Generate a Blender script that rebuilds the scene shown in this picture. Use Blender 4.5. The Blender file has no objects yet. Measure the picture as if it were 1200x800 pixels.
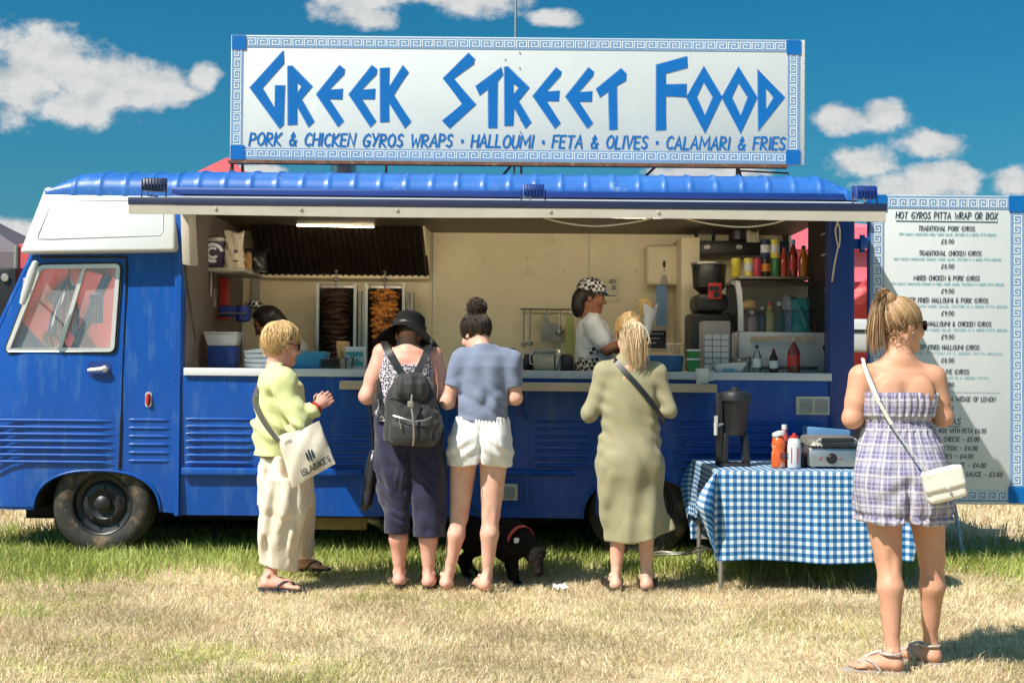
import bpy, bmesh, math, random
import numpy as np
from mathutils import Vector, Matrix
from mathutils.geometry import tessellate_polygon

random.seed(7); RNG = np.random.default_rng(7)
SC = bpy.context.scene
COL = SC.collection
R = math.radians

# ------------------------------------------------------------------ camera
FPX = 1513.0
CAMH = 1.32
CAMM = Matrix.Rotation(R(90) + math.atan(30 / FPX), 4, 'X') @ Matrix.Rotation(R(0.5), 4, 'Z')
CAMM3 = CAMM.to_3x3()
cam_d = bpy.data.cameras.new('camera')
cam_d.sensor_width = 36.0
cam_d.lens = FPX / 1200 * 36
cam_d.clip_start = 0.05
cam_d.clip_end = 3000
cam = bpy.data.objects.new('camera', cam_d)
cam.matrix_world = Matrix.Translation((0, 0, CAMH)) @ CAMM
COL.objects.link(cam)
SC.camera = cam


def P(u, v, Y):
    """photo measurement (u, v) at a real depth Y -> world point"""
    d = CAMM3 @ Vector(((u - 600) / FPX, (400 - v) / FPX, -1))
    t = Y / d.y
    return Vector((d.x * t, Y, CAMH + d.z * t))


def XZ(u, v, Y=8.8):
    p = P(u, v, Y)
    return (p.x, p.z)


# ------------------------------------------------------------------ sun and sky
SUN_DIR = Vector((1.15, 0.96, -1.76)).normalized()
sd = bpy.data.lights.new('sun', 'SUN')
sd.energy = 4.6
sd.angle = R(0.55)
sd.color = (1.0, 0.92, 0.81)
so = bpy.data.objects.new('sun', sd)
so.rotation_euler = SUN_DIR.to_track_quat('-Z', 'Y').to_euler()
so.location = (-8, -8, 12)
COL.objects.link(so)

world = bpy.data.worlds.new('World')
SC.world = world
world.use_nodes = True
wn, wl = world.node_tree.nodes, world.node_tree.links
bg = wn['Background']
bg.inputs['Strength'].default_value = 0.078
sky = wn.new('ShaderNodeTexSky')
sky.sky_type = 'NISHITA'
sky.sun_disc = False
sky.sun_elevation = math.asin(-SUN_DIR.z)
sky.sun_rotation = math.atan2(-SUN_DIR.x, -SUN_DIR.y)
sky.air_density = 1.0
sky.dust_density = 2.6
sky.ozone_density = 1.6
SC.view_settings.view_transform = 'Standard'
SC.view_settings.look = 'None'
SC.view_settings.gamma = 1.0
SC.view_settings.use_curve_mapping = False
SC.view_settings.exposure = 0.74


def wmath(op, a, b=None, c=None):
    n = wn.new('ShaderNodeMath')
    n.operation = op
    for i, s in enumerate((a, b, c)):
        if s is None:
            continue
        if isinstance(s, (int, float)):
            n.inputs[i].default_value = s
        else:
            wl.new(s, n.inputs[i])
    return n.outputs[0]


def build_sky():
    # teal-leaning summer sky with a few cumulus clouds fixed in the sky by direction
    tc = wn.new('ShaderNodeTexCoord')
    sep = wn.new('ShaderNodeSeparateXYZ')
    wl.new(tc.outputs['Generated'], sep.inputs[0])
    ysafe = wmath('MAXIMUM', sep.outputs[1], 0.02)
    U = wmath('DIVIDE', sep.outputs[0], ysafe)
    V = wmath('DIVIDE', sep.outputs[2], ysafe)
    comb = wn.new('ShaderNodeCombineXYZ')
    wl.new(U, comb.inputs[0]); wl.new(wmath('MULTIPLY', V, 1.35), comb.inputs[1])
    blobs = [(50, 72, 95, 54), (125, 92, 92, 52), (15, 96, 84, 58), (88, 126, 62, 34), (180, 100, 66, 36), (238, 92, 26, 28), (214, 110, 34, 12),
             (412, 0, 88, 34), (438, 20, 44, 20), (560, -6, 80, 30), (655, 22, 40, 16), (500, -5, 75, 18),
             (992, 138, 50, 24), (1035, 132, 50, 26), (1092, 168, 52, 22), (1006, 190, 58, 24), (1098, 208, 64, 24),
             (1190, 212, 38, 26), (1060, 220, 90, 20), (12, 270, 60, 20), (830, 202, 90, 14), (300, 200, 50, 10)]
    best = None
    for (u, v, a, b) in blobs:
        p = P(u, v, 1.0)
        u0, v0 = p.x, p.z - CAMH
        e1 = wmath('MULTIPLY', wmath('SUBTRACT', U, u0), FPX / a)
        e2 = wmath('MULTIPLY', wmath('SUBTRACT', V, v0), FPX / b)
        e = wmath('SUBTRACT', 1.0, wmath('SQRT', wmath('ADD', wmath('MULTIPLY', e1, e1), wmath('MULTIPLY', e2, e2))))
        best = e if best is None else wmath('SMOOTH_MAX', best, e, 0.15)

    def fbm(scale, detail, off, rough=0.62):
        mp = wn.new('ShaderNodeMapping')
        mp.inputs['Location'].default_value = off
        wl.new(comb.outputs[0], mp.inputs[0])
        nz = wn.new('ShaderNodeTexNoise')
        nz.inputs['Scale'].default_value = scale
        nz.inputs['Detail'].default_value = detail
        nz.inputs['Roughness'].default_value = rough
        wl.new(mp.outputs[0], nz.inputs['Vector'])
        return nz.outputs['Fac']
    f1 = fbm(24, 14, (3.1, 1.7, 0.4), 0.58)
    f2 = fbm(24, 8, (3.1 + 0.006, 1.7 - 0.012, 0.4), 0.58)
    dens = wmath('ADD', best, wmath('MULTIPLY', wmath('SUBTRACT', f1, 0.5), 2.05))
    mr = wn.new('ShaderNodeMapRange')
    mr.interpolation_type = 'SMOOTHSTEP'
    mr.inputs['From Min'].default_value = 0.078
    mr.inputs['From Max'].default_value = 0.60
    wl.new(dens, mr.inputs['Value'])
    alpha = wmath('MULTIPLY', mr.outputs[0], wmath('GREATER_THAN', sep.outputs[1], 0.02))
    lit = wmath('MULTIPLY', wmath('SUBTRACT', f1, f2), 3.6)
    shade = wmath('ADD', wmath('ADD', lit, 0.62), wmath('MULTIPLY', dens, 0.30))
    shade = wmath('MINIMUM', wmath('MAXIMUM', shade, 0.0), 1.0)
    cr = wn.new('ShaderNodeMix'); cr.data_type = 'RGBA'
    wl.new(shade, cr.inputs['Factor'])
    cr.inputs['A'].default_value = (3.9, 4.15, 4.3, 1)
    cr.inputs['B'].default_value = (5.5, 5.6, 5.55, 1)
    # sky colour grade: pull towards teal
    g = wn.new('ShaderNodeMix'); g.data_type = 'RGBA'; g.blend_type = 'MULTIPLY'
    g.inputs['Factor'].default_value = 1.0
    wl.new(sky.outputs[0], g.inputs['A'])
    g.inputs['B'].default_value = (0.34, 0.68, 0.76, 1)
    hs = wn.new('ShaderNodeHueSaturation')
    hs.inputs['Saturation'].default_value = 1.18
    hs.inputs['Value'].default_value = 1.0
    wl.new(g.outputs['Result'], hs.inputs['Color'])
    mx = wn.new('ShaderNodeMix'); mx.data_type = 'RGBA'
    wl.new(alpha, mx.inputs['Factor'])
    wl.new(hs.outputs[0], mx.inputs['A'])
    wl.new(cr.outputs['Result'], mx.inputs['B'])
    wl.new(mx.outputs['Result'], bg.inputs['Color'])


build_sky()


# ------------------------------------------------------------------ materials
def srgb(r, g, b):
    f = lambda c: (c / 255 / 12.92) if c / 255 <= 0.04045 else ((c / 255 + 0.055) / 1.055) ** 2.4
    return (f(r), f(g), f(b))


def mat(name, col, rough=0.5, metal=0.0, var=0.12, vs=6.0, bump=0.0, bs=60.0, coat=0.0, sss=0.0, stain=None, stretch=None, spec=None):
    m = bpy.data.materials.new(name)
    m.use_nodes = True
    nt = m.node_tree
    n, l = nt.nodes, nt.links
    b = n['Principled BSDF']
    b.inputs['Roughness'].default_value = rough
    b.inputs['Metallic'].default_value = metal
    if spec is not None:
        b.inputs['Specular IOR Level'].default_value = spec
    if coat:
        b.inputs['Coat Weight'].default_value = coat
        b.inputs['Coat Roughness'].default_value = 0.12
    if sss:
        b.inputs['Subsurface Weight'].default_value = sss
        b.inputs['Subsurface Radius'].default_value = (0.012, 0.004, 0.002)
        b.inputs['Subsurface Scale'].default_value = 0.5
    tc = n.new('ShaderNodeTexCoord')
    vec = tc.outputs['Object']
    if stretch:
        mp = n.new('ShaderNodeMapping')
        mp.inputs['Scale'].default_value = stretch
        l.new(vec, mp.inputs[0]); vec = mp.outputs[0]
    nz = n.new('ShaderNodeTexNoise')
    nz.inputs['Scale'].default_value = vs
    nz.inputs['Detail'].default_value = 6
    nz.inputs['Roughness'].default_value = 0.65
    l.new(vec, nz.inputs['Vector'])
    mr = n.new('ShaderNodeMapRange')
    mr.inputs['From Min'].default_value = 0.3; mr.inputs['From Max'].default_value = 0.7
    l.new(nz.outputs['Fac'], mr.inputs['Value'])
    mx = n.new('ShaderNodeMix'); mx.data_type = 'RGBA'
    mx.inputs['A'].default_value = tuple(c * (1 - var) for c in col) + (1,)
    mx.inputs['B'].default_value = tuple(min(1, c * (1 + var)) for c in col) + (1,)
    l.new(mr.outputs[0], mx.inputs['Factor'])
    out = mx.outputs['Result']
    if stain:   # (colour, noise scale, threshold, softness)
        sc, ss, th, sf = stain
        n2 = n.new('ShaderNodeTexNoise'); n2.inputs['Scale'].default_value = ss; n2.inputs['Detail'].default_value = 8
        n2.inputs['Roughness'].default_value = 0.7
        l.new(vec, n2.inputs['Vector'])
        m2 = n.new('ShaderNodeMapRange'); m2.inputs['From Min'].default_value = th; m2.inputs['From Max'].default_value = th + sf
        l.new(n2.outputs['Fac'], m2.inputs['Value'])
        x2 = n.new('ShaderNodeMix'); x2.data_type = 'RGBA'
        l.new(m2.outputs[0], x2.inputs['Factor']); l.new(out, x2.inputs['A'])
        x2.inputs['B'].default_value = tuple(sc) + (1,)
        out = x2.outputs['Result']
    l.new(out, b.inputs['Base Color'])
    rr = n.new('ShaderNodeMapRange')
    rr.inputs['To Min'].default_value = max(0.02, rough * 0.85); rr.inputs['To Max'].default_value = min(1, rough * 1.18)
    l.new(nz.outputs['Fac'], rr.inputs['Value'])
    l.new(rr.outputs[0], b.inputs['Roughness'])
    if bump:
        n3 = n.new('ShaderNodeTexNoise'); n3.inputs['Scale'].default_value = bs; n3.inputs['Detail'].default_value = 4
        l.new(vec, n3.inputs['Vector'])
        bp = n.new('ShaderNodeBump'); bp.inputs['Strength'].default_value = bump; bp.inputs['Distance'].default_value = 0.01
        l.new(n3.outputs['Fac'], bp.inputs['Height'])
        l.new(bp.outputs[0], b.inputs['Normal'])
    return m


def glass_mat(name, tint=(0.9, 0.95, 0.95), refl=1.0, haze=0.0):
    m = bpy.data.materials.new(name); m.use_nodes = True
    n, l = m.node_tree.nodes, m.node_tree.links
    n.remove(n['Principled BSDF'])
    o = n['Material Output']
    tr = n.new('ShaderNodeBsdfTransparent'); tr.inputs[0].default_value = tuple(tint) + (1,)
    gl = n.new('ShaderNodeBsdfGlossy'); gl.inputs['Roughness'].default_value = 0.03
    fr = n.new('ShaderNodeFresnel'); fr.inputs[0].default_value = 1.5
    mu = n.new('ShaderNodeMath'); mu.operation = 'MULTIPLY'; mu.inputs[1].default_value = refl
    l.new(fr.outputs[0], mu.inputs[0])
    mx = n.new('ShaderNodeMixShader')
    l.new(mu.outputs[0], mx.inputs[0]); l.new(tr.outputs[0], mx.inputs[1]); l.new(gl.outputs[0], mx.inputs[2])
    out = mx.outputs[0]
    if haze:
        df = n.new('ShaderNodeBsdfDiffuse'); df.inputs[0].default_value = (0.8, 0.8, 0.78, 1)
        m2 = n.new('ShaderNodeMixShader'); m2.inputs[0].default_value = haze
        l.new(out, m2.inputs[1]); l.new(df.outputs[0], m2.inputs[2]); out = m2.outputs[0]
    l.new(out, o.inputs['Surface'])
    return m


# ------------------------------------------------------------------ mesh builder
class MB:
    def __init__(s):
        s.bm = bmesh.new()

    def box(s, x0, x1, y0, y1, z0, z1, bev=0.0, M=None, seg=2):
        b = bmesh.new() if bev else s.bm
        vs = [b.verts.new((x, y, z)) for x in (x0, x1) for y in (y0, y1) for z in (z0, z1)]
        fs = [(0, 1, 3, 2), (4, 6, 7, 5), (0, 4, 5, 1), (2, 3, 7, 6), (0, 2, 6, 4), (1, 5, 7, 3)]
        for f in fs:
            b.faces.new([vs[i] for i in f])
        if bev:
            bmesh.ops.bevel(b, geom=list(b.edges), offset=bev, segments=seg, profile=0.5, affect='EDGES')
            s._merge(b, M)
        elif M is not None:
            for v in vs:
                v.co = M @ v.co
        return s

    def _merge(s, b, M=None):
        mp = {}
        for v in b.verts:
            mp[v] = s.bm.verts.new(M @ v.co if M is not None else v.co)
        for f in b.faces:
            try:
                s.bm.faces.new([mp[v] for v in f.verts])
            except ValueError:
                pass
        b.free()

    def hexa(s, pts, bev=0.0, seg=2):
        """8 points: 4 bottom (ccw) then 4 top"""
        b = bmesh.new()
        vs = [b.verts.new(p) for p in pts]
        for f in ((3, 2, 1, 0), (4, 5, 6, 7), (0, 1, 5, 4), (1, 2, 6, 5), (2, 3, 7, 6), (3, 0, 4, 7)):
            b.faces.new([vs[i] for i in f])
        if bev:
            bmesh.ops.bevel(b, geom=list(b.edges), offset=bev, segments=seg, profile=0.5, affect='EDGES')
        s._merge(b)
        return s

    def ring(s, c, ax, r, n, ph=0.0, flat=None):
        ax = ax.normalized()
        t = Vector((0, 0, 1)) if abs(ax.z) < 0.9 else Vector((1, 0, 0))
        a = ax.cross(t).normalized(); b = ax.cross(a).normalized()
        if isinstance(r, (int, float)):
            r = (r, r)
        return [s.bm.verts.new(c + a * (math.cos(ph + 2 * math.pi * i / n) * r[0]) + b * (math.sin(ph + 2 * math.pi * i / n) * r[1])) for i in range(n)]

    def _skin(s, rings, cap=True):
        for A, B in zip(rings, rings[1:]):
            n = len(A)
            for i in range(n):
                s.bm.faces.new((A[i], A[(i + 1) % n], B[(i + 1) % n], B[i]))
        if cap:
            try:
                s.bm.faces.new(rings[0]); s.bm.faces.new(rings[-1])
            except ValueError:
                pass

    def cyl(s, p0, p1, r0, r1=None, n=16, cap=True):
        p0, p1 = Vector(p0), Vector(p1)
        r1 = r0 if r1 is None else r1
        s._skin([s.ring(p0, p1 - p0, r0, n), s.ring(p1, p1 - p0, r1, n)], cap)
        return s

    def tube(s, pts, r, n=8, cap=True):
        pts = [Vector(p) for p in pts]
        rs = r if isinstance(r, (list, tuple)) else [r] * len(pts)
        rings = []
        # parallel transport
        T = [(pts[min(i + 1, len(pts) - 1)] - pts[max(i - 1, 0)]).normalized() for i in range(len(pts))]
        t0 = Vector((0, 0, 1)) if abs(T[0].z) < 0.9 else Vector((1, 0, 0))
        a = T[0].cross(t0).normalized()
        for i, p in enumerate(pts):
            a = (a - T[i] * a.dot(T[i])).normalized()
            b = T[i].cross(a)
            rings.append([s.bm.verts.new(p + a * (math.cos(2 * math.pi * k / n) * rs[i]) + b * (math.sin(2 * math.pi * k / n) * rs[i])) for k in range(n)])
        s._skin(rings, cap)
        return s

    def lathe(s, c, prof, n=24, M=None, cap=True, sx=1, sy=1):
        """prof: (r, z) list, axis local z; M a 4x4 placing it"""
        c = Vector(c)
        rings = []
        for r, z in prof:
            rg = []
            for i in range(n):
                p = Vector((math.cos(2 * math.pi * i / n) * r * sx, math.sin(2 * math.pi * i / n) * r * sy, z))
                if M is not None:
                    p = M @ p
                rg.append(s.bm.verts.new(c + p))
            rings.append(rg)
        s._skin(rings, cap)
        return s

    def plate(s, pts, y0, t, holes=(), plane='xz', bev=0.0):
        """flat outline (x, z) extruded from y0 to y0+t"""
        b = bmesh.new()
        loops = [list(pts)] + [list(h) for h in holes]

        def mk(p, d):
            if plane == 'xz':
                return Vector((p[0], d, p[1]))
            if plane == 'yz':
                return Vector((d, p[0], p[1]))
            return Vector((p[0], p[1], d))
        fr, bk = [], []
        for lp in loops:
            fr.append([b.verts.new(mk(p, y0)) for p in lp]); bk.append([b.verts.new(mk(p, y0 + t)) for p in lp])
        if len(loops) == 1:
            b.faces.new(fr[0]); b.faces.new(bk[0][::-1])
        else:
            tri = tessellate_polygon([[Vector((p[0], p[1], 0)) for p in lp] for lp in loops])
            F = [v for q in fr for v in q]; B = [v for q in bk for v in q]
            for t3 in tri:
                try:
                    b.faces.new([F[i] for i in t3]); b.faces.new([B[i] for i in t3][::-1])
                except ValueError:
                    pass
        for a, c in zip(fr, bk):
            n = len(a)
            for i in range(n):
                b.faces.new((a[i], c[i], c[(i + 1) % n], a[(i + 1) % n]))
        bmesh.ops.recalc_face_normals(b, faces=list(b.faces))
        if bev and len(loops) == 1:
            es = [e for e in b.edges if len(e.link_faces) == 2 and e.calc_face_angle(0) > 0.6 and abs((e.verts[0].co - e.verts[1].co)[1 if plane == 'xz' else (0 if plane == 'yz' else 2)]) < 1e-6]
            bmesh.ops.bevel(b, geom=es, offset=bev, segments=2, profile=0.5, affect='EDGES')
        s._merge(b)
        return s

    def ribbon(s, pts, w, y, map3, closed=False):
        """flat brush stroke: polyline pts in 2-D, width w; map3(x, z, y) -> 3-D"""
        pts = [Vector((p[0], p[1])) for p in pts]
        n = len(pts)
        L, Rr = [], []
        for i in range(n):
            a = pts[max(i - 1, 0)]; b = pts[i]; c = pts[min(i + 1, n - 1)]
            d1 = (b - a); d2 = (c - b)
            if d1.length < 1e-9: d1 = d2
            if d2.length < 1e-9: d2 = d1
            d1 = d1.normalized(); d2 = d2.normalized()
            n1 = Vector((-d1.y, d1.x)); n2 = Vector((-d2.y, d2.x))
            m = n1 + n2
            if m.length < 0.2: m = n1
            m = m.normalized()
            k = 1 / max(0.45, m.dot(n1))
            e = Vector((0, 0))
            if i == 0: e = -d2 * w * 0.35
            if i == n - 1: e = d1 * w * 0.35
            L.append(s.bm.verts.new(map3(*(b + e + m * (w / 2 * k)), y - i * .00013))); Rr.append(s.bm.verts.new(map3(*(b + e - m * (w / 2 * k)), y - i * .00013)))
        for i in range(n - 1):
            s.bm.faces.new((L[i], Rr[i], Rr[i + 1], L[i + 1]))
        return s

    def xform(s, M):
        for v in s.bm.verts:
            v.co = M @ v.co
        return s

    def slice(s, axis, levels):
        no = Vector((axis == 'x', axis == 'y', axis == 'z'))
        for q in levels:
            bmesh.ops.bisect_plane(s.bm, geom=list(s.bm.verts) + list(s.bm.edges) + list(s.bm.faces), plane_co=no * q, plane_no=no)
        return s

    def warp(s, fn):
        for v in s.bm.verts:
            v.co = Vector(fn(*v.co))
        return s

    def build(s, name, m, parent=None, ang=35, recalc=True, loc=None):
        me = bpy.data.meshes.new(name)
        if recalc:
            bmesh.ops.recalc_face_normals(s.bm, faces=list(s.bm.faces))
        if loc is not None:
            for v in s.bm.verts:
                v.co -= loc
        s.bm.to_mesh(me); s.bm.free()
        return link(name, me, m, parent, ang, loc)


def link(name, me, m, parent=None, ang=35, loc=None):
    if ang:
        me.polygons.foreach_set('use_smooth', [True] * len(me.polygons))
        if ang < 180:
            me.set_sharp_from_angle(angle=R(ang))
    for k in (m if isinstance(m, (list, tuple)) else [m]):
        me.materials.append(k)
    o = bpy.data.objects.new(name, me)
    COL.objects.link(o)
    if loc is not None:
        o.location = loc
    if parent is not None:
        o.parent = parent
        # parts are written in world coordinates; the empty only carries a location
        root = parent
        off = Vector((0, 0, 0))
        while root is not None:
            off += root.location; root = root.parent
        if loc is None:
            for v in me.vertices:
                v.co -= off
        else:
            o.location = Vector(loc) - off
    me.update()
    return o


def thing(name, label, cat, loc=(0, 0, 0), group=None):
    o = bpy.data.objects.new(name, None)
    o.empty_display_size = 0.1
    COL.objects.link(o)
    o.location = loc
    return tag(o, label, cat, group)


def tag(o, label, cat, group=None, kind=None):
    if label: o['label'] = label
    if cat: o['category'] = cat
    if group: o['group'] = group
    if kind: o['kind'] = kind
    return o


def rrect(x0, x1, z0, z1, r, n=5):
    pts = []
    for cx, cz, a0 in ((x1 - r, z1 - r, 0), (x0 + r, z1 - r, 90), (x0 + r, z0 + r, 180), (x1 - r, z0 + r, 270)):
        for i in range(n + 1):
            a = R(a0 + 90 * i / n)
            pts.append((cx + r * math.cos(a), cz + r * math.sin(a)))
    return pts


def rpoly(pts, r, n=5):
    """round the corners of a polygon"""
    out = []
    N = len(pts)
    for i in range(N):
        a, b, c = Vector(pts[i - 1]), Vector(pts[i]), Vector(pts[(i + 1) % N])
        p = b + (a - b).normalized() * r; q = b + (c - b).normalized() * r
        for k in range(n + 1):
            t = k / n
            out.append(tuple(p * (1 - t) ** 2 + b * (2 * t * (1 - t)) + q * t * t))
    return out


# ------------------------------------------------------------------ hand-lettered stroke font
FONT = {
 ' ': (.38, ""), 'A': (.62, "0,0 .31,1 .62,0|.12,.36 .52,.36"), 'B': (.52, "0,0 0,1 .36,.96 .45,.76 .34,.56 .02,.53|.34,.56 .52,.34 .45,.08 0,0"),
 'C': (.54, ".54,.86 .36,1 .13,.86 0,.5 .1,.14 .32,0 .54,.12"), 'D': (.58, "0,0 0,1 .34,.92 .58,.55 .44,.14 0,0"),
 'E': (.46, ".46,1 0,.98 0,.02 .46,0|0,.52 .38,.53"), 'F': (.46, ".48,1 0,.97 0,0|0,.53 .38,.54"),
 'G': (.58, ".55,.86 .36,1 .12,.82 0,.45 .12,.1 .35,0 .56,.12 .58,.42 .33,.42"), 'H': (.55, "0,0 0,1|.55,0 .55,1|0,.5 .55,.52"),
 'I': (.1, ".05,0 .05,1"), 'J': (.42, ".4,1 .4,.2 .22,0 0,.16"), 'K': (.55, "0,0 0,1|.52,1 .02,.45 .55,0"), 'L': (.44, "0,1 0,0 .44,.02"),
 'M': (.84, "0,0 .05,1 .42,.30 .79,1 .84,0"), 'N': (.58, "0,0 .02,1 .56,0 .58,1"), 'O': (.64, ".34,1 .1,.84 0,.48 .12,.12 .34,0 .56,.15 .64,.52 .54,.86 .34,1"),
 'P': (.5, "0,0 0,1 .36,.96 .5,.74 .38,.52 .02,.44"), 'Q': (.64, ".34,1 .1,.84 0,.48 .12,.12 .34,0 .56,.15 .64,.52 .54,.86 .34,1|.4,.25 .66,-.05"),
 'R': (.54, "0,0 0,1 .36,.96 .48,.75 .36,.54 .02,.46 .54,0"), 'S': (.48, ".46,.88 .28,1 .06,.86 .08,.62 .4,.42 .46,.18 .26,0 0,.12"),
 'T': (.56, "0,.98 .56,1|.28,.98 .28,0"), 'U': (.56, "0,1 .02,.25 .16,.02 .38,.02 .52,.22 .56,1"), 'V': (.58, "0,1 .28,0 .58,1"),
 'W': (.8, "0,1 .18,0 .4,.66 .62,0 .8,1"), 'X': (.56, "0,1 .56,0|.56,1 0,0"), 'Y': (.56, "0,1 .28,.5|.56,1 .2,0"), 'Z': (.52, "0,1 .52,1 0,0 .52,0"),
 '0': (.5, ".26,1 .06,.82 0,.46 .1,.1 .26,0 .42,.14 .5,.52 .42,.86 .26,1"), '1': (.2, "0,.82 .16,1 .16,0"), '2': (.5, "0,.8 .2,1 .44,.86 .42,.6 0,0 .5,0"),
 '3': (.46, "0,.94 .3,1 .42,.8 .18,.55 .44,.4 .42,.1 .18,0 0,.1"), '4': (.52, ".4,0 .4,1 0,.34 .52,.34"), '5': (.48, ".46,1 .08,.98 .04,.58 .34,.6 .46,.34 .34,.06 0,.04"),
 '6': (.48, ".4,.98 .12,.7 0,.3 .16,.02 .4,.08 .46,.32 .3,.5 .02,.32"), '7': (.48, "0,1 .48,1 .14,0"), '8': (.48, ".24,.54 .06,.74 .24,1 .42,.76 .04,.26 .22,0 .46,.22 .24,.54"),
 '9': (.46, ".44,.66 .2,.52 .02,.72 .2,1 .42,.9 .44,.6 .3,0"), '£': (.52, ".5,.86 .34,1 .18,.86 .2,.3 .04,0 .52,.04|.02,.46 .38,.48"),
 '&': (.66, ".64,.0 .14,.74 .28,1 .42,.8 .06,.34 .14,.04 .4,.04 .62,.42"), '-': (.36, "0,.46 .36,.48"), '.': (.1, ".03,.0 .07,.03"), ',': (.12, ".08,.08 .02,-.14"),
 '*': (.24, ".11,.48 .13,.48"), '(': (.2, ".18,1.05 .02,.5 .18,-.1"), ')': (.2, ".02,1.05 .18,.5 .02,-.1"), '~': (.5, "0,.45 .32,.45"), '!': (.1, ".05,1 .05,.3|.05,.04 .05,0"),
}


def text_width(s, gap=.2):
    return sum(FONT[c][0] + gap for c in s) - gap


def write(mb, s, x0, z0, h, y, w=None, stroke=.13, shear=.1, gap=.2, width=None, center=None, map3=None, seed=0, dy=0.00017):
    """letter a string into the mesh builder; x0 left (or center), z0 baseline"""
    map3 = map3 or (lambda x, z, yy: Vector((x, yy, z)))
    tw = text_width(s, gap)
    sx = (width / tw / h) if width else 1.0
    if center is not None:
        x0 = center - tw * h * sx / 2
    rr = random.Random(seed + len(s))
    x = 0.0; k = 0
    for c in s:
        gw, st = FONT[c]
        jz = rr.uniform(-.03, .03); jr = rr.uniform(-.03, .03)
        for part in st.split('|'):
            if not part: continue
            pts = [tuple(map(float, q.split(','))) for q in part.split()]
            pp = [(x0 + (x + px + (shear + jr) * pz) * h * sx, z0 + (pz + jz) * h) for px, pz in pts]
            mb.ribbon(pp, stroke * h * (1.9 if c == '*' else 1), y - dy * (k % 7), map3); k += 1
        x += gw + gap
    return mb


KEY = [(0, .04), (0, .96), (.84, .96), (.84, .14), (.26, .14), (.26, .66), (.56, .66), (.56, .42)]


def greek_key(mb, x0, z0, length, height, y, vertical=False, sw=.1, n=None, flip=False):
    n = n or max(1, round(length / height))
    stp = length / n
    for i in range(n):
        pts = []
        for a, b in KEY:
            if flip: b = 1 - b
            if vertical:
                pts.append((x0 + b * height, z0 + (i + .08 + a) * stp))
            else:
                pts.append((x0 + (i + .08 + a) * stp, z0 + b * height))
        mb.ribbon(pts, sw * height, y - 0.0001 * (i % 2), lambda x, z, yy: Vector((x, yy, z)))
    return mb
# ------------------------------------------------------------------ colours
M = {}
M['blue'] = mat('blue_paint', (0.004, 0.066, 0.33), 0.34, var=.10, vs=2.2, coat=.08, spec=.3, bump=.03, bs=6, stain=((0.045, .125, .34), 6, .52, .22), stretch=(2.2, 2.2, .45))
M['roofblue_sunlit'] = mat('roof_blue_paint_sunlit', (0.022, 0.12, 0.42), 0.42, var=.16, vs=3, coat=.08, stain=((.22, .36, .58), 7, .60, .2))  # body blue with sun and sky shine put into the colour
M['darkblue'] = mat('dark_blue_paint', (0.008, 0.035, 0.20), 0.4, var=.1, vs=5)
M['navy'] = mat('navy_trim', (0.012, 0.018, 0.06), 0.45, var=.15, vs=8)
M['white'] = mat('white_paint', (0.48, 0.50, 0.51), 0.35, var=.03, vs=3, coat=.15, stain=((.58, .56, .52), 5, .64, .2))
M['cream'] = mat('cream_trim', (0.42, 0.385, 0.335), 0.5, var=.08, vs=6, stain=((.30, .19, .10), 14, .66, .08))
M['counter'] = mat('counter_white', (0.54, 0.56, 0.58), 0.35, var=.06, vs=6, stain=((.35, .33, .3), 20, .66, .1))
M['wall_in'] = mat('stained_inner_wall', (0.90, 0.78, 0.53), 0.40, var=.07, vs=2.0, bump=.05, bs=3, stain=((.66, .52, .30), 3.2, .57, .25))
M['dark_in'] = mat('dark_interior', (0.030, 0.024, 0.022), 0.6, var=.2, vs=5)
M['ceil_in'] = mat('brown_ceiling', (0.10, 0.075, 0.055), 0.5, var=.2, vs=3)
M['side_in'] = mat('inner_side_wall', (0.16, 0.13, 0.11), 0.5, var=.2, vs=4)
M['steel'] = mat('brushed_steel', (0.50, 0.48, 0.45), 0.33, metal=.9, var=.1, vs=12, stretch=(1, 1, 8))
M['steel_dull'] = mat('dull_steel', (0.34, 0.32, 0.29), 0.45, metal=.7, var=.2, vs=12)
M['chrome'] = mat('chrome_frame', (0.60, 0.59, 0.57), 0.28, metal=.35, var=.05)
M['rubber'] = mat('black_rubber', (0.014, 0.013, 0.013), 0.6, var=.2)
M['black'] = mat('black_plastic', (0.014, 0.013, 0.014), 0.38, var=.25, vs=10)
M['charcoal'] = mat('charcoal_plastic', (0.016, 0.016, 0.018), 0.42, var=.2, vs=10)
M['underbody'] = mat('underbody', (0.012, 0.010, 0.009), 0.8, var=.3)
M['ochre'] = mat('ochre_rail', (0.26, 0.17, 0.06), 0.6, var=.3, vs=10)
M['tyre'] = mat('muddy_tyre', (0.028, 0.025, 0.022), 0.75, var=.3, vs=12, bump=.2, bs=40, stain=((.20, .14, .085), 6, .56, .16))
M['rim'] = mat('black_wheel', (0.014, 0.014, 0.017), 0.42, var=.3, vs=10, stain=((.06, .055, .05), 12, .6, .1))
M['signwhite'] = mat('sign_white', (0.49, 0.525, 0.545), 0.5, var=.03, vs=2, stain=((.62, .63, .61), 4, .6, .2))
M['signblue'] = mat('sign_blue', (0.003, 0.115, 0.38), 0.65, spec=.15, var=.06, vs=5)
M['signedge'] = mat('sign_letter_edge', (0.10, 0.22, 0.46), 0.5, var=.06, vs=5)
M['border'] = mat('border_greyblue', (0.15, 0.26, 0.44), 0.5, var=.06, vs=4)
M['keywhite'] = mat('key_white', (0.66, 0.70, 0.74), 0.5, var=.03)
M['ink'] = mat('dark_ink', (0.018, 0.03, 0.055), 0.6, var=.1)
M['teal_ink'] = mat('teal_ink', (0.10, 0.32, 0.38), 0.6, var=.05)
M['rust'] = mat('rusty_angle_iron', (0.13, 0.05, 0.025), 0.7, var=.4, vs=15, stain=((.28, .17, .10), 20, .55, .1))
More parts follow.
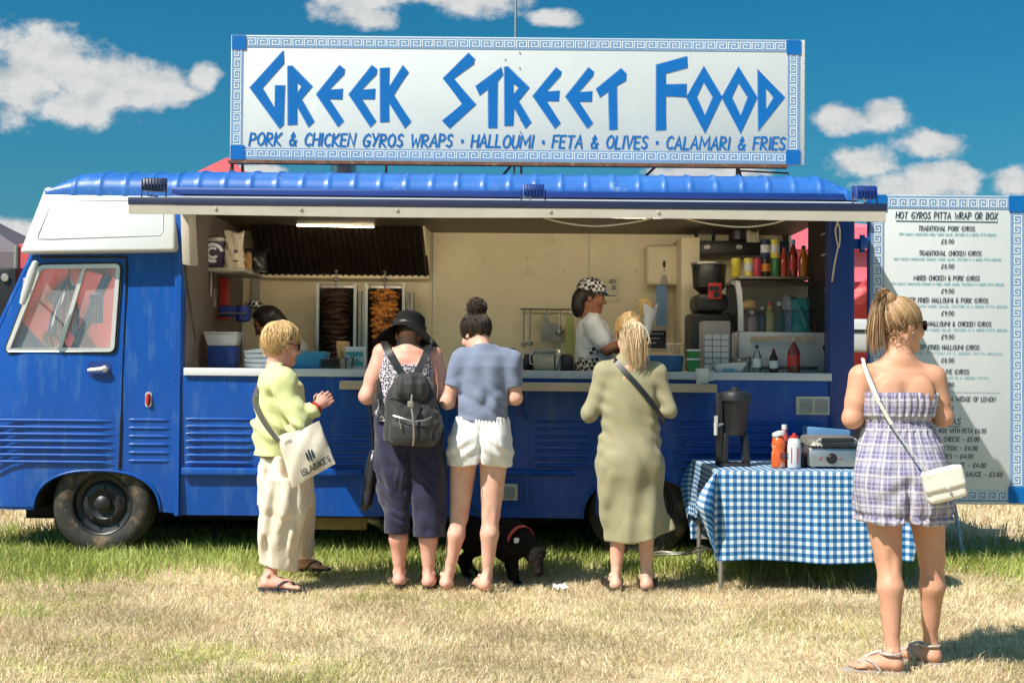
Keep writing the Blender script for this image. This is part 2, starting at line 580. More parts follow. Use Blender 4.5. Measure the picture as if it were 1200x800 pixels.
M['red'] = mat('red_plastic', (0.42, 0.025, 0.02), 0.35, var=.1)
M['lampred'] = mat('red_lens', (0.40, 0.03, 0.02), 0.2, var=.1, coat=.5)
M['wood'] = mat('pale_wood', (0.52, 0.38, 0.24), 0.5, var=.18, vs=5, stretch=(1, 9, 9), stain=((.30, .20, .12), 5, .62, .1))
M['vent'] = mat('vent_beige', (0.60, 0.55, 0.42), 0.45, var=.1, stain=((.16, .12, .07), 22, .58, .1))
M['cable'] = mat('cream_cable', (0.58, 0.50, 0.36), 0.5, var=.1)
M['glass'] = glass_mat('window_glass', (.90, .92, .92), 1.7, .17)
M['clear'] = glass_mat('clear_glass', (.92, .95, .95), 1.0, .03)
M['pvc'] = mat('red_tent_fabric', (0.60, 0.075, 0.085), 0.55, var=.10, vs=2, bump=.25, bs=3)
M['pink'] = mat('pink_tent_fabric', (0.80, 0.16, 0.22), 0.5, var=.06, vs=1.5, bump=.25, bs=2)
M['tentgrey'] = mat('grey_tent_fabric', (0.12, 0.10, 0.12), 0.7, var=.15)
M['flagblue'] = mat('flag_blue', (.02, .06, .32), .8, var=.1)
M['flagwhite'] = mat('flag_white', (.7, .7, .72), .8, var=.05)

# ------------------------------------------------------------------ ground and grass
def green_mask(x, y):
    """1 near the truck where the grass was never trampled, 0 on the dry trampled field"""
    w = 0.16 * np.sin(x * 2.3 + 1) + 0.10 * np.sin(x * 5.1) + 0.06 * np.sin(x * 11 + 2)
    a = np.clip((y - 7.95 - w) / 0.95, 0, 1)
    a = np.where(x < -2.2, np.clip((y - 7.45 - w) / 1.0, 0, 1), a)
    return a * np.where((x > 2.2) & (y > 9.3), .35, 1)


def patch(x, y):
    return 0.5 + 0.25 * (np.sin(x * 1.7 + 3 * np.sin(y * .9)) + np.sin(y * 2.9 + 2 * np.sin(x * 1.3 + .5))) * .8 + .18 * np.sin(x * 6.1 + y * 4.3) * np.sin(y * 7.7 - x * 2.2)


def build_ground():
    xs = np.concatenate([np.linspace(-600, -12, 14), np.linspace(-10, 10, 81), np.linspace(12, 600, 14)])
    ys = np.concatenate([np.linspace(-60, 2, 12), np.linspace(3, 16, 60), np.linspace(18, 1500, 24)])
    X, Y = np.meshgrid(xs, ys)
    near = np.exp(-((X / 14) ** 2) - ((Y - 8) / 9) ** 2)
    Z = (np.sin(X * 1.1) * np.sin(Y * 1.3) * .012 + np.sin(X * 3.3 + 1) * np.sin(Y * 2.9) * .006) * near - .012
    co = np.stack([X, Y, Z], -1).reshape(-1, 3)
    nx, ny = len(xs), len(ys)
    f = [(j * nx + i, j * nx + i + 1, (j + 1) * nx + i + 1, (j + 1) * nx + i) for j in range(ny - 1) for i in range(nx - 1)]
    me = bpy.data.meshes.new('ground'); me.from_pydata(co.tolist(), [], f)
    m = mat('dry_turf', (0.50, 0.40, 0.24), 0.95, var=.35, vs=9, bump=.8, bs=55, stain=((.20, .19, .07), 2.2, .58, .12))
    o = link('ground', me, m, ang=180)
    tag(o, None, None, kind='structure')
    return o


def grass(name, n, xr, yr, hr, wr, lean, keep, colour, seed, label, cat):
    g = np.random.default_rng(seed)
    x = g.uniform(*xr, n)
    # denser towards the camera, as the eye sees them
    u = g.random(n)
    y = yr[0] + (yr[1] - yr[0]) * u
    k = g.random(n) < keep(x, y)
    x, y = x[k], y[k]; n = len(x)
    h = g.uniform(*hr, n) * (0.75 + .5 * g.random(n)); w = g.uniform(*wr, n)
    az = g.uniform(0, 2 * np.pi, n); ln = np.abs(g.normal(lean[0], lean[1], n)); fa = g.uniform(0, np.pi, n)
    # wind and tread comb neighbouring blades alike
    az = np.where(g.random(n) < .5, 2.2 * np.sin(x * 3.1 + y * 1.7) + 1.5 * np.sin(y * 4 - x * 2) + g.normal(0, .6, n), az)
    dx, dy = np.cos(az), np.sin(az); sx, sy = np.cos(fa) * w / 2, np.sin(fa) * w / 2
    V = np.empty((n, 5, 3), 'f4')
    z0 = np.full(n, -.012)
    V[:, 0] = np.stack([x - sx, y - sy, z0], -1); V[:, 1] = np.stack([x + sx, y + sy, z0], -1)
    m1 = h * .55; l1 = ln * h * .3
    c, s_ = np.cos(np.clip(ln, 0, 1.45)), np.sin(np.clip(ln, 0, 1.45))
    V[:, 2] = np.stack([x + sx * .75 + dx * l1, y + sy * .75 + dy * l1, m1 * (.4 + .6 * c)], -1)
    V[:, 3] = np.stack([x - sx * .75 + dx * l1, y - sy * .75 + dy * l1, m1 * (.4 + .6 * c)], -1)
    V[:, 4] = np.stack([x + dx * s_ * h, y + dy * s_ * h, np.maximum(.004, h * c)], -1)
    me = bpy.data.meshes.new(name)
    me.vertices.add(n * 5); me.vertices.foreach_set('co', V.reshape(-1))
    base = (np.arange(n) * 5)[:, None]
    loops = np.concatenate([base + np.array([[0, 1, 2, 3]]), base + np.array([[3, 2, 4]])], 1).reshape(-1)
    me.loops.add(n * 7); me.loops.foreach_set('vertex_index', loops.astype('i4'))
    me.polygons.add(n * 2)
    st = np.stack([np.arange(n) * 7, np.arange(n) * 7 + 4], 1).reshape(-1)
    me.polygons.foreach_set('loop_start', st.astype('i4'))
    col = colour(x, y, g)
    ca = me.color_attributes.new('tint', 'FLOAT_COLOR', 'POINT')
    C = np.ones((n, 5, 4), 'f4'); C[:, :, :3] = col[:, None, :]
    ca.data.foreach_set('color', C.reshape(-1))
    me.update(calc_edges=True); me.validate()
    m = bpy.data.materials.new(name); m.use_nodes = True
    nt = m.node_tree; nn, l = nt.nodes, nt.links
    at = nn.new('ShaderNodeAttribute'); at.attribute_name = 'tint'
    b = nn['Principled BSDF']; b.inputs['Roughness'].default_value = .7; b.inputs['Specular IOR Level'].default_value = .25
    l.new(at.outputs['Color'], b.inputs['Base Color'])
    t = nn.new('ShaderNodeBsdfTranslucent'); l.new(at.outputs['Color'], t.inputs[0])
    ms = nn.new('ShaderNodeMixShader'); ms.inputs[0].default_value = .3
    l.new(b.outputs[0], ms.inputs[1]); l.new(t.outputs[0], ms.inputs[2]); l.new(ms.outputs[0], nn['Material Output'].inputs['Surface'])
    o = link(name, me, m, ang=0)
    tag(o, label, cat, kind='stuff')
    return o


STRAW = np.array([[.79, .65, .44], [.86, .75, .55], [.67, .53, .34], [.52, .41, .24], [.45, .40, .20]])
GREEN = np.array([[.32, .40, .09], [.40, .46, .12], [.25, .33, .07], [.50, .52, .18], [.62, .55, .28]])


def straw_col(x, y, g):
    p = patch(x, y)
    c = STRAW[g.choice(5, len(x), p=[.3, .25, .2, .15, .1])]
    k = (g.random(len(x)) < np.clip((p - .50) * 1.7, .05, .72) * np.where(x < -.2, .9, .45))
    c = np.where(k[:, None], GREEN[g.choice(5, len(x), p=[.15, .3, .1, .25, .2])], c)
    return c * g.uniform(.65, 1.2, (len(x), 1)) * (.86 + .28 * np.clip(.5 + .5 * np.sin(x * 3.3 + 2 * np.sin(y * 2.1)) * np.sin(y * 4.7 + x), 0, 1))[:, None]


def green_col(x, y, g):
    c = GREEN[g.choice(5, len(x), p=[.3, .3, .15, .17, .08])]
    return c * g.uniform(.75, 1.25, (len(x), 1))


def in_view(x, y, pad=.5):
    return (np.abs(x) < y * .40 + pad)


build_ground()
grass('dry_grass', 430000, (-5.2, 5.2), (4.3, 8.7), (.022, .06), (.0022, .0044), (1.30, .34),
      lambda x, y: in_view(x, y) * np.clip(1.0 - green_mask(x, y) * .75, 0, 1) * np.clip(1.25 - (y - 4.3) * .11, .3, 1) * np.clip(1.25 - 1.3 * np.clip(patch(x * 1.9 + 4, y * 1.6 + 2) - .62, 0, 1) / .3, .28, 1), straw_col, 1,
      'trampled dry straw coloured grass in the foreground', 'grass')
grass('green_grass', 150000, (-5.6, 5.6), (7.3, 10.2), (.05, .125), (.004, .008), (.7, .3),
      lambda x, y: in_view(x, y, .8) * green_mask(x, y) * np.where(y > 9.2, .45, 1), green_col, 2,
      'longer green grass along the wheels of the blue truck', 'grass')
grass('field_grass', 70000, (-8, 9), (9.2, 20), (.05, .11), (.006, .012), (.75, .3),
      lambda x, y: in_view(x, y, .5) * ((x > 2.2) | (x < -3.2)), straw_col, 3,
      'dry grass of the field beyond the menu board', 'grass')

# ------------------------------------------------------------------ the truck
YS = 8.80
truck = thing('food_truck', 'old blue and white food van with a raised serving hatch and ribbed roof', 'food truck', (0, YS + 1, 0))


def side_profile(x, y, z):
    """tumblehome of the body side: leans in above the crease, tucks under below"""
    q = 0.0
    if z > 1.17: q += .045 * (z - 1.17) ** 1.2
    else: q += .03 * ((1.17 - z) / .85) ** 2
    if x < -3.25: q += .30 * ((-3.25 - x) / .7) ** 2
    return (x, y + q, z)


def ribs(mb, x0, x1, z0, z1, n, y=YS, r=.0115):
    for i in range(n):
        z = z0 + (z1 - z0) * i / (n - 1)
        L = []
        N = 10
        rings = []
        for k in range(N + 1):
            t = k / N; x = x0 + (x1 - x0) * t
            e = min(1, min(t, 1 - t) * (x1 - x0) / .03); rr_ = r * math.sqrt(max(.02, 1 - (1 - e) ** 2))
            rings.append([mb.bm.verts.new((x, y - math.cos(a) * rr_ * .8 + .0008, z + math.sin(a) * rr_)) for a in np.linspace(-1.57, 1.57, 7)])
        for A, B in zip(rings, rings[1:]):
            for j in range(6):
                mb.bm.faces.new((A[j], A[j + 1], B[j + 1], B[j]))


def px(pts, Y=YS):
    return [XZ(u, v, Y) for u, v in pts]


# front wheel arch outline in photo measurements
arch_f = [(112 - 74.5 * math.copysign(abs(math.cos(a)) ** .82, math.cos(a)), 600 - 49 * math.sin(a) ** .82) for a in np.linspace(0, math.pi, 25)]
arch_f[0] = (37, 597.5); arch_f[-1] = (187, 600)
win = [(44, 310), (141, 308.5), (135, 412.5), (4.5, 412.5)]
# cab side panel (pillar + cowl around the door)
mb = MB()
outer = px([(-62, 597), (37, 597.5)] + arch_f[1:-1] + [(187, 600), (211, 602.5), (211, 290), (41, 290), (-4, 385), (-40, 440), (-60, 470)])
door_px = [(46, 301), (146, 301), (147, 312), (141.5, 500), (139.5, 548.5)] + [p for p in arch_f if 41 < p[0] < 139][::-1] + [(37.5, 594), (-30, 594), (-32, 455), (6, 372)]
mb.plate(outer, YS, .03)
mb.slice('z', np.linspace(.5, 2.1, 12)).slice('x', np.linspace(-3.9, -2.4, 16)).warp(side_profile)
# the window opening is cut right through the cab side
cab = mb.build('cab_side', M['blue'], truck)


def punch(obj, mb_cut):
    c = mb_cut.build('cutter', M['blue'])
    md = obj.modifiers.new('b', 'BOOLEAN'); md.object = c; md.operation = 'DIFFERENCE'; md.solver = 'EXACT'
    c.matrix_world = Matrix.Identity(4)
    bpy.context.view_layer.update()
    dg = bpy.context.evaluated_depsgraph_get()
    me = bpy.data.meshes.new_from_object(obj.evaluated_get(dg))
    obj.modifiers.clear(); old = obj.data; nm = old.name
    obj.data = me; bpy.data.meshes.remove(old); me.name = nm
    bpy.data.objects.remove(c)
    me.set_sharp_from_angle(angle=R(35))


winP = rpoly(px(win), .045)
punch(cab, MB().plate(winP, YS - .3, .9))
# door: a separate skin standing 9 mm proud, with a dark shut line around it
mb = MB()
dpts = px(door_px)
mb.plate(dpts, YS - .009, .012, holes=[winP])
mb.slice('z', np.linspace(.5, 2.1, 12)).slice('x', np.linspace(-3.9, -2.4, 16)).warp(side_profile)
ribs(mb, XZ(-28, 500)[0], XZ(134, 500)[0], XZ(60, 541)[1], XZ(60, 492.5)[1], 7, YS - .009)
door = mb.build('door', M['blue'], truck, ang=40)
# shut line
mb = MB()
gap = [Vector(p) for p in dpts]
cen = Vector((sum(p.x for p in gap) / len(gap), sum(p.y for p in gap) / len(gap)))
ring_pts = [Vector((p.x, YS - .004, p.y)) for p in gap]
for i in range(2, len(ring_pts) - 4):
    pass
mb.tube([side_profile(p.x, p.y, p.z) for p in ring_pts[:5]], .010, 6)
mb.build('door_seal', M['rubber'], door)
# window: rubber, chrome frame, sliding divider, glass
def ringplate(o, i, y, t, name, m, par):
    mb = MB().plate(o, y, t, holes=[i])
    return mb.warp(side_profile).build(name, m, par, ang=40)
def offset_poly(pts, d):
    c = Vector((sum(p[0] for p in pts) / len(pts), sum(p[1] for p in pts) / len(pts)))
    N = len(pts); out = []
    for i in range(N):
        a, b, cc = Vector(pts[i - 1]), Vector(pts[i]), Vector(pts[(i + 1) % N])
        t = (cc - a).normalized(); nrm = Vector((t.y, -t.x))
        if nrm.dot(b - c) < 0: nrm = -nrm
        out.append(tuple(b + nrm * d))
    return out
window = ringplate(offset_poly(winP, .012), offset_poly(winP, -.016), YS - .020, .05, 'window', M['rubber'], door)
ringplate(offset_poly(winP, -.002), offset_poly(winP, -.030), YS - .029, .03, 'frame', M['chrome'], window)
MB().plate(px([(96, 310), (100.5, 310), (71, 413), (66, 413)]), YS - .015, .02).warp(side_profile).build('divider', M['chrome'], window)
MB().plate(offset_poly(winP, -.02), YS + .004, .004).warp(side_profile).build('pane', M['glass'], window, ang=0)
# door handle on a flat plate of darker blue
a = XZ(117, 433)
mb = MB().plate(rrect(a[0] - .082, a[0] + .082, a[1] - .056, a[1] + .056, .03), YS - .0125, .006)
mb.warp(side_profile).build('handle_plate', M['darkblue'], door)
mb = MB()
mb.tube([(a[0] - .068, YS - .038, a[1] - .004), (a[0] - .03, YS - .044, a[1]), (a[0] + .02, YS - .046, a[1] + .004), (a[0] + .05, YS - .036, a[1] + .012)], [.011, .014, .015, .02], 10)
mb.cyl((a[0] + .045, YS - .046, a[1] + .004), (a[0] + .045, YS + .005, a[1] + .004), .021, .021, 14)
mb.warp(side_profile).build('handle', M['chrome'], door)
# wing mirror
mb = MB()
c = P(34, 331, 8.62)
mb.lathe(c, [(0, -.16), (.03, -.15), (.045, -.08), (.05, 0), (.048, .08), (.03, .145), (0, .155)], 16, M=Matrix.Rotation(R(17), 4, 'Y'), sx=.62, sy=.5)
mb.tube([c + Vector((-.02, .02, .02)), c + Vector((-.07, .1, .03)), P(28, 338, 8.86)], .008)
mb.build('wing_mirror', M['white'], truck)
# cowl pillar ribs and marker lamp
mb = MB(); ribs(mb, XZ(149, 500)[0], XZ(199.5, 500)[0], XZ(175, 540)[1], XZ(175, 492)[1], 6)
mb.warp(side_profile).build('cowl_ribs', M['blue'], truck)
c = Vector((XZ(174, 468)[0], YS - .004, XZ(174, 468)[1]))
mb = MB().lathe(c, [(.001, .044), (.017, .038), (.024, .018), (.024, 0), (.022, -.02), (.014, -.04), (.001, -.047)], 14, sx=.75, sy=1.1)
ml = mb.build('marker_lamp', M['lampred'], truck)
MB().plate(rrect(c.x - .022, c.x + .022, c.z - .05, c.z + .052, .018), YS - .003, .01).build('lamp_base', M['chrome'], ml)

# white moulded cap over the cab
tl, tr = P(52, 219, 8.87), P(206, 221, 8.87)
bl, br = P(22, 296, 8.69), P(205, 293.5, 8.69)
mb = MB()
H = lambda p, y: (p.x, y, p.z)
mb.hexa([H(bl, 8.69), H(br, 8.69), H(br, 10.92), H(bl, 10.92), H(tl, 8.87), H(tr, 8.87), H(tr, 10.74), H(tl, 10.74)], bev=.022, seg=3)
capo = mb.build('cab_cap', M['white'], truck, ang=50)
def cap_pt(u, v):
    t = (v - 220) / 75
    return P(u, v, 8.87 - .18 * t)
lp = [(64, 236), (186, 233.5), (191, 237), (191, 271), (188, 276), (60, 280), (44, 279.5), (45, 274), (60, 239)]
mb = MB()
for off in (0,):
    pts = [cap_pt(*q) + Vector((0, -.001, 0)) for q in lp]
    mb.tube(pts + [pts[0]], .0055, 6)
mb.build('pressed_line', M['white'], capo, ang=180)
# underside lip of the cap reaching the cab roof
mb = MB().box(-3.24, -2.3, 8.86, 10.7, 2.02, 2.13); mb.build('cab_roof', M['blue'], truck)

# main side under the hatch
arch_r = [(750 - 67 * math.copysign(abs(math.cos(a)) ** .9, math.cos(a)), 606 - 48 * math.sin(a) ** .85) for a in np.linspace(0, math.pi, 25)]
mb = MB()
zt = XZ(600, 441.5)[1]
xa, xb = XZ(207, 500)[0], 2.335
zb = XZ(600, 607)[1]
ar = px(arch_r); ar[0] = (ar[0][0], zb); ar[-1] = (ar[-1][0], zb)
mb.plate([(xa, zb), ] + ar + [(xb, zb), (xb, zt), (xa, zt)], YS, .03)
mb.slice('z', np.linspace(.36, 1.2, 8)).slice('x', np.linspace(-2.2, 2.2, 20))
mb.warp(lambda x, y, z: (lambda q: (q[0], q[1] + .004 * math.sin(x * 3.1) * math.sin(z * 5) + .003 * math.sin(x * 9 + z * 4), q[2]))(side_profile(x, y, z)))
zr0, zr1 = XZ(600, 545)[1], XZ(600, 494)[1]
for xx0, xx1 in ((214, 300), (300, 446), (622, 694), (785, 925), (930, 968)):
    ribs(mb, XZ(xx0 + 3, 500)[0], XZ(xx1 - 3, 500)[0], zr0, zr1, 7)
side = mb.build('side_panel', M['blue'], truck, ang=40)
# seam flange on the left edge, vertical panel joints
mb = MB()
mb.box(xa - .006, xa + .022, YS - .012, YS + .01, zb, XZ(210, 300)[1])
for u in (446, 618, 700):
    x = XZ(u, 520)[0]
    mb.box(x - .006, x + .006, YS - .005, YS + .004, zb + .02, zt - .03)
mb.build('panel_seams', M['blue'], truck, ang=0)
# rub rail and pressed swage bars
mb = MB()
x0, z0 = XZ(213, 556); z1 = XZ(213, 547)[1]
mb.box(x0, XZ(425, 550)[0], YS - .028, YS + .004, z0, z1, bev=.01)
for (u0, u1, v) in ((548, 672, 553), (452, 520, 553)):
    a0, c0 = XZ(u0, v); a1 = XZ(u1, v)[0]
    mb.tube([(a0, YS - .003, c0), (a1, YS - .003, c0)], .019, 8)
mb.build('rub_rail', M['blue'], truck, ang=40)
# wheel arch lips
for nm, pts in (('arch_lip', px(arch_f)), ('arch_lip', ar)):
    mb = MB().tube([side_profile(x, YS - .002, z) for x, z in pts], .011, 6); mb.build(nm, M['blue'], truck, ang=180)
    mb = MB()   # dark inner wheel arch
    N = len(pts)
    A = [mb.bm.verts.new((x, YS + .032, z)) for x, z in pts]; B = [mb.bm.verts.new((x, YS + .45, z)) for x, z in pts]
    for i in range(N - 1): mb.bm.faces.new((A[i], A[i + 1], B[i + 1], B[i]))
    mb.bm.faces.new(B)
    mb.build('wheel_housing', M['underbody'], truck, ang=40)
# air vents with bright louvres
for (u, v, w, h, cols) in ((953, 475, 41, 21, 2), (597, 576, 19, 19, 1)):
    x, z = XZ(u, v); w /= 171.9; h /= 171.9
    mb = MB().plate(rrect(x - w / 2, x + w / 2, z - h / 2, z + h / 2, .006), YS - .014, .02)
    vent = mb.build('air_vent', M['vent'], truck)
    mb = MB(); cw = (w - .03) / cols
    for k in range(cols):
        cx = x - w / 2 + .015 + cw * (k + .5)
        for j in range(6):
            zz = z - h / 2 + .02 + (h - .04) * j / 5
            mb.hexa([(cx - cw * .42, YS - .030, zz - .008), (cx + cw * .42, YS - .030, zz - .008), (cx + cw * .42, YS - .012, zz - .004), (cx - cw * .42, YS - .012, zz - .004),
                     (cx - cw * .42, YS - .024, zz - .002), (cx + cw * .42, YS - .024, zz - .002), (cx + cw * .42, YS - .012, zz + .006), (cx - cw * .42, YS - .012, zz + .006)])
    mb.build('louvre', M['chrome'], vent, ang=0)

# corner posts
mb = MB()
zt2 = XZ(990, 226)[1]
mb.box(2.165, 2.338, YS - .012, YS + .16, zb, zt2, bev=.035, seg=4)
mb.box(2.16, 2.30, YS - .018, YS + .05, zb + .02, zt2 - .02, bev=.012)
mb.build('corner_post', M['darkblue'], truck, ang=40)
mb = MB()
mb.box(XZ(205, 300)[0], XZ(216, 300)[0], YS - .004, YS + .1, XZ(210, 441)[1] - .02, XZ(210, 226)[1], bev=.006)
mb.build('front_post', M['blue'], truck, ang=40)
# cream hinge return at the front of the opening
mb = MB()
p0, p1 = P(212, 248, 8.76), P(228, 310, 8.76)
mb.hexa([(p0.x + .02, 8.74, p1.z), (p1.x - .025, 8.74, p1.z - .01), (p1.x, 8.86, p1.z), (p0.x + .045, 8.86, p1.z), (p0.x, 8.74, p0.z), (p1.x - .04, 8.74, p0.z), (p1.x - .02, 8.86, p0.z), (p0.x + .02, 8.86, p0.z)], bev=.003)
mb.build('hinge_return', M['cream'], truck)
# gas strut
mb = MB(); a, b = P(215, 312, 8.70), P(229, 402, 8.80)
mb.tube([a, a.lerp(b, .55)], .010); mb.tube([a.lerp(b, .5), b], .006)
mb.build('gas_strut', M['black'], truck)

# roof: shallow barrel with pressed transverse ribs
mb = MB()
x_l, x_r = XZ(50, 215)[0], 2.345
xs = np.linspace(x_l, x_r, 420)
prof = [(8.742, 2.47), (8.738, 2.52), (8.75, 2.565), (8.79, 2.605), (8.87, 2.64), (9.0, 2.665), (9.3, 2.69), (9.8, 2.70)]
prof = prof + [(19.6 - y, z) for y, z in prof[:-1][::-1]]
rows = []
ribx = [XZ(u, 212)[0] for u in np.arange(84, 1000, 30.2)]
for x in xs:
    e = min(1, (x - x_l) / .32); tap = .12 + .88 * (1 - (1 - e) ** 2)
    e2 = min(1, (x_r - x) / .26); tap2 = .10 + .90 * (1 - (1 - e2) ** 1.7)
    bump = sum(math.exp(-((x - rx) / .012) ** 2) for rx in ribx) * .011
    row = []
    for (y, z) in prof:
        t = max(0, z - 2.50)
        zz = min(z, 2.50) + t * tap * tap2 + bump * min(1, t / .05) * min(tap, tap2)
        if x < -2.25 and z < 2.5: zz = 2.50 - .03 * (1 if z < 2.48 else 0)
        sgn = -1 if y < 9.8 else 1
        yy = y + sgn * bump * .5
        if x < -2.25: yy = 9.8 + (yy - 9.8) * .90
        row.append(mb.bm.verts.new((x, yy, zz)))
    rows.append(row)
for A, B in zip(rows, rows[1:]):
    for i in range(len(A) - 1): mb.bm.faces.new((A[i], B[i], B[i + 1], A[i + 1]))
mb.bm.faces.new(rows[0]); mb.bm.faces.new(rows[-1][::-1])
roof = mb.build('roof', M['roofblue_sunlit'], truck, ang=60)
mb = MB().box(XZ(205, 225)[0], XZ(986, 229)[0], 8.715, 8.76, 2.468, 2.512, bev=.006)
mb.build('gutter', M['darkblue'], roof)
# white band of the side above the hatch hinge
mb = MB().box(XZ(205, 230)[0], 2.33, 8.80, 8.83, 2.435, 2.475); mb.build('upper_side', M['white'], truck)

# raised hatch
hl, hr = P(151, 241, 7.72), P(1038, 249, 7.72)
zf = (hl.z + hr.z) / 2 + .0
ztop, zlo = zf + .048, zf - .042
mb = MB()
xh0, xh1 = hl.x, hr.x
mb.hexa([(xh0, 7.73, ztop - .035), (xh1, 7.73, ztop - .035), (2.27, 8.79, 2.44), (XZ(206, 230)[0], 8.79, 2.44), (xh0, 7.73, ztop), (xh1, 7.73, ztop), (2.27, 8.79, 2.468), (XZ(206, 230)[0], 8.79, 2.468)])
hatch = mb.build('hatch', M['white'], truck, ang=0)
mb = MB().box(xh0 - .004, xh1 + .004, 7.712, 7.729, ztop - .040, ztop + .004, bev=.002); mb.build('hatch_edge', M['navy'], hatch)
mb = MB().box(xh0, xh1, 7.716, 7.728, zlo - .01, ztop - .042)
mb.slice('x', np.linspace(-2.2, 2.2, 40)).warp(lambda x, y, z: (x, y, z + (.004 * math.sin(x * 2.1) if z < zf else 0)))
for u in (252, 352, 465, 645, 772):
    q = P(u, 244, 7.7); mb.lathe(Vector((q.x, 7.714, zf - .012)), [(.012, 0), (.008, .006)], 10, M=Matrix.Rotation(R(90), 4, 'X'))
mb.build('hatch_lip', M['cream'], hatch, ang=0)
mb = MB()
for x in (-1.2, -.1, 1.1):
    mb.box(x - .02, x + .02, 7.75, 8.7, 2.25, 2.29)
mb.warp(lambda x, y, z: (x, y, z - .02 + (y - 7.73) * (2.44 - ztop + .035) / 1.06))
mb.build('hatch_stiffener', M['cream'], hatch, ang=0)
# floodlights standing on the hatch
for (u, v, m) in ((181, 216, M['navy']), (625, 223, M['darkblue']), (1013, 225, M['darkblue'])):
    c = P(u, v, 7.86)
    w, h = .066, .046
    mb = MB().hexa([(c.x - w, 7.80, c.z - h), (c.x + w, 7.80, c.z - h), (c.x + w, 7.91, c.z - h * .9), (c.x - w, 7.91, c.z - h * .9), (c.x - w, 7.82, c.z + h * .7), (c.x + w, 7.82, c.z + h * .7), (c.x + w, 7.92, c.z + h), (c.x - w, 7.92, c.z + h)], bev=.008)
    for k in range(7):
        xx = c.x - w + .01 + k * (2 * w - .02) / 6
        mb.box(xx - .003, xx + .003, 7.79, 7.80, c.z - h * .8, c.z + h * .5)
    fl = mb.build('floodlight', m, hatch)
    mb = MB()
    zq = c.z - .13 if u < 900 else c.z - .12
    mb.tube([(c.x - w - .008, 7.85, zq), (c.x - w - .008, 7.85, c.z), ], .004); mb.tube([(c.x + w + .008, 7.85, zq), (c.x + w + .008, 7.85, c.z)], .004)
    mb.tube([(c.x - .02, 7.80, c.z - h), (c.x - .02, 7.79, c.z - .075), (c.x + .04, 7.79, c.z - .085), (c.x + .05, 7.80, zq)], .005)
    mb.build('bracket', M['navy'], fl)
# cables sagging under the lip
for nm, pts, y in (('cable', [(243, 248), (262, 250.5), (280, 250.5), (297, 248)], 7.75), ('cable', [(630, 253), (660, 261), (700, 265), (745, 260), (772, 253)], 7.75), ('cable', [(795, 254), (830, 262), (870, 266), (905, 262), (930, 254)], 7.75),
                   ('cable', [(984, 256), (979, 270), (983, 290), (984, 268), (978, 256)], 8.7), ('cable', [(983, 285), (978, 310), (975, 330)], 8.7)):
    q = [P(u, v, y) for u, v in pts]
    ss = []
    for i in range(len(q) - 1):
        p0, p1, p2, p3 = q[max(i - 1, 0)], q[i], q[i + 1], q[min(i + 2, len(q) - 1)]
        for k in range(6):
            t = k / 6; ss.append(.5 * ((2 * p1) + (-p0 + p2) * t + (2 * p0 - 5 * p1 + 4 * p2 - p3) * t * t + (-p0 + 3 * p1 - 3 * p2 + p3) * t ** 3))
    MB().tube(ss + [q[-1]], .0055, 6).build(nm, M['cable'], hatch, ang=180)

# serving counter
cz1, cz0 = XZ(600, 434)[1], XZ(600, 443)[1]
mb = MB().box(XZ(216, 435)[0], XZ(974, 440)[0], 8.775, 9.25, cz0, cz1, bev=.004)
mb.build('serving_counter', M['counter'], truck)
sx0, sx1 = P(398, 452, 8.48).x, P(840, 452, 8.48).x
sz1 = P(620, 448.5, 8.46).z; sz0 = P(620, 458, 8.46).z
mb = MB().box(sx0, sx1, 8.46, 8.795, sz0, sz1, bev=.004)
shelf = mb.build('shelf_board', M['wood'], truck)
mb = MB()
for x in (-.85, .1, 1.05):
    mb.hexa([(x - .012, 8.77, sz0 - .2), (x + .012, 8.77, sz0 - .2), (x + .012, 8.795, sz0 - .2), (x - .012, 8.795, sz0 - .2), (x - .012, 8.52, sz0 - .002), (x + .012, 8.52, sz0 - .002), (x + .012, 8.795, sz0 - .002), (x - .012, 8.795, sz0 - .002)])
mb.build('shelf_bracket', M['blue'], shelf)

# shell: floor, far side, ends, ceiling
mb = MB()
mb.box(-2.25, 2.3, 9.3, 10.7, .40, .46)
mb.build('floor_pan', M['dark_in'], truck)
mb = MB().box(-2.26, 2.31, 10.70, 10.74, .35, 2.5)
bw = mb.build('back_wall', M['wall_in'], truck)
mb = MB()
for (u, v) in ((513, 349), (513, 282), (618, 302), (618, 319), (660, 318), (745, 318), (745, 352), (513, 390), (640, 300), (725, 352)):
    q = P(u, v, 10.69); mb.lathe(Vector((q.x, 10.699, q.z)), [(.006, 0), (.004, .004)], 8, M=Matrix.Rotation(R(90), 4, 'X'))
for u in (507, 690):
    q = P(u, 300, 10.69); mb.box(q.x - .002, q.x + .002, 10.693, 10.702, 1.2, 2.42)
mb.build('rivets', M['steel_dull'], bw)
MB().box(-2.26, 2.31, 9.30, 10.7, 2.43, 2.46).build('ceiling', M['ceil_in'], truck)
MB().box(-2.26, 2.31, 8.83, 9.298, 2.43, 2.46).build('front_ceiling', M['white'], truck)  # unseen front strip, made white to bounce light into the van
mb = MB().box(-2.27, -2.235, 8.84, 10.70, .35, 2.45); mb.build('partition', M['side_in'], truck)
# rear end wall with a window opening
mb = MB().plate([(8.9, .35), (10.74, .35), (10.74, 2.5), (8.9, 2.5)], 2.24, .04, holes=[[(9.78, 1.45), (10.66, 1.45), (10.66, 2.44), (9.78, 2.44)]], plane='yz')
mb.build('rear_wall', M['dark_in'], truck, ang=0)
mb = MB()
mb.box(-3.75, -2.26, 9.3, 10.7, .42, .50)                      # cab floor
mb.box(-3.6, -2.9, 9.3, 10.3, .5, .95)                           # seat base
mb.build('cab_floor', M['dark_in'], truck)
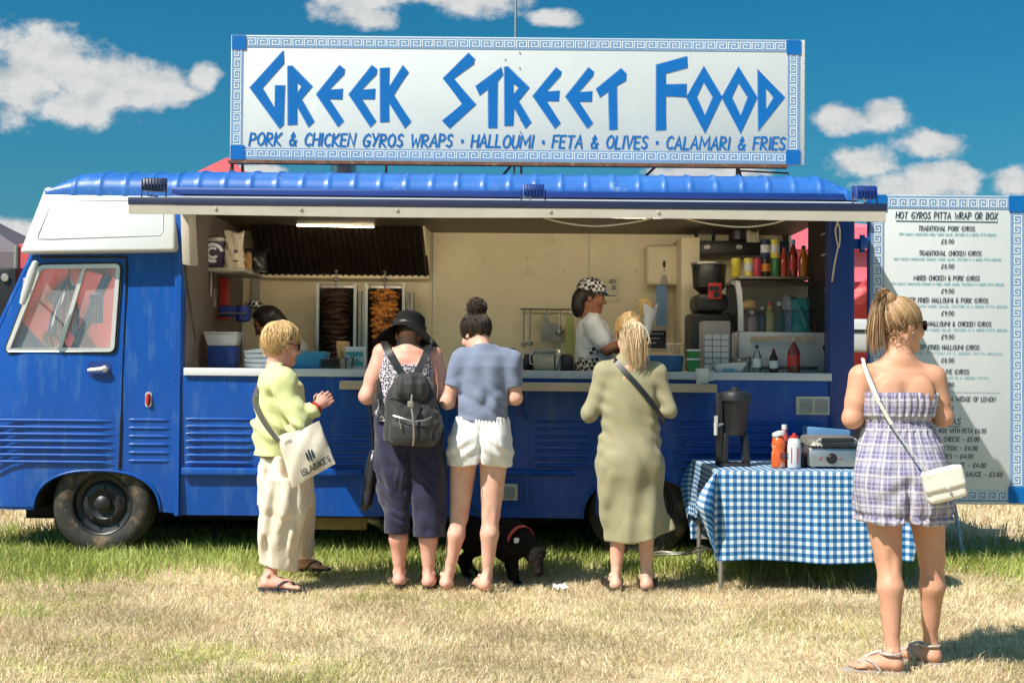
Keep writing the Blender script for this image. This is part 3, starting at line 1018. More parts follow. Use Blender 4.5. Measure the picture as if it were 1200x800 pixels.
# far cab side with its own window opening
mb = MB().plate([(-3.80, .35), (-2.26, .35), (-2.26, 2.1), (-3.3, 2.1), (-3.6, 1.5), (-3.72, 1.2)], 10.70, .03, holes=[[(-3.68, 1.24), (-2.35, 1.24), (-2.35, 2.06), (-3.32, 2.06)]])
mb.build('far_cab_side', M['blue'], truck, ang=0)
# front of the cab: sloping windscreen frame and nose
mb = MB()
mb.hexa([(-3.90, 8.95, .32), (-3.80, 8.95, .32), (-3.80, 10.6, .32), (-3.90, 10.6, .32), (-3.77, 8.95, 1.2), (-3.70, 8.95, 1.2), (-3.70, 10.6, 1.2), (-3.77, 10.6, 1.2)], bev=.02)
for y in (8.93, 10.6):
    mb.tube([(-3.70, y, 1.2), (-3.30, y - .02 if y < 9 else y, 2.08)], .03, 8)
mb.build('nose', M['blue'], truck)
mb = MB(); v4 = [mb.bm.verts.new(q) for q in ((-3.69, 8.97, 1.22), (-3.69, 10.58, 1.22), (-3.32, 10.58, 2.06), (-3.32, 8.97, 2.06))]; mb.bm.faces.new(v4)
mb.build('windscreen', M['glass'], truck, ang=0)
# dashboard, steering wheel, seat back
mb = MB()
mb.box(-3.68, -3.42, 9.0, 10.55, .95, 1.27, bev=.05)
mb.build('dashboard', M['charcoal'], truck)
mb = MB(); cs = Vector((-3.25, 9.35, 1.36)); Ms = Matrix.Translation(cs) @ Matrix.Rotation(R(60), 4, 'Y')
pts = [Ms @ Vector((math.cos(a) * .21, math.sin(a) * .21, 0)) for a in np.linspace(0, 2 * math.pi, 33)]
mb.tube(pts, .013, 8, cap=False)
mb.tube([Ms @ Vector((-.21, 0, 0)), Ms @ Vector((0, 0, -.05)), Ms @ Vector((.21, 0, 0))], .012)
mb.tube([Ms @ Vector((0, 0, -.05)), Ms @ Vector((0, 0, -.3))], .025)
mb.build('steering_wheel', M['black'], truck)
mb = MB()
for y in (9.38, 10.15):
    mb.hexa([(-3.0, y - .24, .95), (-2.9, y - .24, .95), (-2.9, y + .24, .95), (-3.0, y + .24, .95), (-2.82, y - .2, 1.55), (-2.74, y - .2, 1.55), (-2.74, y + .2, 1.55), (-2.82, y + .2, 1.55)], bev=.03)
mb.build('seat_back', M['charcoal'], truck)
# underbody
mb = MB()
mb.box(-3.5, 2.2, 9.35, 10.55, .20, .40)
mb.box(-3.7, 2.3, 10.5, 10.7, -.03, .40)  # dark skirt added to block the lit ground seen under the van
mb.build('chassis_and_added_skirt', M['underbody'], truck)
mb = MB(); a, b = P(362, 612, 9.0), P(430, 612, 9.0)
mb.box(a.x, b.x, 8.98, 9.05, a.z - .045, a.z + .04, bev=.006)
mb.build('chassis_rail', M['ochre'], truck)
mb = MB(); mb.tube([P(416, 608, 9.05), P(432, 608, 9.05), P(441, 611, 9.08), P(450, 617, 9.2)], .03, 10); mb.build('exhaust_pipe', M['steel_dull'], truck)
# flue on the roof
mb = MB(); q = P(403, 200, 9.5)
mb.cyl((q.x, 9.5, 2.66), (q.x, 9.5, P(403, 191, 9.5).z + .05), .095, n=24); mb.cyl((q.x, 9.5, 2.68), (q.x, 9.5, 2.70), .10, n=24)
mb.build('flue', M['steel'], truck)
# wheels
def wheel(u, v, Yc, r):
    c = P(u, v, Yc)
    Mx = Matrix.Rotation(R(90), 4, 'X')            # local z -> -y (towards the viewer)
    w = .10
    t = MB().lathe(c, [(r * .60, .05), (r * .62, w * .95), (r * .70, w * 1.06), (r * .82, w * 1.08), (r * .93, w * .98), (r * .985, w * .72), (r, w * .3), (r, -w * .5), (r * .95, -w), (r * .6, -w)], 48, M=Mx, cap=False)
    for k in range(60):
        a = 2 * math.pi * k / 60
    t = t.build('wheel', M['tyre'], truck, ang=50)
    rim = MB().lathe(c, [(r * .63, w * .92), (r * .60, w * .98), (r * .57, w * .9), (r * .55, w * .45), (r * .46, w * .35), (r * .40, w * .55), (r * .30, w * .62), (r * .22, w * .45), (r * .17, w * .45), (r * .16, w * .8), (r * .10, w * .95), (.001, w * .98)], 40, M=Mx, cap=False)
    for k in range(5):
        a = 2 * math.pi * k / 5 + .3
        rim.cyl(c + Vector((math.cos(a) * r * .33, -w * .55, math.sin(a) * r * .33)), c + Vector((math.cos(a) * r * .33, -w * .85, math.sin(a) * r * .33)), .012, n=8)
    rim.build('rim', M['rim'], t, ang=40)
    return t
wheel(124, 589, 8.96, .345)
wheel(749, 592, 8.98, .36)
# flags hung inside the cab
def flag(name, pts, w, label):
    f = None
q = P(113, 361, 10.2)
mb = MB().box(q.x - .052, q.x + .052, 10.2, 10.204, q.z - .12, q.z + .12)
fl = tag(mb.build('hanging_flag', M['flagwhite'], None, ang=0, loc=q), 'small striped blue and white flag hanging flat in the cab window', 'flag', 'flags in the cab')
mb = MB()
for k in range(5):
    xx = q.x - .052 + k * .0233; z1 = q.z + (.12 if k in (2,) or k > 2 else .02) 
    if k < 3: z1 = q.z + .02
    mb.box(xx, xx + .0116, 10.194, 10.199, q.z - .12, z1)
for (dx, dz) in ((-.052, .075), (-.012, .075), (-.052, .03), (-.012, .03)):
    mb.box(q.x + dx, q.x + dx + .028, 10.193, 10.198, q.z + dz, q.z + dz + .032)
mb.build('stripes', M['flagblue'], fl, ang=0)
# crumpled flag on a string
q = P(80, 350, 9.1)
mb = MB(); mb2 = MB()
for k in range(9):
    ph = k * .8; pts = []
    for i in range(9):
        t = i / 8
        wdt = .02 + .075 * math.sin(t * math.pi * .62)
        pts.append((q.x + (k / 8 - .5) * 2 * wdt - .04 * t, 9.1 + .02 * math.sin(ph + t * 3), q.z + .13 - .36 * t - (.02 * (k % 3))))
    (mb if k % 2 else mb2).tube(pts, [.007 + .004 * i / 8 for i in range(9)], 6)
fo = mb.build('hanging_flag', M['flagwhite'], None, ang=180, loc=q)
tag(fo, 'bunched blue and white flag dangling behind the sliding cab window', 'flag', 'flags in the cab')
mb2.tube([(q.x, 9.1, q.z + .13), (q.x + .01, 9.1, q.z + .28)], .006, 6)
mb2.build('stripes', M['flagblue'], fo, ang=180)

# ------------------------------------------------------------------ roof sign
YG = 9.0
sgn = thing('roof_sign', 'long white sign with big blue angular letters on the truck roof', 'sign', (0, YG, 2.7))
gx0, gz1 = XZ(271, 43.5, YG); gx1, _ = XZ(943.5, 46, YG); _, gz0 = XZ(607, 190.5, YG)
_, gz1 = XZ(607, 44, YG)
mb = MB().box(gx0, gx1, YG, YG + .04, gz0, gz1, bev=.004); mb.build('panel', M['signwhite'], sgn)
bwid = 14.5 / 168.1
mb = MB().plate([(gx0 + .008, gz0 + .006), (gx1 - .035, gz0 + .006), (gx1 - .035, gz1 - .008), (gx0 + .008, gz1 - .008)], YG - .003, .0025, holes=[[(gx0 + bwid, gz0 + bwid), (gx1 - .035 - bwid, gz0 + bwid), (gx1 - .035 - bwid, gz1 - bwid), (gx0 + bwid, gz1 - bwid)]])
bd = mb.build('border', M['border'], sgn, ang=0)
mb = MB(); hh = bwid * .62
L = gx1 - gx0 - .035 - 2 * bwid
greek_key(mb, gx0 + bwid + .01, gz1 - bwid + .012, L - .02, hh, YG - .004, n=46)
greek_key(mb, gx0 + bwid + .01, gz0 + .022, L - .02, hh, YG - .004, n=46)
greek_key(mb, gx0 + .02, gz0 + bwid + .02, gz1 - gz0 - 2 * bwid - .03, hh, YG - .004, True, n=9)
greek_key(mb, gx1 - .035 - bwid + .012, gz0 + bwid + .02, gz1 - gz0 - 2 * bwid - .03, hh, YG - .004, True, n=9)
mb.build('key_pattern', M['keywhite'], bd, ang=0)
cs_ = bwid * 1.15
for x in (gx0 + .006, gx1 - .035 - cs_ + .004):
    for z in (gz0 + .003, gz1 - cs_ - .004):
        MB().box(x, x + cs_, YG - .008, YG - .0045, z, z + cs_).build('corner_square', M['signblue'], sgn, ang=0)
Z1 = lambda p: XZ(240 + p[0] / 3.158, 20 + p[1] / 3.158, YG)
Z2 = lambda p: XZ(600 + p[0] / 3.158, 20 + p[1] / 3.158, YG)
letters = [
 (Z1, [(292, 126), (168, 262), (278, 412), (290, 400), (295, 254), (262, 254), (258, 335), (214, 262), (294, 172)], None),
 (Z1, [(308, 182), (322, 182), (397, 258), (357, 305), (404, 388), (385, 407), (342, 330), (341, 398), (309, 400)], [(341, 243), (341, 283), (360, 258)]),
 (Z1, [(500, 180), (517, 196), (516, 212), (460, 270), (510, 268), (508, 304), (462, 304), (515, 385), (494, 406), (414, 287)], None),
 (Z1, [(620, 180), (637, 196), (636, 212), (580, 270), (630, 268), (628, 304), (582, 304), (635, 386), (614, 407), (534, 287)], None),
 (Z1, [(650, 190), (682, 188), (682, 262), (735, 180), (753, 205), (700, 288), (762, 388), (742, 411), (682, 315), (681, 388), (651, 390)], None),
 (Z1, [(977, 135), (998, 158), (996, 174), (922, 228), (1002, 324), (905, 412), (880, 385), (952, 322), (883, 228)], None),
 (Z1, [(1003, 258), (1098, 188), (1102, 214), (1082, 240), (1080, 411), (1051, 411), (1050, 266), (1018, 290)], None),
 (Z1, [(1110, 185), (1120, 185), (1200, 263), (1160, 312), (1207, 391), (1188, 412), (1145, 335), (1140, 402), (1111, 403)], [(1141, 246), (1141, 288), (1164, 263)]),
 (Z2, [(165, 188), (182, 205), (180, 218), (126, 277), (175, 275), (172, 311), (128, 311), (180, 393), (160, 412), (78, 293)], None),
 (Z2, [(285, 188), (302, 205), (300, 218), (247, 279), (296, 277), (294, 313), (248, 313), (300, 393), (280, 412), (199, 295)], None),
 (Z2, [(312, 268), (405, 192), (422, 212), (420, 235), (386, 256), (388, 416), (362, 418), (358, 275), (326, 297)], None),
 (Z2, [(535, 178), (648, 148), (650, 188), (569, 210), (569, 252), (645, 250), (645, 296), (569, 294), (569, 418), (534, 420)], None),
 (Z2, [(710, 184), (776, 297), (714, 430), (646, 298)], [(709, 240), (745, 297), (714, 366), (682, 297)]),
 (Z2, [(838, 186), (906, 298), (846, 431), (777, 298)], [(838, 243), (874, 298), (846, 367), (812, 298)]),
 (Z2, [(910, 195), (1008, 298), (912, 422)], [(937, 262), (970, 298), (938, 345)]),
]
mb = MB(); mbe = MB()
for f, pts, hole in letters:
    o = [f(p) for p in pts]
    mb.plate(o, YG - .004, .003, holes=[[f(p) for p in hole]] if hole else ())
    mbe.plate(offset_poly(o, .007), YG - .002, .0015, holes=[offset_poly([f(p) for p in hole], -.007)] if hole else ())
lt = mb.build('large_lettering', M['signblue'], sgn, ang=0)
mbe.build('letter_outline', M['signedge'], lt, ang=0)
mb = MB()
x0, z0 = XZ(292, 169, YG); x1, _ = XZ(919, 175, YG); z0 = XZ(607, 173.2, YG)[1]
write(mb, "PORK & CHICKEN GYROS WRAPS * HALLOUMI * FETA & OLIVES * CALAMARI & FRIES", x0, z0, 14.5 / 168, YG - .003, stroke=.155, shear=.16, width=x1 - x0)
mb.build('small_lettering', M['signblue'], sgn, ang=0)
# angle iron under the sign, posts and stays down to the roof
mb = MB()
mb.box(gx0 - .01, gx1 - .12, YG - .01, YG + .05, gz0 - .022, gz0 - .002)
for u in (271, 283, 452, 611, 865):
    q = P(u, 195, YG); mb.box(q.x - .008, q.x + .008, YG + .02, YG + .05, 2.62, gz0 - .01)
for u, du in ((271, -6), (770, -8), (600, -8), (866, 6)):
    q = P(u, 195, YG); mb.tube([(q.x, YG + .04, gz0 - .01), (q.x + du * .012, YG + .25, 2.66)], .009, 6)
q = P(865, 199, YG); q2 = P(926, 201, YG)
mb.tube([(q.x, YG + .06, gz0 - .035), (q2.x, YG + .06, gz0 - .05), (q2.x, YG + .06, 2.64)], .007, 6)
mb.build('support_frame', M['rust'], sgn)
mb = MB()
for k in range(14):
    mb.box(gx1 - .006, gx1 + .004, YG - .004, YG + .03, gz0 + .05 + k * .06, gz0 + .058 + k * .06)
for u, v in ((609, 62), (609, 80), (610, 155), (610, 140), (592, 70)):
    q = P(u, v, YG - .001); mb.lathe(Vector((q.x, YG - .004, q.z)), [(.006, 0), (.004, .003)], 8, M=Matrix.Rotation(R(90), 4, 'X'))
mb.build('rivets', M['steel_dull'], sgn)
# flag pole
q = P(604, 44, 9.1)
mb = MB().cyl((q.x, 9.1, 2.68), (q.x, 9.1, gz1 + 1.2), .009, n=10); mb.cyl((q.x, 9.1, gz1 - .02), (q.x, 9.1, gz1 + .02), .022, n=10)
tag(mb.build('flag_pole', M['steel'], None, loc=Vector((q.x, 9.1, 2.68))), 'thin bare metal pole rising behind the middle of the roof sign', 'pole')

# ------------------------------------------------------------------ menu board
YB = 8.86
brd = thing('menu_board', 'tall white menu board with a Greek key border hung beside the truck', 'menu board', (2.9, YB, 0))
b0, b1 = XZ(1019.5, 400, YB)[0], XZ(1201, 400, YB)[0]
t1, t0 = XZ(1110, 229, YB)[1], XZ(1110, 590.5, YB)[1]
MB().box(b0, b1, YB, YB + .035, t0, t1, bev=.004).build('panel', M['signwhite'], brd)
bw_ = 16 / 170.8
cr_ = 19 / 170.8
mb = MB().plate([(b0 + .004, t0 + .02), (b1 - .006, t0 + .02), (b1 - .006, t1 - .006), (b0 + .004, t1 - .006)], YB - .003, .0025, holes=[[(b0 + bw_, t0 + bw_), (b1 - bw_ - .006, t0 + bw_), (b1 - bw_ - .006, t1 - bw_), (b0 + bw_, t1 - bw_)]])
bd = mb.build('border', M['border'], brd, ang=0)
mb = MB(); hh = bw_ * .66
greek_key(mb, b0 + cr_ + .01, t1 - bw_ + .010, b1 - b0 - 2 * cr_ - .02, hh, YB - .004, n=12)
greek_key(mb, b0 + cr_ + .01, t0 + .03, b1 - b0 - 2 * cr_ - .02, hh, YB - .004, n=12)
greek_key(mb, b0 + .02, t0 + cr_ + .02, t1 - t0 - 2 * cr_ - .04, hh, YB - .004, True, n=26)
greek_key(mb, b1 - bw_ + .01, t0 + cr_ + .02, t1 - t0 - 2 * cr_ - .04, hh, YB - .004, True, n=26)
mb.build('key_pattern', M['keywhite'], bd, ang=0)
for x in (b0 - .001, b1 - cr_):
    for z in (t0 + .012, t1 - cr_):
        MB().box(x, x + cr_, YB - .008, YB - .0045, z, z + cr_).build('corner_square', M['signblue'], brd, ang=0)
mb = MB(); mt = MB()
cx = XZ(1109, 400, YB)[0]


def line(s, v, hpx, wpx, ink=True, u=1109, st=.13, seed=0):
    x, z = XZ(u, v, YB)
    write(mb if ink else mt, s, 0, z, hpx / 170.8, YB - .003, width=wpx / 170.8, center=None if False else x, stroke=st, shear=.12, seed=seed) if False else _line(s, x, z, hpx, wpx, mb if ink else mt, st, seed)


def _line(s, x, z, hpx, wpx, tgt, st, seed):
    w = wpx / 170.8
    write(tgt, s, x - w / 2, z, hpx / 170.8, YB - .003, width=w, stroke=st, shear=.12, seed=seed)


line("HOT GYROS PITTA WRAP OR BOX", 256.5, 7.6, 119, st=.14)
x, z = XZ(1050, 259, YB); x2, _ = XZ(1169, 259, YB)
mb.ribbon([(x, z), (x2, z - .002)], .006, YB - .003, lambda a, b, c: Vector((a, c, b)))
items = [("TRADITIONAL PORK GYROS", 270.5, 66, 1109), ("TRADITIONAL CHICKEN GYROS", 299.5, 73, 1113), ("MIXED CHICKEN & PORK GYROS", 328.5, 77, 1109), ("DEEP FRIED HALLOUMI & PORK GYROS", 354.5, 97, 1109),
         ("DEEP FRIED HALLOUMI & CHICKEN GYROS", 382, 104, 1109), ("DEEP FRIED HALLOUMI GYROS", 409.5, 74, 1110), ("FETA & OLIVE GYROS", 438, 56, 1107)]
subs = ["(SPIT ROAST MARINATED PORK, MIXED SALAD, TZATZIKI IN A GREEK PITTA BREAD)", "(SPIT ROAST MARINATED CHICKEN, MIXED SALAD, TZATZIKI IN A GREEK PITTA BREAD)", "(SPIT ROAST MARINATED CHICKEN/PORK, MIXED SALAD, TZATZIKI IN A GREEK PITTA BREAD)".replace('/', ' & '),
        "(SPIT ROAST PORK WITH MIXED SALAD, TZATZIKI IN A GREEK PITTA BREAD)", "(SPIT ROAST CHICKEN WITH MIXED SALAD, TZATZIKI IN A GREEK PITTA BREAD)", "(MIXED SALAD, TZATZIKI IN A GREEK PITTA BREAD)", "(MIXED SALAD, HALLOUMI IN A GREEK PITTA)"]
pr = ["£8.00", "£8.00", "£9.00", "£9.00", "£9.00", "£8.00", "£8.00"]
for (s, v, w, u), sub, p in zip(items, subs, pr):
    line(s, v, 5.4, w, u=u, st=.14, seed=int(v))
    line(sub, v + 5.6, 2.6, min(140, w * 1.72), ink=False, u=1110, st=.16, seed=int(v) + 1)
    line(p, v + 15, 5.0, 14.5, u=1110, st=.15, seed=3)
x, z = XZ(1046, 459, YB); x2, _ = XZ(1171, 459, YB)
k = x
while k < x2:
    mt.ribbon([(k, z), (k + .012, z)], .004, YB - .003, lambda a, b, c: Vector((a, c, b))); k += .018
line("CALAMARI & FRIES WITH A WEDGE OF LEMON", 470, 5.4, 118, u=1107, st=.14)
line("£9.00", 481, 5.0, 14.5, u=1109, st=.15)
line("EXTRAS", 497, 7, 32, u=1109, st=.14)
mb.ribbon([XZ(1092, 499.5, YB), XZ(1125, 499.5, YB)], .005, YB - .003, lambda a, b, c: Vector((a, c, b)))
for s, v, u1, w in (("GREEK SALAD BOX WITH FETA £6.00", 507, 1155, 92), ("PORTION FETA CHEESE - £5.00", 517, 1147, 84), ("FRIES PORTION - £4.00", 527.5, 1145, 66), ("OLIVES - £4.00", 537, 1140, 44), ("TZATZIKI SAUCE - £4.00", 547.5, 1155, 72), ("HOT CHILLI SAUCE - £3.00", 558, 1174, 78)):
    line(s, v, 5.2, w, u=u1 - w / 2, st=.14, seed=int(v))
mb.build('lettering', M['ink'], brd, ang=0)
mt.build('small_lettering', M['teal_ink'], brd, ang=0)
# hinges to the truck and prop leg
mb = MB()
for v in (286, 480):
    q = P(1008, v, YB)
    mb.box(2.33, q.x + .02, YB - .01, YB + .02, q.z - .035, q.z + .035)
    mb.cyl((q.x + .01, YB - .015, q.z - .06), (q.x + .01, YB - .015, q.z + .06), .018, n=10)
    mb.hexa([(q.x - .01, YB - .05, q.z - .05), (q.x + .04, YB - .05, q.z - .03), (q.x + .04, YB - .01, q.z - .03), (q.x - .01, YB - .01, q.z - .05), (q.x - .01, YB - .05, q.z + .03), (q.x + .05, YB - .05, q.z + .05), (q.x + .05, YB - .01, q.z + .05), (q.x - .01, YB - .01, q.z + .03)], bev=.005)
mb.box(b0 - .012, b0 - .002, YB - .005, YB + .04, t0, t1)
mb.build('hinge', M['blue'], brd)
mb = MB()
a, b = P(1112, 588, YB + .05), P(1124, 616, YB + .05)
mb.tube([a + Vector((0, 0, .2)), (b.x + .06, YB + .12, -.01)], .014, 8)
mb.tube([(b0 + .12, YB + .06, t0 + .2), (b0 + .08, YB + .14, -.01)], .014, 8)
mb.build('prop_leg', M['border'], brd)
# ------------------------------------------------------------------ background tents
def gazebo(name, label, xc, yc, w, d, eave, peak, m, group=None, wall=True, z0=0.0):
    t = thing(name, label, 'tent', (xc, yc, 0), group)
    x0, x1, y0, y1 = xc - w / 2, xc + w / 2, yc - d / 2, yc + d / 2
    mb = MB()
    c = [Vector((x0, y0, eave)), Vector((x1, y0, eave)), Vector((x1, y1, eave)), Vector((x0, y1, eave))]
    top = Vector((xc, yc, peak)); N = 8
    for k in range(4):
        a, b = c[k], c[(k + 1) % 4]
        rows = []
        for i in range(N + 1):
            t_ = i / N; p, q = a.lerp(top, t_), b.lerp(top, t_)
            row = []
            for j in range(7):
                v = p.lerp(q, j / 6); v.z -= .05 * math.sin(math.pi * j / 6) * (1 - t_) + .04 * math.sin(math.pi * t_)
                row.append(mb.bm.verts.new(v))
            rows.append(row)
        for A, B in zip(rows, rows[1:]):
            for j in range(6): mb.bm.faces.new((A[j], A[j + 1], B[j + 1], B[j]))
        mb.bm.faces.new([mb.bm.verts.new(v) for v in (a, b, b - Vector((0, 0, .22)), a - Vector((0, 0, .22)))])
    mb.build('canopy', m, t, ang=50)
    for v in c:
        MB().cyl((v.x, v.y, 0), (v.x, v.y, eave), .025, n=8).build('post', M['steel_dull'], t)
    if wall:
        mb = MB(); NX = 60
        A = [mb.bm.verts.new((x0 + (x1 - x0) * i / NX, y0 + .03 + .025 * math.sin(i * 1.1), eave - .02)) for i in range(NX + 1)]
        B = [mb.bm.verts.new((x0 + (x1 - x0) * i / NX + .04 * math.sin(i * .37), y0 + .03 + .05 * math.sin(i * .9 + .4), z0 + .02)) for i in range(NX + 1)]
        for i in range(NX): mb.bm.faces.new((A[i], A[i + 1], B[i + 1], B[i]))
        mb.build('side_wall', m, t, ang=180)
    return t


gazebo('market_tent', 'red gazebo with a pointed roof and cloth walls standing behind the truck cab', -3.18, 14.3, 3.3, 3.5, 2.46, 3.62, M['pvc'], 'tents behind the truck')
gazebo('market_tent', 'dark grey tent with a sloping roof at the far left of the field', -7.95, 18.5, 3.1, 3.0, 2.78, 3.62, M['tentgrey'], 'tents behind the truck')
pt = gazebo('market_tent', 'bright pink tent seen through the gap beside the menu board', 3.75, 15.0, 3.4, 3.0, 2.80, 3.05, M['pink'], 'tents behind the truck', wall=False)
mb = MB()
def cloth_wall(mb, x0, x1, y, z0, z1, amp=.03, fr=9.0, nx=70, nz=10, drape=0.0):
    G = [[mb.bm.verts.new((x0 + (x1 - x0) * i / nx, y + amp * math.sin(x0 + fr * (x1 - x0) * i / nx + j * .35) + amp * .5 * math.sin(23 * i / nx + j), z1 + (z0 - z1) * j / nz + drape * math.sin(i * .55))) for i in range(nx + 1)] for j in range(nz + 1)]
    for j in range(nz):
        for i in range(nx): mb.bm.faces.new((G[j][i], G[j][i + 1], G[j + 1][i + 1], G[j + 1][i]))
cloth_wall(mb, 2.05, 5.45, 13.6, 2.25, 2.82, .015, 3)
mb.build('side_wall', M['pink'], pt, ang=180)
mb = MB(); cloth_wall(mb, 2.05, 5.45, 13.62, 2.02, 2.27, .05, 16, drape=.02)
mb.build('valance', M['pvc'], pt, ang=180)
mb = MB(); cloth_wall(mb, 2.05, 5.45, 16.4, .02, 2.8, .03, 7); mb.build('rear_wall', M['pvc'], pt, ang=180)
mb = MB(); mb.box(2.4, 5.2, 13.5, 14.1, .78, .84); cloth_wall(mb, 2.4, 5.2, 13.48, .05, .80, .02, 20)
mb.build('stall_counter', M['black'], pt)
bulb = bpy.data.materials.new('warm_bulb'); bulb.use_nodes = True
bb = bulb.node_tree.nodes['Principled BSDF']; bb.inputs['Emission Color'].default_value = (1, .62, .28, 1); bb.inputs['Emission Strength'].default_value = 14
lw = tag(MB().tube([P(985, 343, 13.9), P(1003, 347, 13.9), P(1030, 345, 13.9)], .03, 6).build('light_string', M['black'], None, loc=P(1005, 346, 13.9)), 'string of warm bulbs hanging under the pink tent edge', 'lights')
for u in (1005.5, 1014.5):
    c = P(u, 344.5, 13.82)
    MB().lathe(c, [(.001, -.035), (.025, -.025), (.035, 0), (.025, .025), (.001, .035)], 10).build('bulb', bulb, lw, ang=180)
q = P(1009, 392, 13.3)
mb = MB().box(q.x - .35, q.x + .35, 13.2, 13.5, q.z - .18, q.z + .16, bev=.06)
wv = tag(mb.build('cool_box', M['white'], None, loc=q), 'white box standing on the dark stall counter under the pink tent', 'box')
MB().box(q.x - .36, q.x + .36, 13.19, 13.51, q.z + .02, q.z + .05).build('lid_seam', M['black'], wv)
for i, (z0, z1) in enumerate(((0, .75), (.76, 1.5), (1.51, 2.18))):
    mb = MB().box(-5.15, -4.50, 11.7, 12.3, z0, z1, bev=.02)
    sp = mb.build('speaker_case', M['black'], None, loc=Vector((-4.82, 12, z0)))
    tag(sp, ['black speaker case resting on the grass, lowest of the stack behind the cab', 'black speaker case in the middle of the stack behind the cab', 'black speaker case on top of the stack behind the cab'][i], 'speaker case', 'speaker cases behind the cab')
    mb = MB()
    for x in (-5.06, -4.6):
        for z in (z0 + .09, z1 - .09):
            mb.lathe(Vector((x, 11.69, z)), [(.04, 0), (.035, .012), (.001, .014)], 12, M=Matrix.Rotation(R(90), 4, 'X'))
    mb.build('corner_fitting', M['steel_dull'], sp)

# ------------------------------------------------------------------ truck interior fittings (parts of the truck)
# extractor hood with baffle filters
YW = 10.69
h0, h1 = P(303, 255, 10.2), P(500, 255, 10.2)
mb = MB()
zt_, zl_ = P(400, 250, 10.2).z, P(400, 263, 10.2).z
mb.box(P(318, 255, 10.2).x - .5, P(497, 255, 10.2).x, 10.19, 10.21, zl_, zt_ + .05)
zb_ = P(400, 324, 10.62).z
fx0, fx1 = P(300, 300, 10.5).x, P(497, 262, 10.2).x
fxb = P(503, 323, 10.62).x
mb.box(fx0, fxb, 10.60, 10.69, zb_ - .015, zb_ + .012)
mb.hexa([(fx1 - .012, 10.2, zl_), (fx1 + .006, 10.2, zl_), (fxb + .006, 10.66, zb_), (fxb - .012, 10.66, zb_), (fx1 - .012, 10.2, zl_ + .05), (fx1 + .006, 10.2, zl_ + .05), (fxb + .006, 10.66, zl_ + .05), (fxb - .012, 10.66, zl_ + .05)])
hood = mb.build('extractor_hood', M['wall_in'], truck)
mb = MB()
G = []
nb = 27
for i in range(nb * 4 + 1):
    t = i / (nb * 4); ph = (i % 4)
    o = .012 if ph in (1, 2) else -.004
    xt = fx0 + (fx1 - fx0) * t; xb2 = fx0 + (fxb - fx0) * t
    G.append((mb.bm.verts.new((xt, 10.215 - o, zl_ + .008 - o)), mb.bm.verts.new((xb2, 10.615 - o, zb_ + .012 - o))))
for A, B in zip(G, G[1:]): mb.bm.faces.new((A[0], B[0], B[1], A[1]))
mb.build('baffle_filter', mat('greasy_filter', (.045, .032, .024), .35, metal=.5, var=.3), hood, ang=0)
a, b = P(348, 264, 10.17), P(438, 266, 10.17)
tube_m = bpy.data.materials.new('lit_tube'); tube_m.use_nodes = True
tb_ = tube_m.node_tree.nodes['Principled BSDF']; tb_.inputs['Emission Color'].default_value = (1, .80, .50, 1); tb_.inputs['Emission Strength'].default_value = 11
MB().tube([a, b], .0065, 8).build('tube_lamp', tube_m, hood)
tube_c = tube_m.copy(); tube_c.name = 'added_fill_tube'; tube_c.node_tree.nodes['Principled BSDF'].inputs['Emission Strength'].default_value = 21; tube_c.node_tree.nodes['Principled BSDF'].inputs['Emission Color'].default_value = (1, .86, .64, 1)
for xx in (-1.15, .95):  # unseen tubes added behind the hatch lip to brighten the serving area
    lt_ = MB().box(xx - .72, xx + .72, 9.02, 9.10, 2.405, 2.429, bev=.004).build('added_fill_lamp', M['counter'], truck)
    MB().tube([(xx - .68, 9.06, 2.385), (xx + .68, 9.06, 2.385)], .013, 8).build('tube_lamp', tube_c, lt_)
q = P(484, 257, 10.185)
mb = MB(); mb.plate([(q.x - .03, q.z + .035), (q.x - .005, q.z + .035), (q.x + .02, q.z - .02), (q.x + .0, q.z - .015)], 10.186, .003)
mb.box(q.x - .035, q.x + .05, 10.186, 10.189, q.z - .05, q.z - .03)
mb.build('warning_sticker', M['red'], hood, ang=0)
# back counter, left shelf, racks
mb = MB().box(-2.23, 2.2, 10.1, 10.69, 1.20, 1.24, bev=.005); mb.box(-2.23, 2.2, 10.12, 10.16, .46, 1.2)
mb.build('back_counter', M['steel'], truck)
a, b = P(228, 316, 9.6), P(290, 318, 9.6)
mb = MB().box(-2.235, b.x, 9.45, 10.2, a.z - .02, a.z + .006, bev=.003)
for y in (9.5, 10.1):
    mb.tube([(-2.22, y, a.z - .2), (-2.22, y, a.z - .02), (b.x - .05, y, a.z - .02)], .008, 6)
mb.build('wall_shelf', M['cream'], truck)
q = P(300, 350, YW - .01)
MB().box(q.x - .03, q.x + .03, 10.66, 10.69, P(300, 372, YW).z, P(300, 325, YW).z).build('wall_bracket', M['cream'], truck)
# cupboard edge at the right of the back wall
mb = MB(); a, b = P(786, 288, 10.4), P(808, 420, 10.4)
mb.box(a.x + .06, b.x + .05, 10.2, 10.69, 1.25, 2.36, bev=.01)
mb.build('cupboard', M['wall_in'], truck)
# high rack over the drinks, with the two handles
mb = MB(); a, b = P(812, 290, 10.3), P(925, 302, 10.3)
mb.box(a.x, 2.2, 10.25, 10.69, P(860, 300, 10.3).z, P(860, 283, 10.3).z, bev=.006)
rk = mb.build('high_rack', M['black'], truck)
for u in (829, 866):
    q = P(u, 289.5, 10.23); MB().lathe(q, [(.026, 0), (.026, .012), (.016, .014), (.014, .004), (.001, .004)], 16, M=Matrix.Rotation(R(90), 4, 'X'), sx=1, sy=.75).build('ring_handle', M['chrome'], rk)
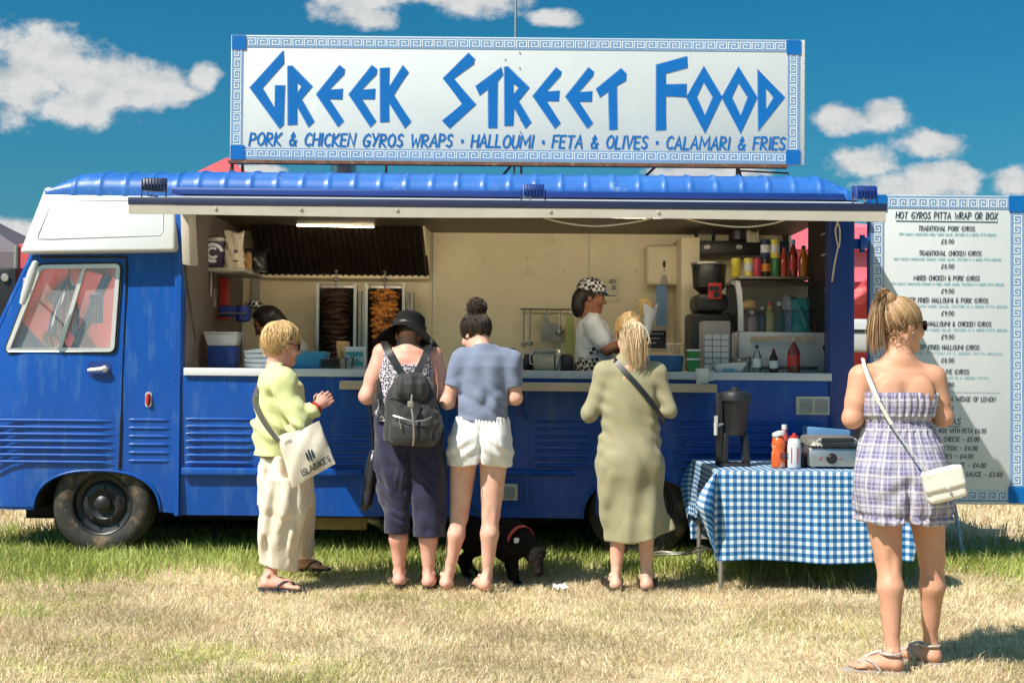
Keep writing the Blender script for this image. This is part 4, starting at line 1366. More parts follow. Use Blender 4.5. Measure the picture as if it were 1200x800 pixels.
# drinks shelf
mb = MB(); a, b = P(862, 325, 9.75), P(968, 325, 9.75)
mb.box(a.x, 2.22, 9.6, 10.0, a.z - .02, a.z, bev=.004)
DZ = a.z
mb.build('drinks_shelf', M['steel_dull'], truck)
# sticker plates on the end wall
for (y0, y1, z0, z1, m) in ((9.06, 9.34, 2.14, 2.30, M['counter']), (9.1, 9.22, 1.88, 2.08, M['counter'])):
    mb = MB().plate([(y0, z0), (y1, z0), (y1, z1), (y0, z1)], 2.232, .003, plane='yz'); s_ = mb.build('wall_sticker', m, truck, ang=0)
    MB().plate([(y0 + .012, z0 + .012), (y1 - .012, z0 + .012), (y1 - .012, z1 - .012), (y0 + .012, z1 - .012)], 2.229, .002, plane='yz').build('sticker_print', M['black'], s_, ang=0)
# utensil rail
a, b = P(610, 362, 10.62), P(676, 363, 10.62)
MB().tube([a, b], .009, 8).build('utensil_rail', M['steel'], truck)
# paper towel dispenser
q = P(777, 311, 10.55)
w, h = .142, .165
mb = MB().hexa([(q.x - w, 10.47, q.z - h), (q.x + w, 10.47, q.z - h), (q.x + w, 10.69, q.z - h), (q.x - w, 10.69, q.z - h), (q.x - w * .97, 10.50, q.z + h), (q.x + w * .97, 10.50, q.z + h), (q.x + w, 10.69, q.z + h), (q.x - w, 10.69, q.z + h)], bev=.03, seg=4)
td = mb.build('towel_dispenser', mat('dispenser_cream', (.86, .76, .53), .4, var=.05), truck, ang=50)
MB().lathe(q + Vector((0, -.05, -h + .035)), [(.001, .06), (.05, .045), (.062, 0), (.06, -.03), (.001, -.035)], 16, sx=1, sy=.5).build('roll_cover', M['cream'], td)
mb = MB(); mb.lathe(q + Vector((0, -.082, .0)), [(.001, .035), (.012, .02), (.010, -.012), (.001, -.03)], 10, sx=1, sy=.4); mb.lathe(q + Vector((0, -.082, -.045)), [(.001, .008), (.008, 0), (.001, -.008)], 8, sx=1, sy=.5)
mb.build('drop_mark', M['black'], td)
mb = MB(); cloth_wall(mb, q.x - .06, q.x + .03, 10.5, q.z - .50, q.z - h - .0, .008, 20, 10, 6)
mb.build('paper_towel', mat('blue_paper', (.20, .33, .55), .9, var=.06), td, ang=180)


# ------------------------------------------------------------------ goods in and on the truck
def onx(u, Y, z):
    return Vector((P(u, 430 - (z - CAMH) * FPX / Y, Y).x, Y, z))


def item(name, label, cat, mb, m, loc, group=None, ang=35):
    return tag(mb.build(name, m, None, ang=ang, loc=Vector(loc)), label, cat, group)


CT = cz1 + .0005     # serving counter top
CB = 1.2405          # back counter top
JAR = mat('dark_jar', (.03, .02, .03), .3, var=.3)


def bottle(u, Y, z, h, r, body, capm, lab, label, group=None, neck=.38, labm=None, cat='bottle', name='bottle'):
    c = onx(u, Y, z)
    mb = MB().lathe(c, [(r * .92, 0), (r, .012), (r, h * .56), (r * .92, h * .64), (r * neck * 1.05, h * .84), (r * neck, h * .90), (r * neck, h * .92), (.001, h * .92)], 18)
    o = item(name, label, cat, mb, body, c, group)
    MB().lathe(c, [(r * neck * 1.12, h * .885), (r * neck * 1.12, h), (.001, h)], 14).build('cap', capm, o)
    if labm:
        MB().lathe(c, [(r * 1.012, h * .18), (r * 1.015, h * .19), (r * 1.015, h * .49), (r * 1.012, h * .50)], 18, cap=False).build('label', labm, o)
    return o


def col(name, rgb, rough=.4, **k):
    if name not in M: M[name] = mat(name, rgb, rough, **k)
    return M[name]


def can(u, Y, z, m, label, top=None, r=.036, h=.142):
    c = onx(u, Y, z)
    o = item('drink_can', label, 'can', MB().lathe(c, [(r * .85, 0), (r, .008), (r, h - .012), (r * .86, h), (r * .8, h - .004), (.001, h - .004)], 16), m, c, 'drink cans on the shelf')
    if top: MB().lathe(c, [(r * 1.01, h * .3), (r * 1.012, h * .31), (r * 1.012, h * .7), (r * 1.01, h * .71)], 16, cap=False).build('label', top, o)


# gyros grills
def gyros(u, label, mlab, meat_m, seed):
    c = onx(u, 10.35, CB)
    t = thing('gyros_grill', label, 'grill', c, 'gyros grills at the back')
    mb = MB(); H_ = .74; w = .15
    mb.box(c.x - w, c.x + w, 10.50, 10.56, CB, CB + H_, bev=.01)
    for s in (-1, 1):
        mb.hexa([(c.x + s * w - .012, 10.36, CB), (c.x + s * w + .012, 10.36, CB), (c.x + s * w * .9 + .012, 10.5, CB), (c.x + s * w * .9 - .012, 10.5, CB), (c.x + s * w - .012, 10.36, CB + H_), (c.x + s * w + .012, 10.36, CB + H_), (c.x + s * w * .9 + .012, 10.5, CB + H_), (c.x + s * w * .9 - .012, 10.5, CB + H_)])
        mb.box(c.x - w, c.x + w, 10.2, 10.56, CB, CB + .05, bev=.008)
    mb.build('housing', M['steel'], t)
    mb = MB()
    for s in (1.2, 1.4): mb.box(c.x + w * s - .012, c.x + w * s + .012, 10.42, 10.55, CB, CB + H_ - .05 * s)
    mb.build('heat_shield', M['steel_dull'], t)
    MB().box(c.x - w * .86, c.x + w * .86, 10.485, 10.498, CB + .05, CB + H_ - .03).build('heater', M['underbody'], t)
    mb = MB(); mb.cyl((c.x, 10.33, CB + .05), (c.x, 10.33, CB + H_ + .04), .008, n=8); mb.lathe(Vector((c.x, 10.33, CB + H_ + .02)), [(.03, 0), (.018, .02), (.006, .03), (.006, .06), (.02, .07), (.001, .09)], 12)
    mb.build('spit', M['steel_dull'], t)
    g = np.random.default_rng(seed)
    mb = MB(); prof = []
    z = CB + .09; rings = []
    n = 40; zz = np.linspace(0, .60, 90)
    ph = g.uniform(0, 6, 8)
    for q in zz:
        tt = q / .60
        base = .058 + .040 * math.sin(min(1, tt * 1.15) * 1.5) - (.03 if tt > .96 else 0)
        rg = []
        for k in range(n):
            a = 2 * math.pi * k / n
            lay = .012 * math.sin(q * 150 + 1.4 * math.sin(a * 2 + ph[0] + q * 12) + ph[1]) + .010 * math.sin(a * 5 + q * 34 + ph[2]) * math.sin(q * 60 + a * 3 + ph[3]) + .008 * math.sin(a * 9 + q * 90 + ph[4])
            r = base + lay * 1.1 + .008 * math.sin(a * 2 + q * 55 + ph[5])
            rg.append(mb.bm.verts.new((c.x + math.cos(a) * r, 10.33 + math.sin(a) * r * .9, z + q + .006 * math.sin(a * 3 + q * 40))))
        rings.append(rg)
    mb._skin(rings)
    mb.build('meat', meat_m, t, ang=180)


m_pork = mat('charred_meat', (.045, .018, .010), .35, var=.5, vs=18, bump=.8, bs=60, stain=((.13, .035, .02), 14, .60, .1))
m_chick = mat('roast_meat', (.70, .26, .05), .35, var=.4, vs=14, bump=.6, bs=50, stain=((.05, .015, .008), 16, .52, .06))
gyros(393, 'upright gyros grill with a dark charred meat cone', None, m_pork, 3)
gyros(450, 'upright gyros grill with a golden roast meat cone', None, m_chick, 5)

# left shelf: tub with a swirl, paper flour bag, bread, black bags
zs = P(228, 316, 9.6).z + .0065
c = onx(249, 9.6, zs)
tub = item('food_tub', 'dark purple tub with a white swirl on the high left shelf', 'tub', MB().lathe(c, [(.115, 0), (.122, .01), (.132, .20), (.138, .205), (.138, .225), (.13, .23), (.001, .23)], 28), col('tub_purple', (.03, .02, .06)), c)
mb = MB()
for r0, w_, a0, a1 in ((.062, .022, 20, 300), (.035, .018, 60, 320)):
    pts = [(c.x + .03 + r0 * math.cos(R(a)), zs + .11 + r0 * 1.0 * math.sin(R(a))) for a in range(a0, a1, 14)]
    mb.ribbon(pts, w_, 0, lambda x, z, y: Vector((x, 9.6 - math.sqrt(max(0, .1305 ** 2 - (x - c.x) ** 2)) - .001, z)))
mb.build('swirl_mark', M['keywhite'], tub, ang=0)
MB().lathe(c, [(.139, .195), (.141, .20), (.141, .222), (.139, .226)], 28, cap=False).build('rim', M['steel_dull'], tub)
# flour bag (crumpled paper)
def bag(name, label, cat, c, w, d, h, m, seed, group=None, n=16):
    g = random.Random(seed); mb = MB(); rings = []
    for j in range(13):
        t = j / 12; rg = []
        for k in range(28):
            a = 2 * math.pi * k / 28
            cx, sy = math.cos(a), math.sin(a)
            sq = (abs(cx) ** 4 + abs(sy) ** 4) ** .25
            dd = d * (1 if t < .7 else 1 - (t - .7) * 2.6)
            q = .006 * math.sin(a * 7 + t * 11 + seed) + .004 * math.sin(a * 13 - t * 17)
            rg.append(mb.bm.verts.new((c.x + cx / sq * (w * (1 - .12 * math.sin(t * 3)) + q), c.y + sy / sq * (dd + q), c.z + h * t + (.012 * math.sin(a * 3 + seed) if j == 12 else 0))))
        rings.append(rg)
    mb._skin(rings)
    return item(name, label, cat, mb, m, c, group, ang=50)
paper = mat('bag_paper', (.62, .54, .42), .8, var=.06, bump=.3, bs=14)
fb = bag('paper_bag', 'tall white paper flour bag beside the purple tub on the shelf', 'bag', onx(274, 9.55, zs), .07, .045, .27, paper, 2)
mb = MB(); q = onx(276, 9.5, zs)
for dz, w_ in ((.13, .03), (.118, .022), (.055, .04)):
    mb.box(q.x - w_ / 2, q.x + w_ / 2, 9.499, 9.502, zs + dz - .004, zs + dz + .004)
mb.build('print', M['ink'], fb, ang=0)
bag('bread_bag', 'brown bread bag leaning behind the white flour bag', 'bag', onx(288, 9.72, zs), .04, .05, .13, col('bread', (.42, .24, .10), .8), 5)
bag('bin_bag', 'black plastic bag slumped at the end of the high shelf', 'bag', onx(300, 9.85, zs), .085, .06, .17, col('binbag', (.02, .02, .022), .25, bump=.6, bs=12), 8)
# hanging pot with whisk handles
c = P(247, 349, 9.7)
pot = item('hanging_pot', 'small steel pot full of utensils hanging under the left shelf', 'pot', MB().lathe(c + Vector((0, 0, -.075)), [(.04, 0), (.046, .005), (.052, .14), (.055, .145), (.05, .14), (.001, .03)], 18), M['steel'], c)
mb = MB()
for k, (dx, h) in enumerate(((-.03, .16), (0, .2), (.02, .24), (.035, .22))):
    mb.tube([(c.x + dx * .3, 9.7, c.z), (c.x + dx, 9.7, c.z + h)], .005, 6); mb.tube([(c.x + dx, 9.7, c.z + h), (c.x + dx + .01, 9.7, c.z + h + .02), (c.x + dx + .025, 9.7, c.z + h)], .004, 6)
mb.tube([(c.x - .05, 9.7, c.z + .06), (c.x - .06, 9.7, c.z + .3)], .003, 6)
mb.build('utensil', M['steel'], pot)
# red rack panel
c = P(262, 350, 9.8)
mb = MB().box(c.x - .035, c.x + .04, 9.79, 9.83, c.z - .16, c.z + .16, bev=.006)
for k in range(6): mb.box(c.x - .02, c.x + .025, 9.775, 9.79, c.z - .13 + k * .045, c.z - .112 + k * .045)
item('red_holder', 'narrow red plastic holder hanging on the inner left wall', 'holder', mb, M['red'], c)
# blue mixer on a rod
c = onx(284, 9.65, CT)
mz = P(284, 368, 9.65).z
mb = MB().lathe(Vector((c.x, 9.65, mz)), [(.03, -.06), (.052, -.05), (.058, .02), (.05, .06), (.001, .065)], 18)
mb.box(c.x - .17, c.x, 9.62, 9.68, mz - .02, mz + .06, bev=.01)
mx_ = item('mixer', 'blue mixer head on a steel rod at the left of the counter', 'mixer', mb, col('mix_blue', (.015, .035, .22)), c)
mb = MB().cyl((c.x, 9.65, CT), (c.x, 9.65, mz - .05), .010, n=10); mb.lathe(c, [(.08, 0), (.08, .012), (.001, .02)], 18); mb.tube([(c.x - .17, 9.61, mz + .005), (c.x + .03, 9.59, mz + .005)], .006)
mb.build('rod', M['steel'], mx_)
# translucent tub on blue crate
c = onx(262, 9.3, CT)
mb = MB().box(c.x - .10, c.x + .10, 9.22, 9.38, CT, CT + .155, bev=.012)
for k in range(9): mb.cyl((c.x - .03 + .012 * k - .02, 9.218, CT + .02), (c.x - .05 + .012 * k, 9.218, CT + .13), .005, n=6)
item('blue_crate', 'blue plastic crate on the counter under a clear lidded tub', 'crate', mb, col('crate_blue', (.02, .06, .30)), c)
c = onx(262, 9.3, CT + .156)
mb = MB().hexa([(c.x - .10, 9.22, c.z), (c.x + .10, 9.22, c.z), (c.x + .10, 9.38, c.z), (c.x - .10, 9.38, c.z), (c.x - .12, 9.2, c.z + .085), (c.x + .12, 9.2, c.z + .085), (c.x + .12, 9.4, c.z + .085), (c.x - .12, 9.4, c.z + .085)], bev=.01)
tt = item('clear_tub', 'milky lidded tub sitting on the blue crate', 'tub', mb, col('milky', (.62, .62, .60), .35), c)
MB().box(c.x - .125, c.x + .125, 9.195, 9.405, c.z + .085, c.z + .10, bev=.004).build('lid', M['counter'], tt)
# foil boxes stack
g = random.Random(4)
for k in range(4):
    c = onx(303, 9.2, CT + .034 * k + .001)
    Mz = Matrix.Translation(c) @ Matrix.Rotation(g.uniform(-.15, .15), 4, 'Z') @ (Matrix.Rotation(R(-9), 4, 'Y') if k == 3 else Matrix.Identity(4))
    mb = MB().hexa([Mz @ Vector(q) for q in ((-.075, -.06, 0), (.075, -.06, 0), (.075, .06, 0), (-.075, .06, 0), (-.09, -.07, .032), (.09, -.07, .032), (.09, .07, .032), (-.09, .07, .032))], bev=.004)
    item('takeaway_box', ['crumpled white takeaway box lowest of the stack by the blue crate', 'white takeaway box second from the bottom by the blue crate', 'white takeaway box third from the bottom by the blue crate', 'tilted white takeaway box on top of the stack by the blue crate'][k], 'box', mb, M['counter'], c, 'takeaway boxes on the counter')
# big teal tub
c = onx(352, 9.1, CT)
mb = MB().hexa([(c.x - .17, 8.98, CT), (c.x + .17, 8.98, CT), (c.x + .17, 9.2, CT), (c.x - .17, 9.2, CT), (c.x - .20, 8.96, CT + .12), (c.x + .20, 8.96, CT + .12), (c.x + .20, 9.23, CT + .12), (c.x - .20, 9.23, CT + .12)], bev=.012)
item('teal_crate', 'wide teal blue plastic crate on the counter behind the blonde woman', 'crate', mb, col('teal', (.02, .22, .42)), c)
# plates and cups
c = onx(388, 9.0, CT)
for k in range(5):
    cc = c + Vector((g.uniform(-.004, .004), 0, .0135 * k))
    mb = MB().lathe(cc, [(.055, 0), (.075, .003), (.088, .012), (.086, .0125), (.07, .006), (.001, .005)], 24)
    item('foil_plate', ['silver plate at the bottom of the pile on the counter', 'silver plate second in the pile on the counter', 'silver plate in the middle of the pile on the counter', 'silver plate fourth in the pile on the counter', 'silver plate on top of the pile on the counter'][k], 'plate', mb, M['steel'], cc, 'silver plates on the counter')
c = onx(415, 9.02, CT)
mb = MB()
bxm = col('box_teal', (.03, .26, .30), .5)
mb.box(c.x - .062, c.x + .078, 8.99, 9.10, CT, CT + .155, bev=.004)
pb = item('carton', 'white and teal printed carton on the counter beside the foil plates', 'carton', mb, M['counter'], c)
MB().box(c.x - .058, c.x + .066, 8.986, 8.989, CT + .02, CT + .12).build('teal_panel', bxm, pb, ang=0)
cu = bpy.data.curves.new('perla', 'FONT'); cu.body = 'Perla'; cu.size = .062; cu.extrude = .0006; cu.align_x = 'CENTER'
to = bpy.data.objects.new('t', cu); COL.objects.link(to); bpy.context.view_layer.update()
me = bpy.data.meshes.new_from_object(to.evaluated_get(bpy.context.evaluated_depsgraph_get())); bpy.data.objects.remove(to)
me.transform(Matrix.Translation((c.x + .004, 8.9845, CT + .055)) @ Matrix.Rotation(R(90), 4, 'X'))
link('lettering', me, M['keywhite'], pb, ang=0)
c = onx(404, 9.35, CT)
bag('brown_bag', 'brown paper bag standing behind the printed carton', 'bag', onx(402, 9.4, CT), .045, .04, .19, col('kraft', (.42, .26, .13), .8), 11)
for k, u in enumerate((402, 409)):
    c = onx(u, 8.92, CT)
    item('plastic_cup', ['clear plastic cup in front of the printed carton, nearer the foil plates', 'clear plastic cup in front of the printed carton, farther from the foil plates'][k], 'cup', MB().lathe(c, [(.024, 0), (.033, .075), (.036, .078), (.032, .075), (.023, .003), (.001, .003)], 16), M['clear'], c, 'clear cups on the counter', ang=50)
# utensils hanging from the rail
for k, (u, L, rr_) in enumerate(((614, .26, .02), (621, .25, .022), (640, .10, .0), (656, .16, .03), (670, .12, .02))):
    c = P(u, 363, 10.6)
    mb = MB().tube([c, c + Vector((0, -.01, -L))], .008, 6)
    if k == 2:
        mb = MB().tube([c, c + Vector((0, 0, -.03))], .006, 6)
        mb.plate([(c.x - .025, c.z - .03), (c.x + .0, c.z - .02), (c.x + .03, c.z - .10), (c.x + .13, c.z - .13), (c.x + .13, c.z - .26), (c.x - .03, c.z - .26)], 10.59, .02)
    elif rr_:
        mb.lathe(c + Vector((0, -.02, -L - .02)), [(.001, -.03), (rr_, -.022), (rr_ * 1.15, .0), (rr_ * 1.1, .012), (rr_ * .9, .0), (.001, -.02)], 12)
    item('ladle' if k != 2 else 'cleaver', ['long steel ladle at the left end of the utensil rail', 'second steel ladle on the utensil rail', 'broad dark cleaver hanging from the utensil rail', 'short steel skimmer hanging from the utensil rail', 'small spoon hanging at the right end of the rail'][k], 'utensil', mb, M['steel'] if k != 2 else M['steel_dull'], c, 'utensils on the rail')
# tubs on the back part
c = onx(640, 9.5, CT)
mb = MB().hexa([(c.x - .09, 9.42, CT), (c.x + .09, 9.42, CT), (c.x + .09, 9.58, CT), (c.x - .09, 9.58, CT), (c.x - .10, 9.41, CT + .13), (c.x + .10, 9.41, CT + .13), (c.x + .10, 9.59, CT + .13), (c.x - .10, 9.59, CT + .13)], bev=.012)
tb = item('white_tub', 'cream rectangular tub with a wire handle in the middle of the counter', 'tub', mb, col('tubcream', (.55, .50, .36), .45), c)
MB().box(c.x - .108, c.x + .108, 9.40, 9.60, CT + .13, CT + .15, bev=.004).build('lid', M['steel_dull'], tb)
MB().tube([(c.x - .10, 9.405, CT + .14), (c.x - .125, 9.395, CT + .10), (c.x - .12, 9.395, CT + .05), (c.x - .09, 9.395, CT + .04)], .005).build('handle', M['counter'], tb)
c = onx(654, 9.3, CT)
o = item('spice_shaker', 'small glass shaker with a steel top beside the cream tub', 'shaker', MB().lathe(c, [(.026, 0), (.03, .01), (.03, .10), (.024, .115), (.001, .115)], 14), M['clear'], c)
MB().lathe(c, [(.027, .112), (.028, .13), (.015, .15), (.001, .152)], 14).build('cap', M['steel'], o)
c = onx(664, 10.3, CB)
o = item('squeeze_bottle', 'dark glass jar standing beside the vendor on the counter', 'jar', MB().lathe(onx(664, 9.4, CT), [(.05, 0), (.055, .02), (.05, .10), (.03, .12), (.001, .12)], 16), JAR, onx(664, 9.4, CT))
c = P(668, 394, 10.5)
item('cutting_board', 'narrow yellow green board leaning on the back wall behind the vendor', 'board', MB().box(c.x - .035, c.x + .035, 10.5, 10.53, CB, c.z + .16, bev=.006), col('board_green', (.45, .50, .16), .5), c)
for k, u in enumerate((618, 626, 600)):
    c = onx(u, 9.6 if k < 2 else 9.35, CT)
    item('sauce_jar', ['dark sauce jar left of the cream tub', 'dark sauce jar touching the cream tub', 'squat dark sauce jar behind the shoulder in the blue shirt'][k], 'jar', MB().lathe(c, [(.028, 0), (.032, .01), (.032, .085 + .02 * k), (.024, .1 + .02 * k), (.024, .12 + .02 * k), (.001, .12 + .02 * k)], 14), JAR, c, 'dark sauce jars')
# notices on the back wall
c = P(713, 338, 10.66)
nt_ = item('wall_notice', 'cream paper notice on the back wall behind the checked cap', 'notice', MB().box(c.x - .065, c.x + .085, 10.68, 10.686, c.z - .10, c.z + .10), col('notice_cream', (.80, .74, .56), .7), c)
mb = MB()
write(mb, "UES", c.x + .005, c.z + .045, .028, 10.678, stroke=.2); write(mb, "ES", c.x + .03, c.z - .005, .028, 10.678, stroke=.2)
mb.box(c.x - .03, c.x + .07, 10.676, 10.679, c.z - .06, c.z - .054)
mb.build('print', M['ink'], nt_, ang=0)
c = P(765, 390, 10.66)
nt_ = item('wall_notice', 'grey notice with a dark lower panel beneath the towel dispenser', 'notice', MB().box(c.x - .12, c.x + .12, 10.68, 10.686, c.z - .14, c.z + .18), col('noticegrey', (.66, .60, .46)), c)
MB().box(c.x - .11, c.x + .11, 10.674, 10.679, c.z - .125, c.z + .02).build('dark_panel', M['ink'], nt_, ang=0)
mb = MB()
for k in range(3): mb.box(c.x - .08, c.x + .09 - .03 * k, 10.671, 10.6735, c.z - .01 - .038 * k, c.z - .002 - .038 * k)
mb.build('print', M['counter'], nt_, ang=0)
# blue tub and wire holder, green cups
c = onx(779, 9.2, CT)
mb = MB().hexa([(c.x - .12, 9.1, CT), (c.x + .11, 9.1, CT), (c.x + .11, 9.3, CT), (c.x - .12, 9.3, CT), (c.x - .14, 9.08, CT + .115), (c.x + .12, 9.08, CT + .115), (c.x + .12, 9.32, CT + .115), (c.x - .14, 9.32, CT + .115)], bev=.01)
item('blue_tub', 'deep blue tub on the counter beside the green paper cups', 'tub', mb, col('tubblue', (.01, .10, .26)), c)
c = onx(791, 9.38, CT)
mb = MB()
for k in range(5): mb.tube([(c.x - .06 + .03 * k, 9.38, CT), (c.x - .06 + .03 * k, 9.38, CT + .2)], .003, 6)
for dz in (.05, .12, .2): mb.tube([(c.x - .06, 9.38, CT + dz), (c.x + .06, 9.38, CT + dz)], .003, 6)
item('wire_rack', 'small wire rack standing behind the blue tub', 'rack', mb, M['steel'], c)
for k in range(2):
    c = onx(812.5, 9.0, CT + .062 * k)
    o = item('paper_cup', ['green paper cup at the bottom of the pair on the counter', 'green paper cup stacked on top of the pair on the counter'][k], 'cup', MB().lathe(c, [(.036, 0), (.046, .085), (.049, .088), (.045, .085), (.001, .02)], 20), col('cupgreen', (.02, .20, .05), .5), c, 'green paper cups')
    MB().lathe(c, [(.047, .083), (.05, .085), (.05, .092), (.047, .094)], 20, cap=False).build('rim', M['keywhite'], o)
# grey grid box (stack of portion pots behind mesh) and coffee machine
c = onx(838, 9.15, CT)
mb = MB().box(c.x - .095, c.x + .10, 9.1, 9.3, CT, CT + .36, bev=.008)
gb = item('pot_dispenser', 'grey dispenser with a grid of pockets in front of the coffee machine', 'dispenser', mb, col('gridgrey', (.30, .27, .25), .5), c)
mb = MB()
for i in range(3):
    for j in range(6):
        mb.box(c.x - .082 + i * .058, c.x - .032 + i * .058, 9.093, 9.099, CT + .02 + j * .042, CT + .054 + j * .042)
mb.build('pocket', M['counter'], gb, ang=0)
c = onx(829, 9.75, CT)
mb = MB().box(c.x - .15, c.x + .16, 9.55, 9.95, CT, CT + .44, bev=.03)
mb.box(c.x - .12, c.x + .12, 9.52, 9.9, CT + .44, CT + .58, bev=.04)
mb.lathe(Vector((c.x + .0, 9.7, CT + .58)), [(.06, 0), (.12, .05), (.13, .22), (.12, .24), (.001, .25)], 20)
cm = item('coffee_machine', 'black coffee machine with a red sticker right of the cream cupboard', 'coffee machine', mb, M['black'], c)
q = P(838, 341, 9.5)
mb = MB().box(q.x - .05, q.x + .05, 9.505, 9.52, q.z - .06, q.z + .06, bev=.004); mb.build('sticker', M['red'], cm)
mb = MB().lathe(Vector((q.x + .01, 9.5, q.z - .025)), [(.024, 0), (.02, .004), (.001, .005)], 14, M=Matrix.Rotation(R(90), 4, 'X')); mb.box(q.x - .045, q.x + .03, 9.495, 9.503, q.z + .005, q.z + .035); mb.build('sticker_mark', M['black'], cm)
MB().lathe(Vector((c.x, 9.7, CT + .80)), [(.137, 0), (.14, .004), (.14, .018), (.137, .02)], 24, cap=False).build('rim', M['steel'], cm)
# glass jars on top of the high rack
for k, (u, m, lb) in enumerate(((826, M['clear'], 'clear storage jar on top of the high rack'), (866, JAR, 'dark ribbed storage tub on top of the high rack'))):
    c = onx(u, 10.4, P(860, 283, 10.3).z + .001)
    o = item('storage_jar', lb, 'jar', MB().lathe(c, [(.07, 0), (.085, .02), (.085, .17), (.06, .2), (.001, .2)], 18), m, c, 'storage jars')
c = onx(882, 10.15, P(860, 283, 10.3).z - .02)
bag('paper_packet', 'crumpled pale paper packet hanging at the edge of the high rack', 'packet', onx(882, 10.2, P(882, 284, 10.2).z), .045, .03, .085, paper, 21)
# drinks shelf
cans = [(862, col('can_yellow', (.75, .62, .05)), 'yellow drink can at the left end of the drinks shelf', None), (877, col('can_lemon', (.80, .70, .15)), 'pale lemon yellow drink can second on the shelf', M['keywhite']),
        (887, col('can_pink', (.55, .05, .12)), 'dark pink drink can on the drinks shelf', None), (897.5, col('can_black', (.025, .02, .02)), 'black drink can with an orange fruit on the front', col('orange', (.70, .24, .02))),
        (909, col('can_green', (.04, .20, .06)), 'green drink can on the drinks shelf', None)]
for u, m, lb, tp in cans:
    can(u, 9.72, DZ + .0005, m, lb, tp)
can(897, 9.74, DZ + .144, col('can_navy', (.02, .04, .12)), 'navy drink can stacked on the black can', M['keywhite'])
can(908, 9.74, DZ + .144, col('can_gold', (.75, .65, .12)), 'golden drink can stacked on the green can', M['keywhite'])
amber = col('amber_drink', (.40, .13, .015), .15)
bottle(918.5, 9.72, DZ + .0005, .225, .031, col('redjuice', (.42, .05, .03), .15), M['red'], None, 'small red juice bottle on the drinks shelf', 'bottles on the shelf')
bottle(929.5, 9.72, DZ + .0005, .285, .034, col('cola', (.22, .02, .02), .12), col('capblue', (.05, .30, .50)), None, 'tall dark red bottle with a blue cap on the drinks shelf', 'bottles on the shelf', labm=M['red'])
bottle(941.5, 9.72, DZ + .0005, .24, .037, amber, M['black'], None, 'amber bottle with a black cap on the drinks shelf', 'bottles on the shelf')
bottle(953, 9.72, DZ + .0005, .19, .034, col('greenglass', (.05, .09, .07), .15), M['counter'], None, 'dull green bottle at the right end of the drinks shelf', 'bottles on the shelf')
bottle(961, 9.62, DZ + .0005, .19, .026, JAR, M['counter'], None, 'dark slim bottle against the end wall', 'bottles on the shelf')
# display fridge
fx0_, fx1_ = P(863, 380, 9.35).x, P(972, 380, 9.35).x
fz1 = P(915, 327, 9.35).z; fzm = P(915, 389, 9.30).z
fr_ = thing('display_fridge', 'white countertop display fridge with a curved glass front', 'fridge', ((fx0_ + fx1_) / 2, 9.4, CT))
mb = MB().box(fx0_, fx1_, 9.26, 9.95, CT, fzm, bev=.015)
mb.build('base', M['counter'], fr_)
mb = MB()
prf = [(9.27, fzm), (9.272, fzm + .10), (9.29, fzm + .2), (9.34, fzm + .30), (9.42, fz1 - .01), (9.55, fz1)]
for x in (fx0_, fx1_ - .035):
    mb.plate([(p[0] - .008, p[1]) for p in prf] + [(9.55, fz1 - .03), (9.43, fz1 - .045), (9.36, fzm + .28), (9.315, fzm + .19), (9.30, fzm + .1), (9.30, fzm)], x, .035, plane='yz')
mb.build('side_frame', M['counter'], fr_, ang=0)
mb = MB()
rows = [[mb.bm.verts.new((x, y, z)) for y, z in prf] for x in (fx0_ + .03, fx1_ - .03)]
for i in range(len(prf) - 1): mb.bm.faces.new((rows[0][i], rows[1][i], rows[1][i + 1], rows[0][i + 1]))
mb.build('glass_front', M['clear'], fr_, ang=180)
mb = MB().box(fx0_, fx1_, 9.55, 9.95, fz1 - .025, fz1, bev=.004); mb.box(fx0_ + .02, fx1_ - .02, 9.92, 9.95, fzm, fz1 - .02)
mb.build('cabinet', M['cream'], fr_)
mb = MB().box(fx0_ + .03, fx1_ - .03, 9.34, 9.9, fzm + .155, fzm + .163); mb.build('glass_shelf', M['clear'], fr_)
q = P(915, 397, 9.25)
mb = MB().box(fx0_ + .08, fx1_ - .13, 9.250, 9.259, q.z - .02, q.z + .018); mb.build('worn_label', col('wornlabel', (.50, .40, .26), .6, stain=((.6, .55, .5), 18, .5, .1)), fr_, ang=0)
mb = MB(); mb.box(fx1_ - .07, fx1_ - .0, 9.250, 9.2585, q.z - .075, q.z - .045); mb.build('switch_panel', M['black'], fr_, ang=0)
mb = MB()
for k in range(30): mb.box(fx0_ + .12 + k * .015, fx0_ + .13 + k * .015, 9.252, 9.2585, CT + .02, CT + .045)
mb.build('grille_slot', M['black'], fr_, ang=0)
# goods inside the fridge
gl = [(872, .155, .035, col('inner_red', (.20, .05, .05)), 'dark red carton bottle at the left inside the fridge'), (881, .13, .04, col('inner_pink', (.40, .22, .22)), 'pale pink tub bottle inside the fridge'), (893, .16, .03, JAR, 'dark bottle in the middle of the fridge'),
      (902, .19, .034, col('inner_yel', (.50, .40, .10)), 'yellow mustard bottle inside the fridge'), (913, .19, .036, col('inner_dark', (.05, .06, .04)), 'dark green bottle inside the fridge'), (960, .13, .035, col('inner_red2', (.28, .03, .03)), 'red jar at the right inside the fridge')]
for u, h, r_, m, lb in gl:
    bottle(u, 9.52, fzm + .001, h * 1.2, r_ * 1.12, m, M['keywhite'] if u != 902 else M['red'], None, lb, 'bottles inside the fridge')
for u, m, lb in ((878, col('bun', (.55, .33, .10), .7), 'round bread bun on the glass shelf of the fridge'),):
    c = onx(u, 9.5, fzm + .164)
    item('bread_bun', lb, 'bun', MB().lathe(c, [(.03, 0), (.055, .02), (.05, .055), (.025, .075), (.001, .08)], 16), m, c)
c = onx(938, 9.5, fzm + .001)
tl_ = mat('teal_bag', (.02, .42, .52), .35, var=.2)
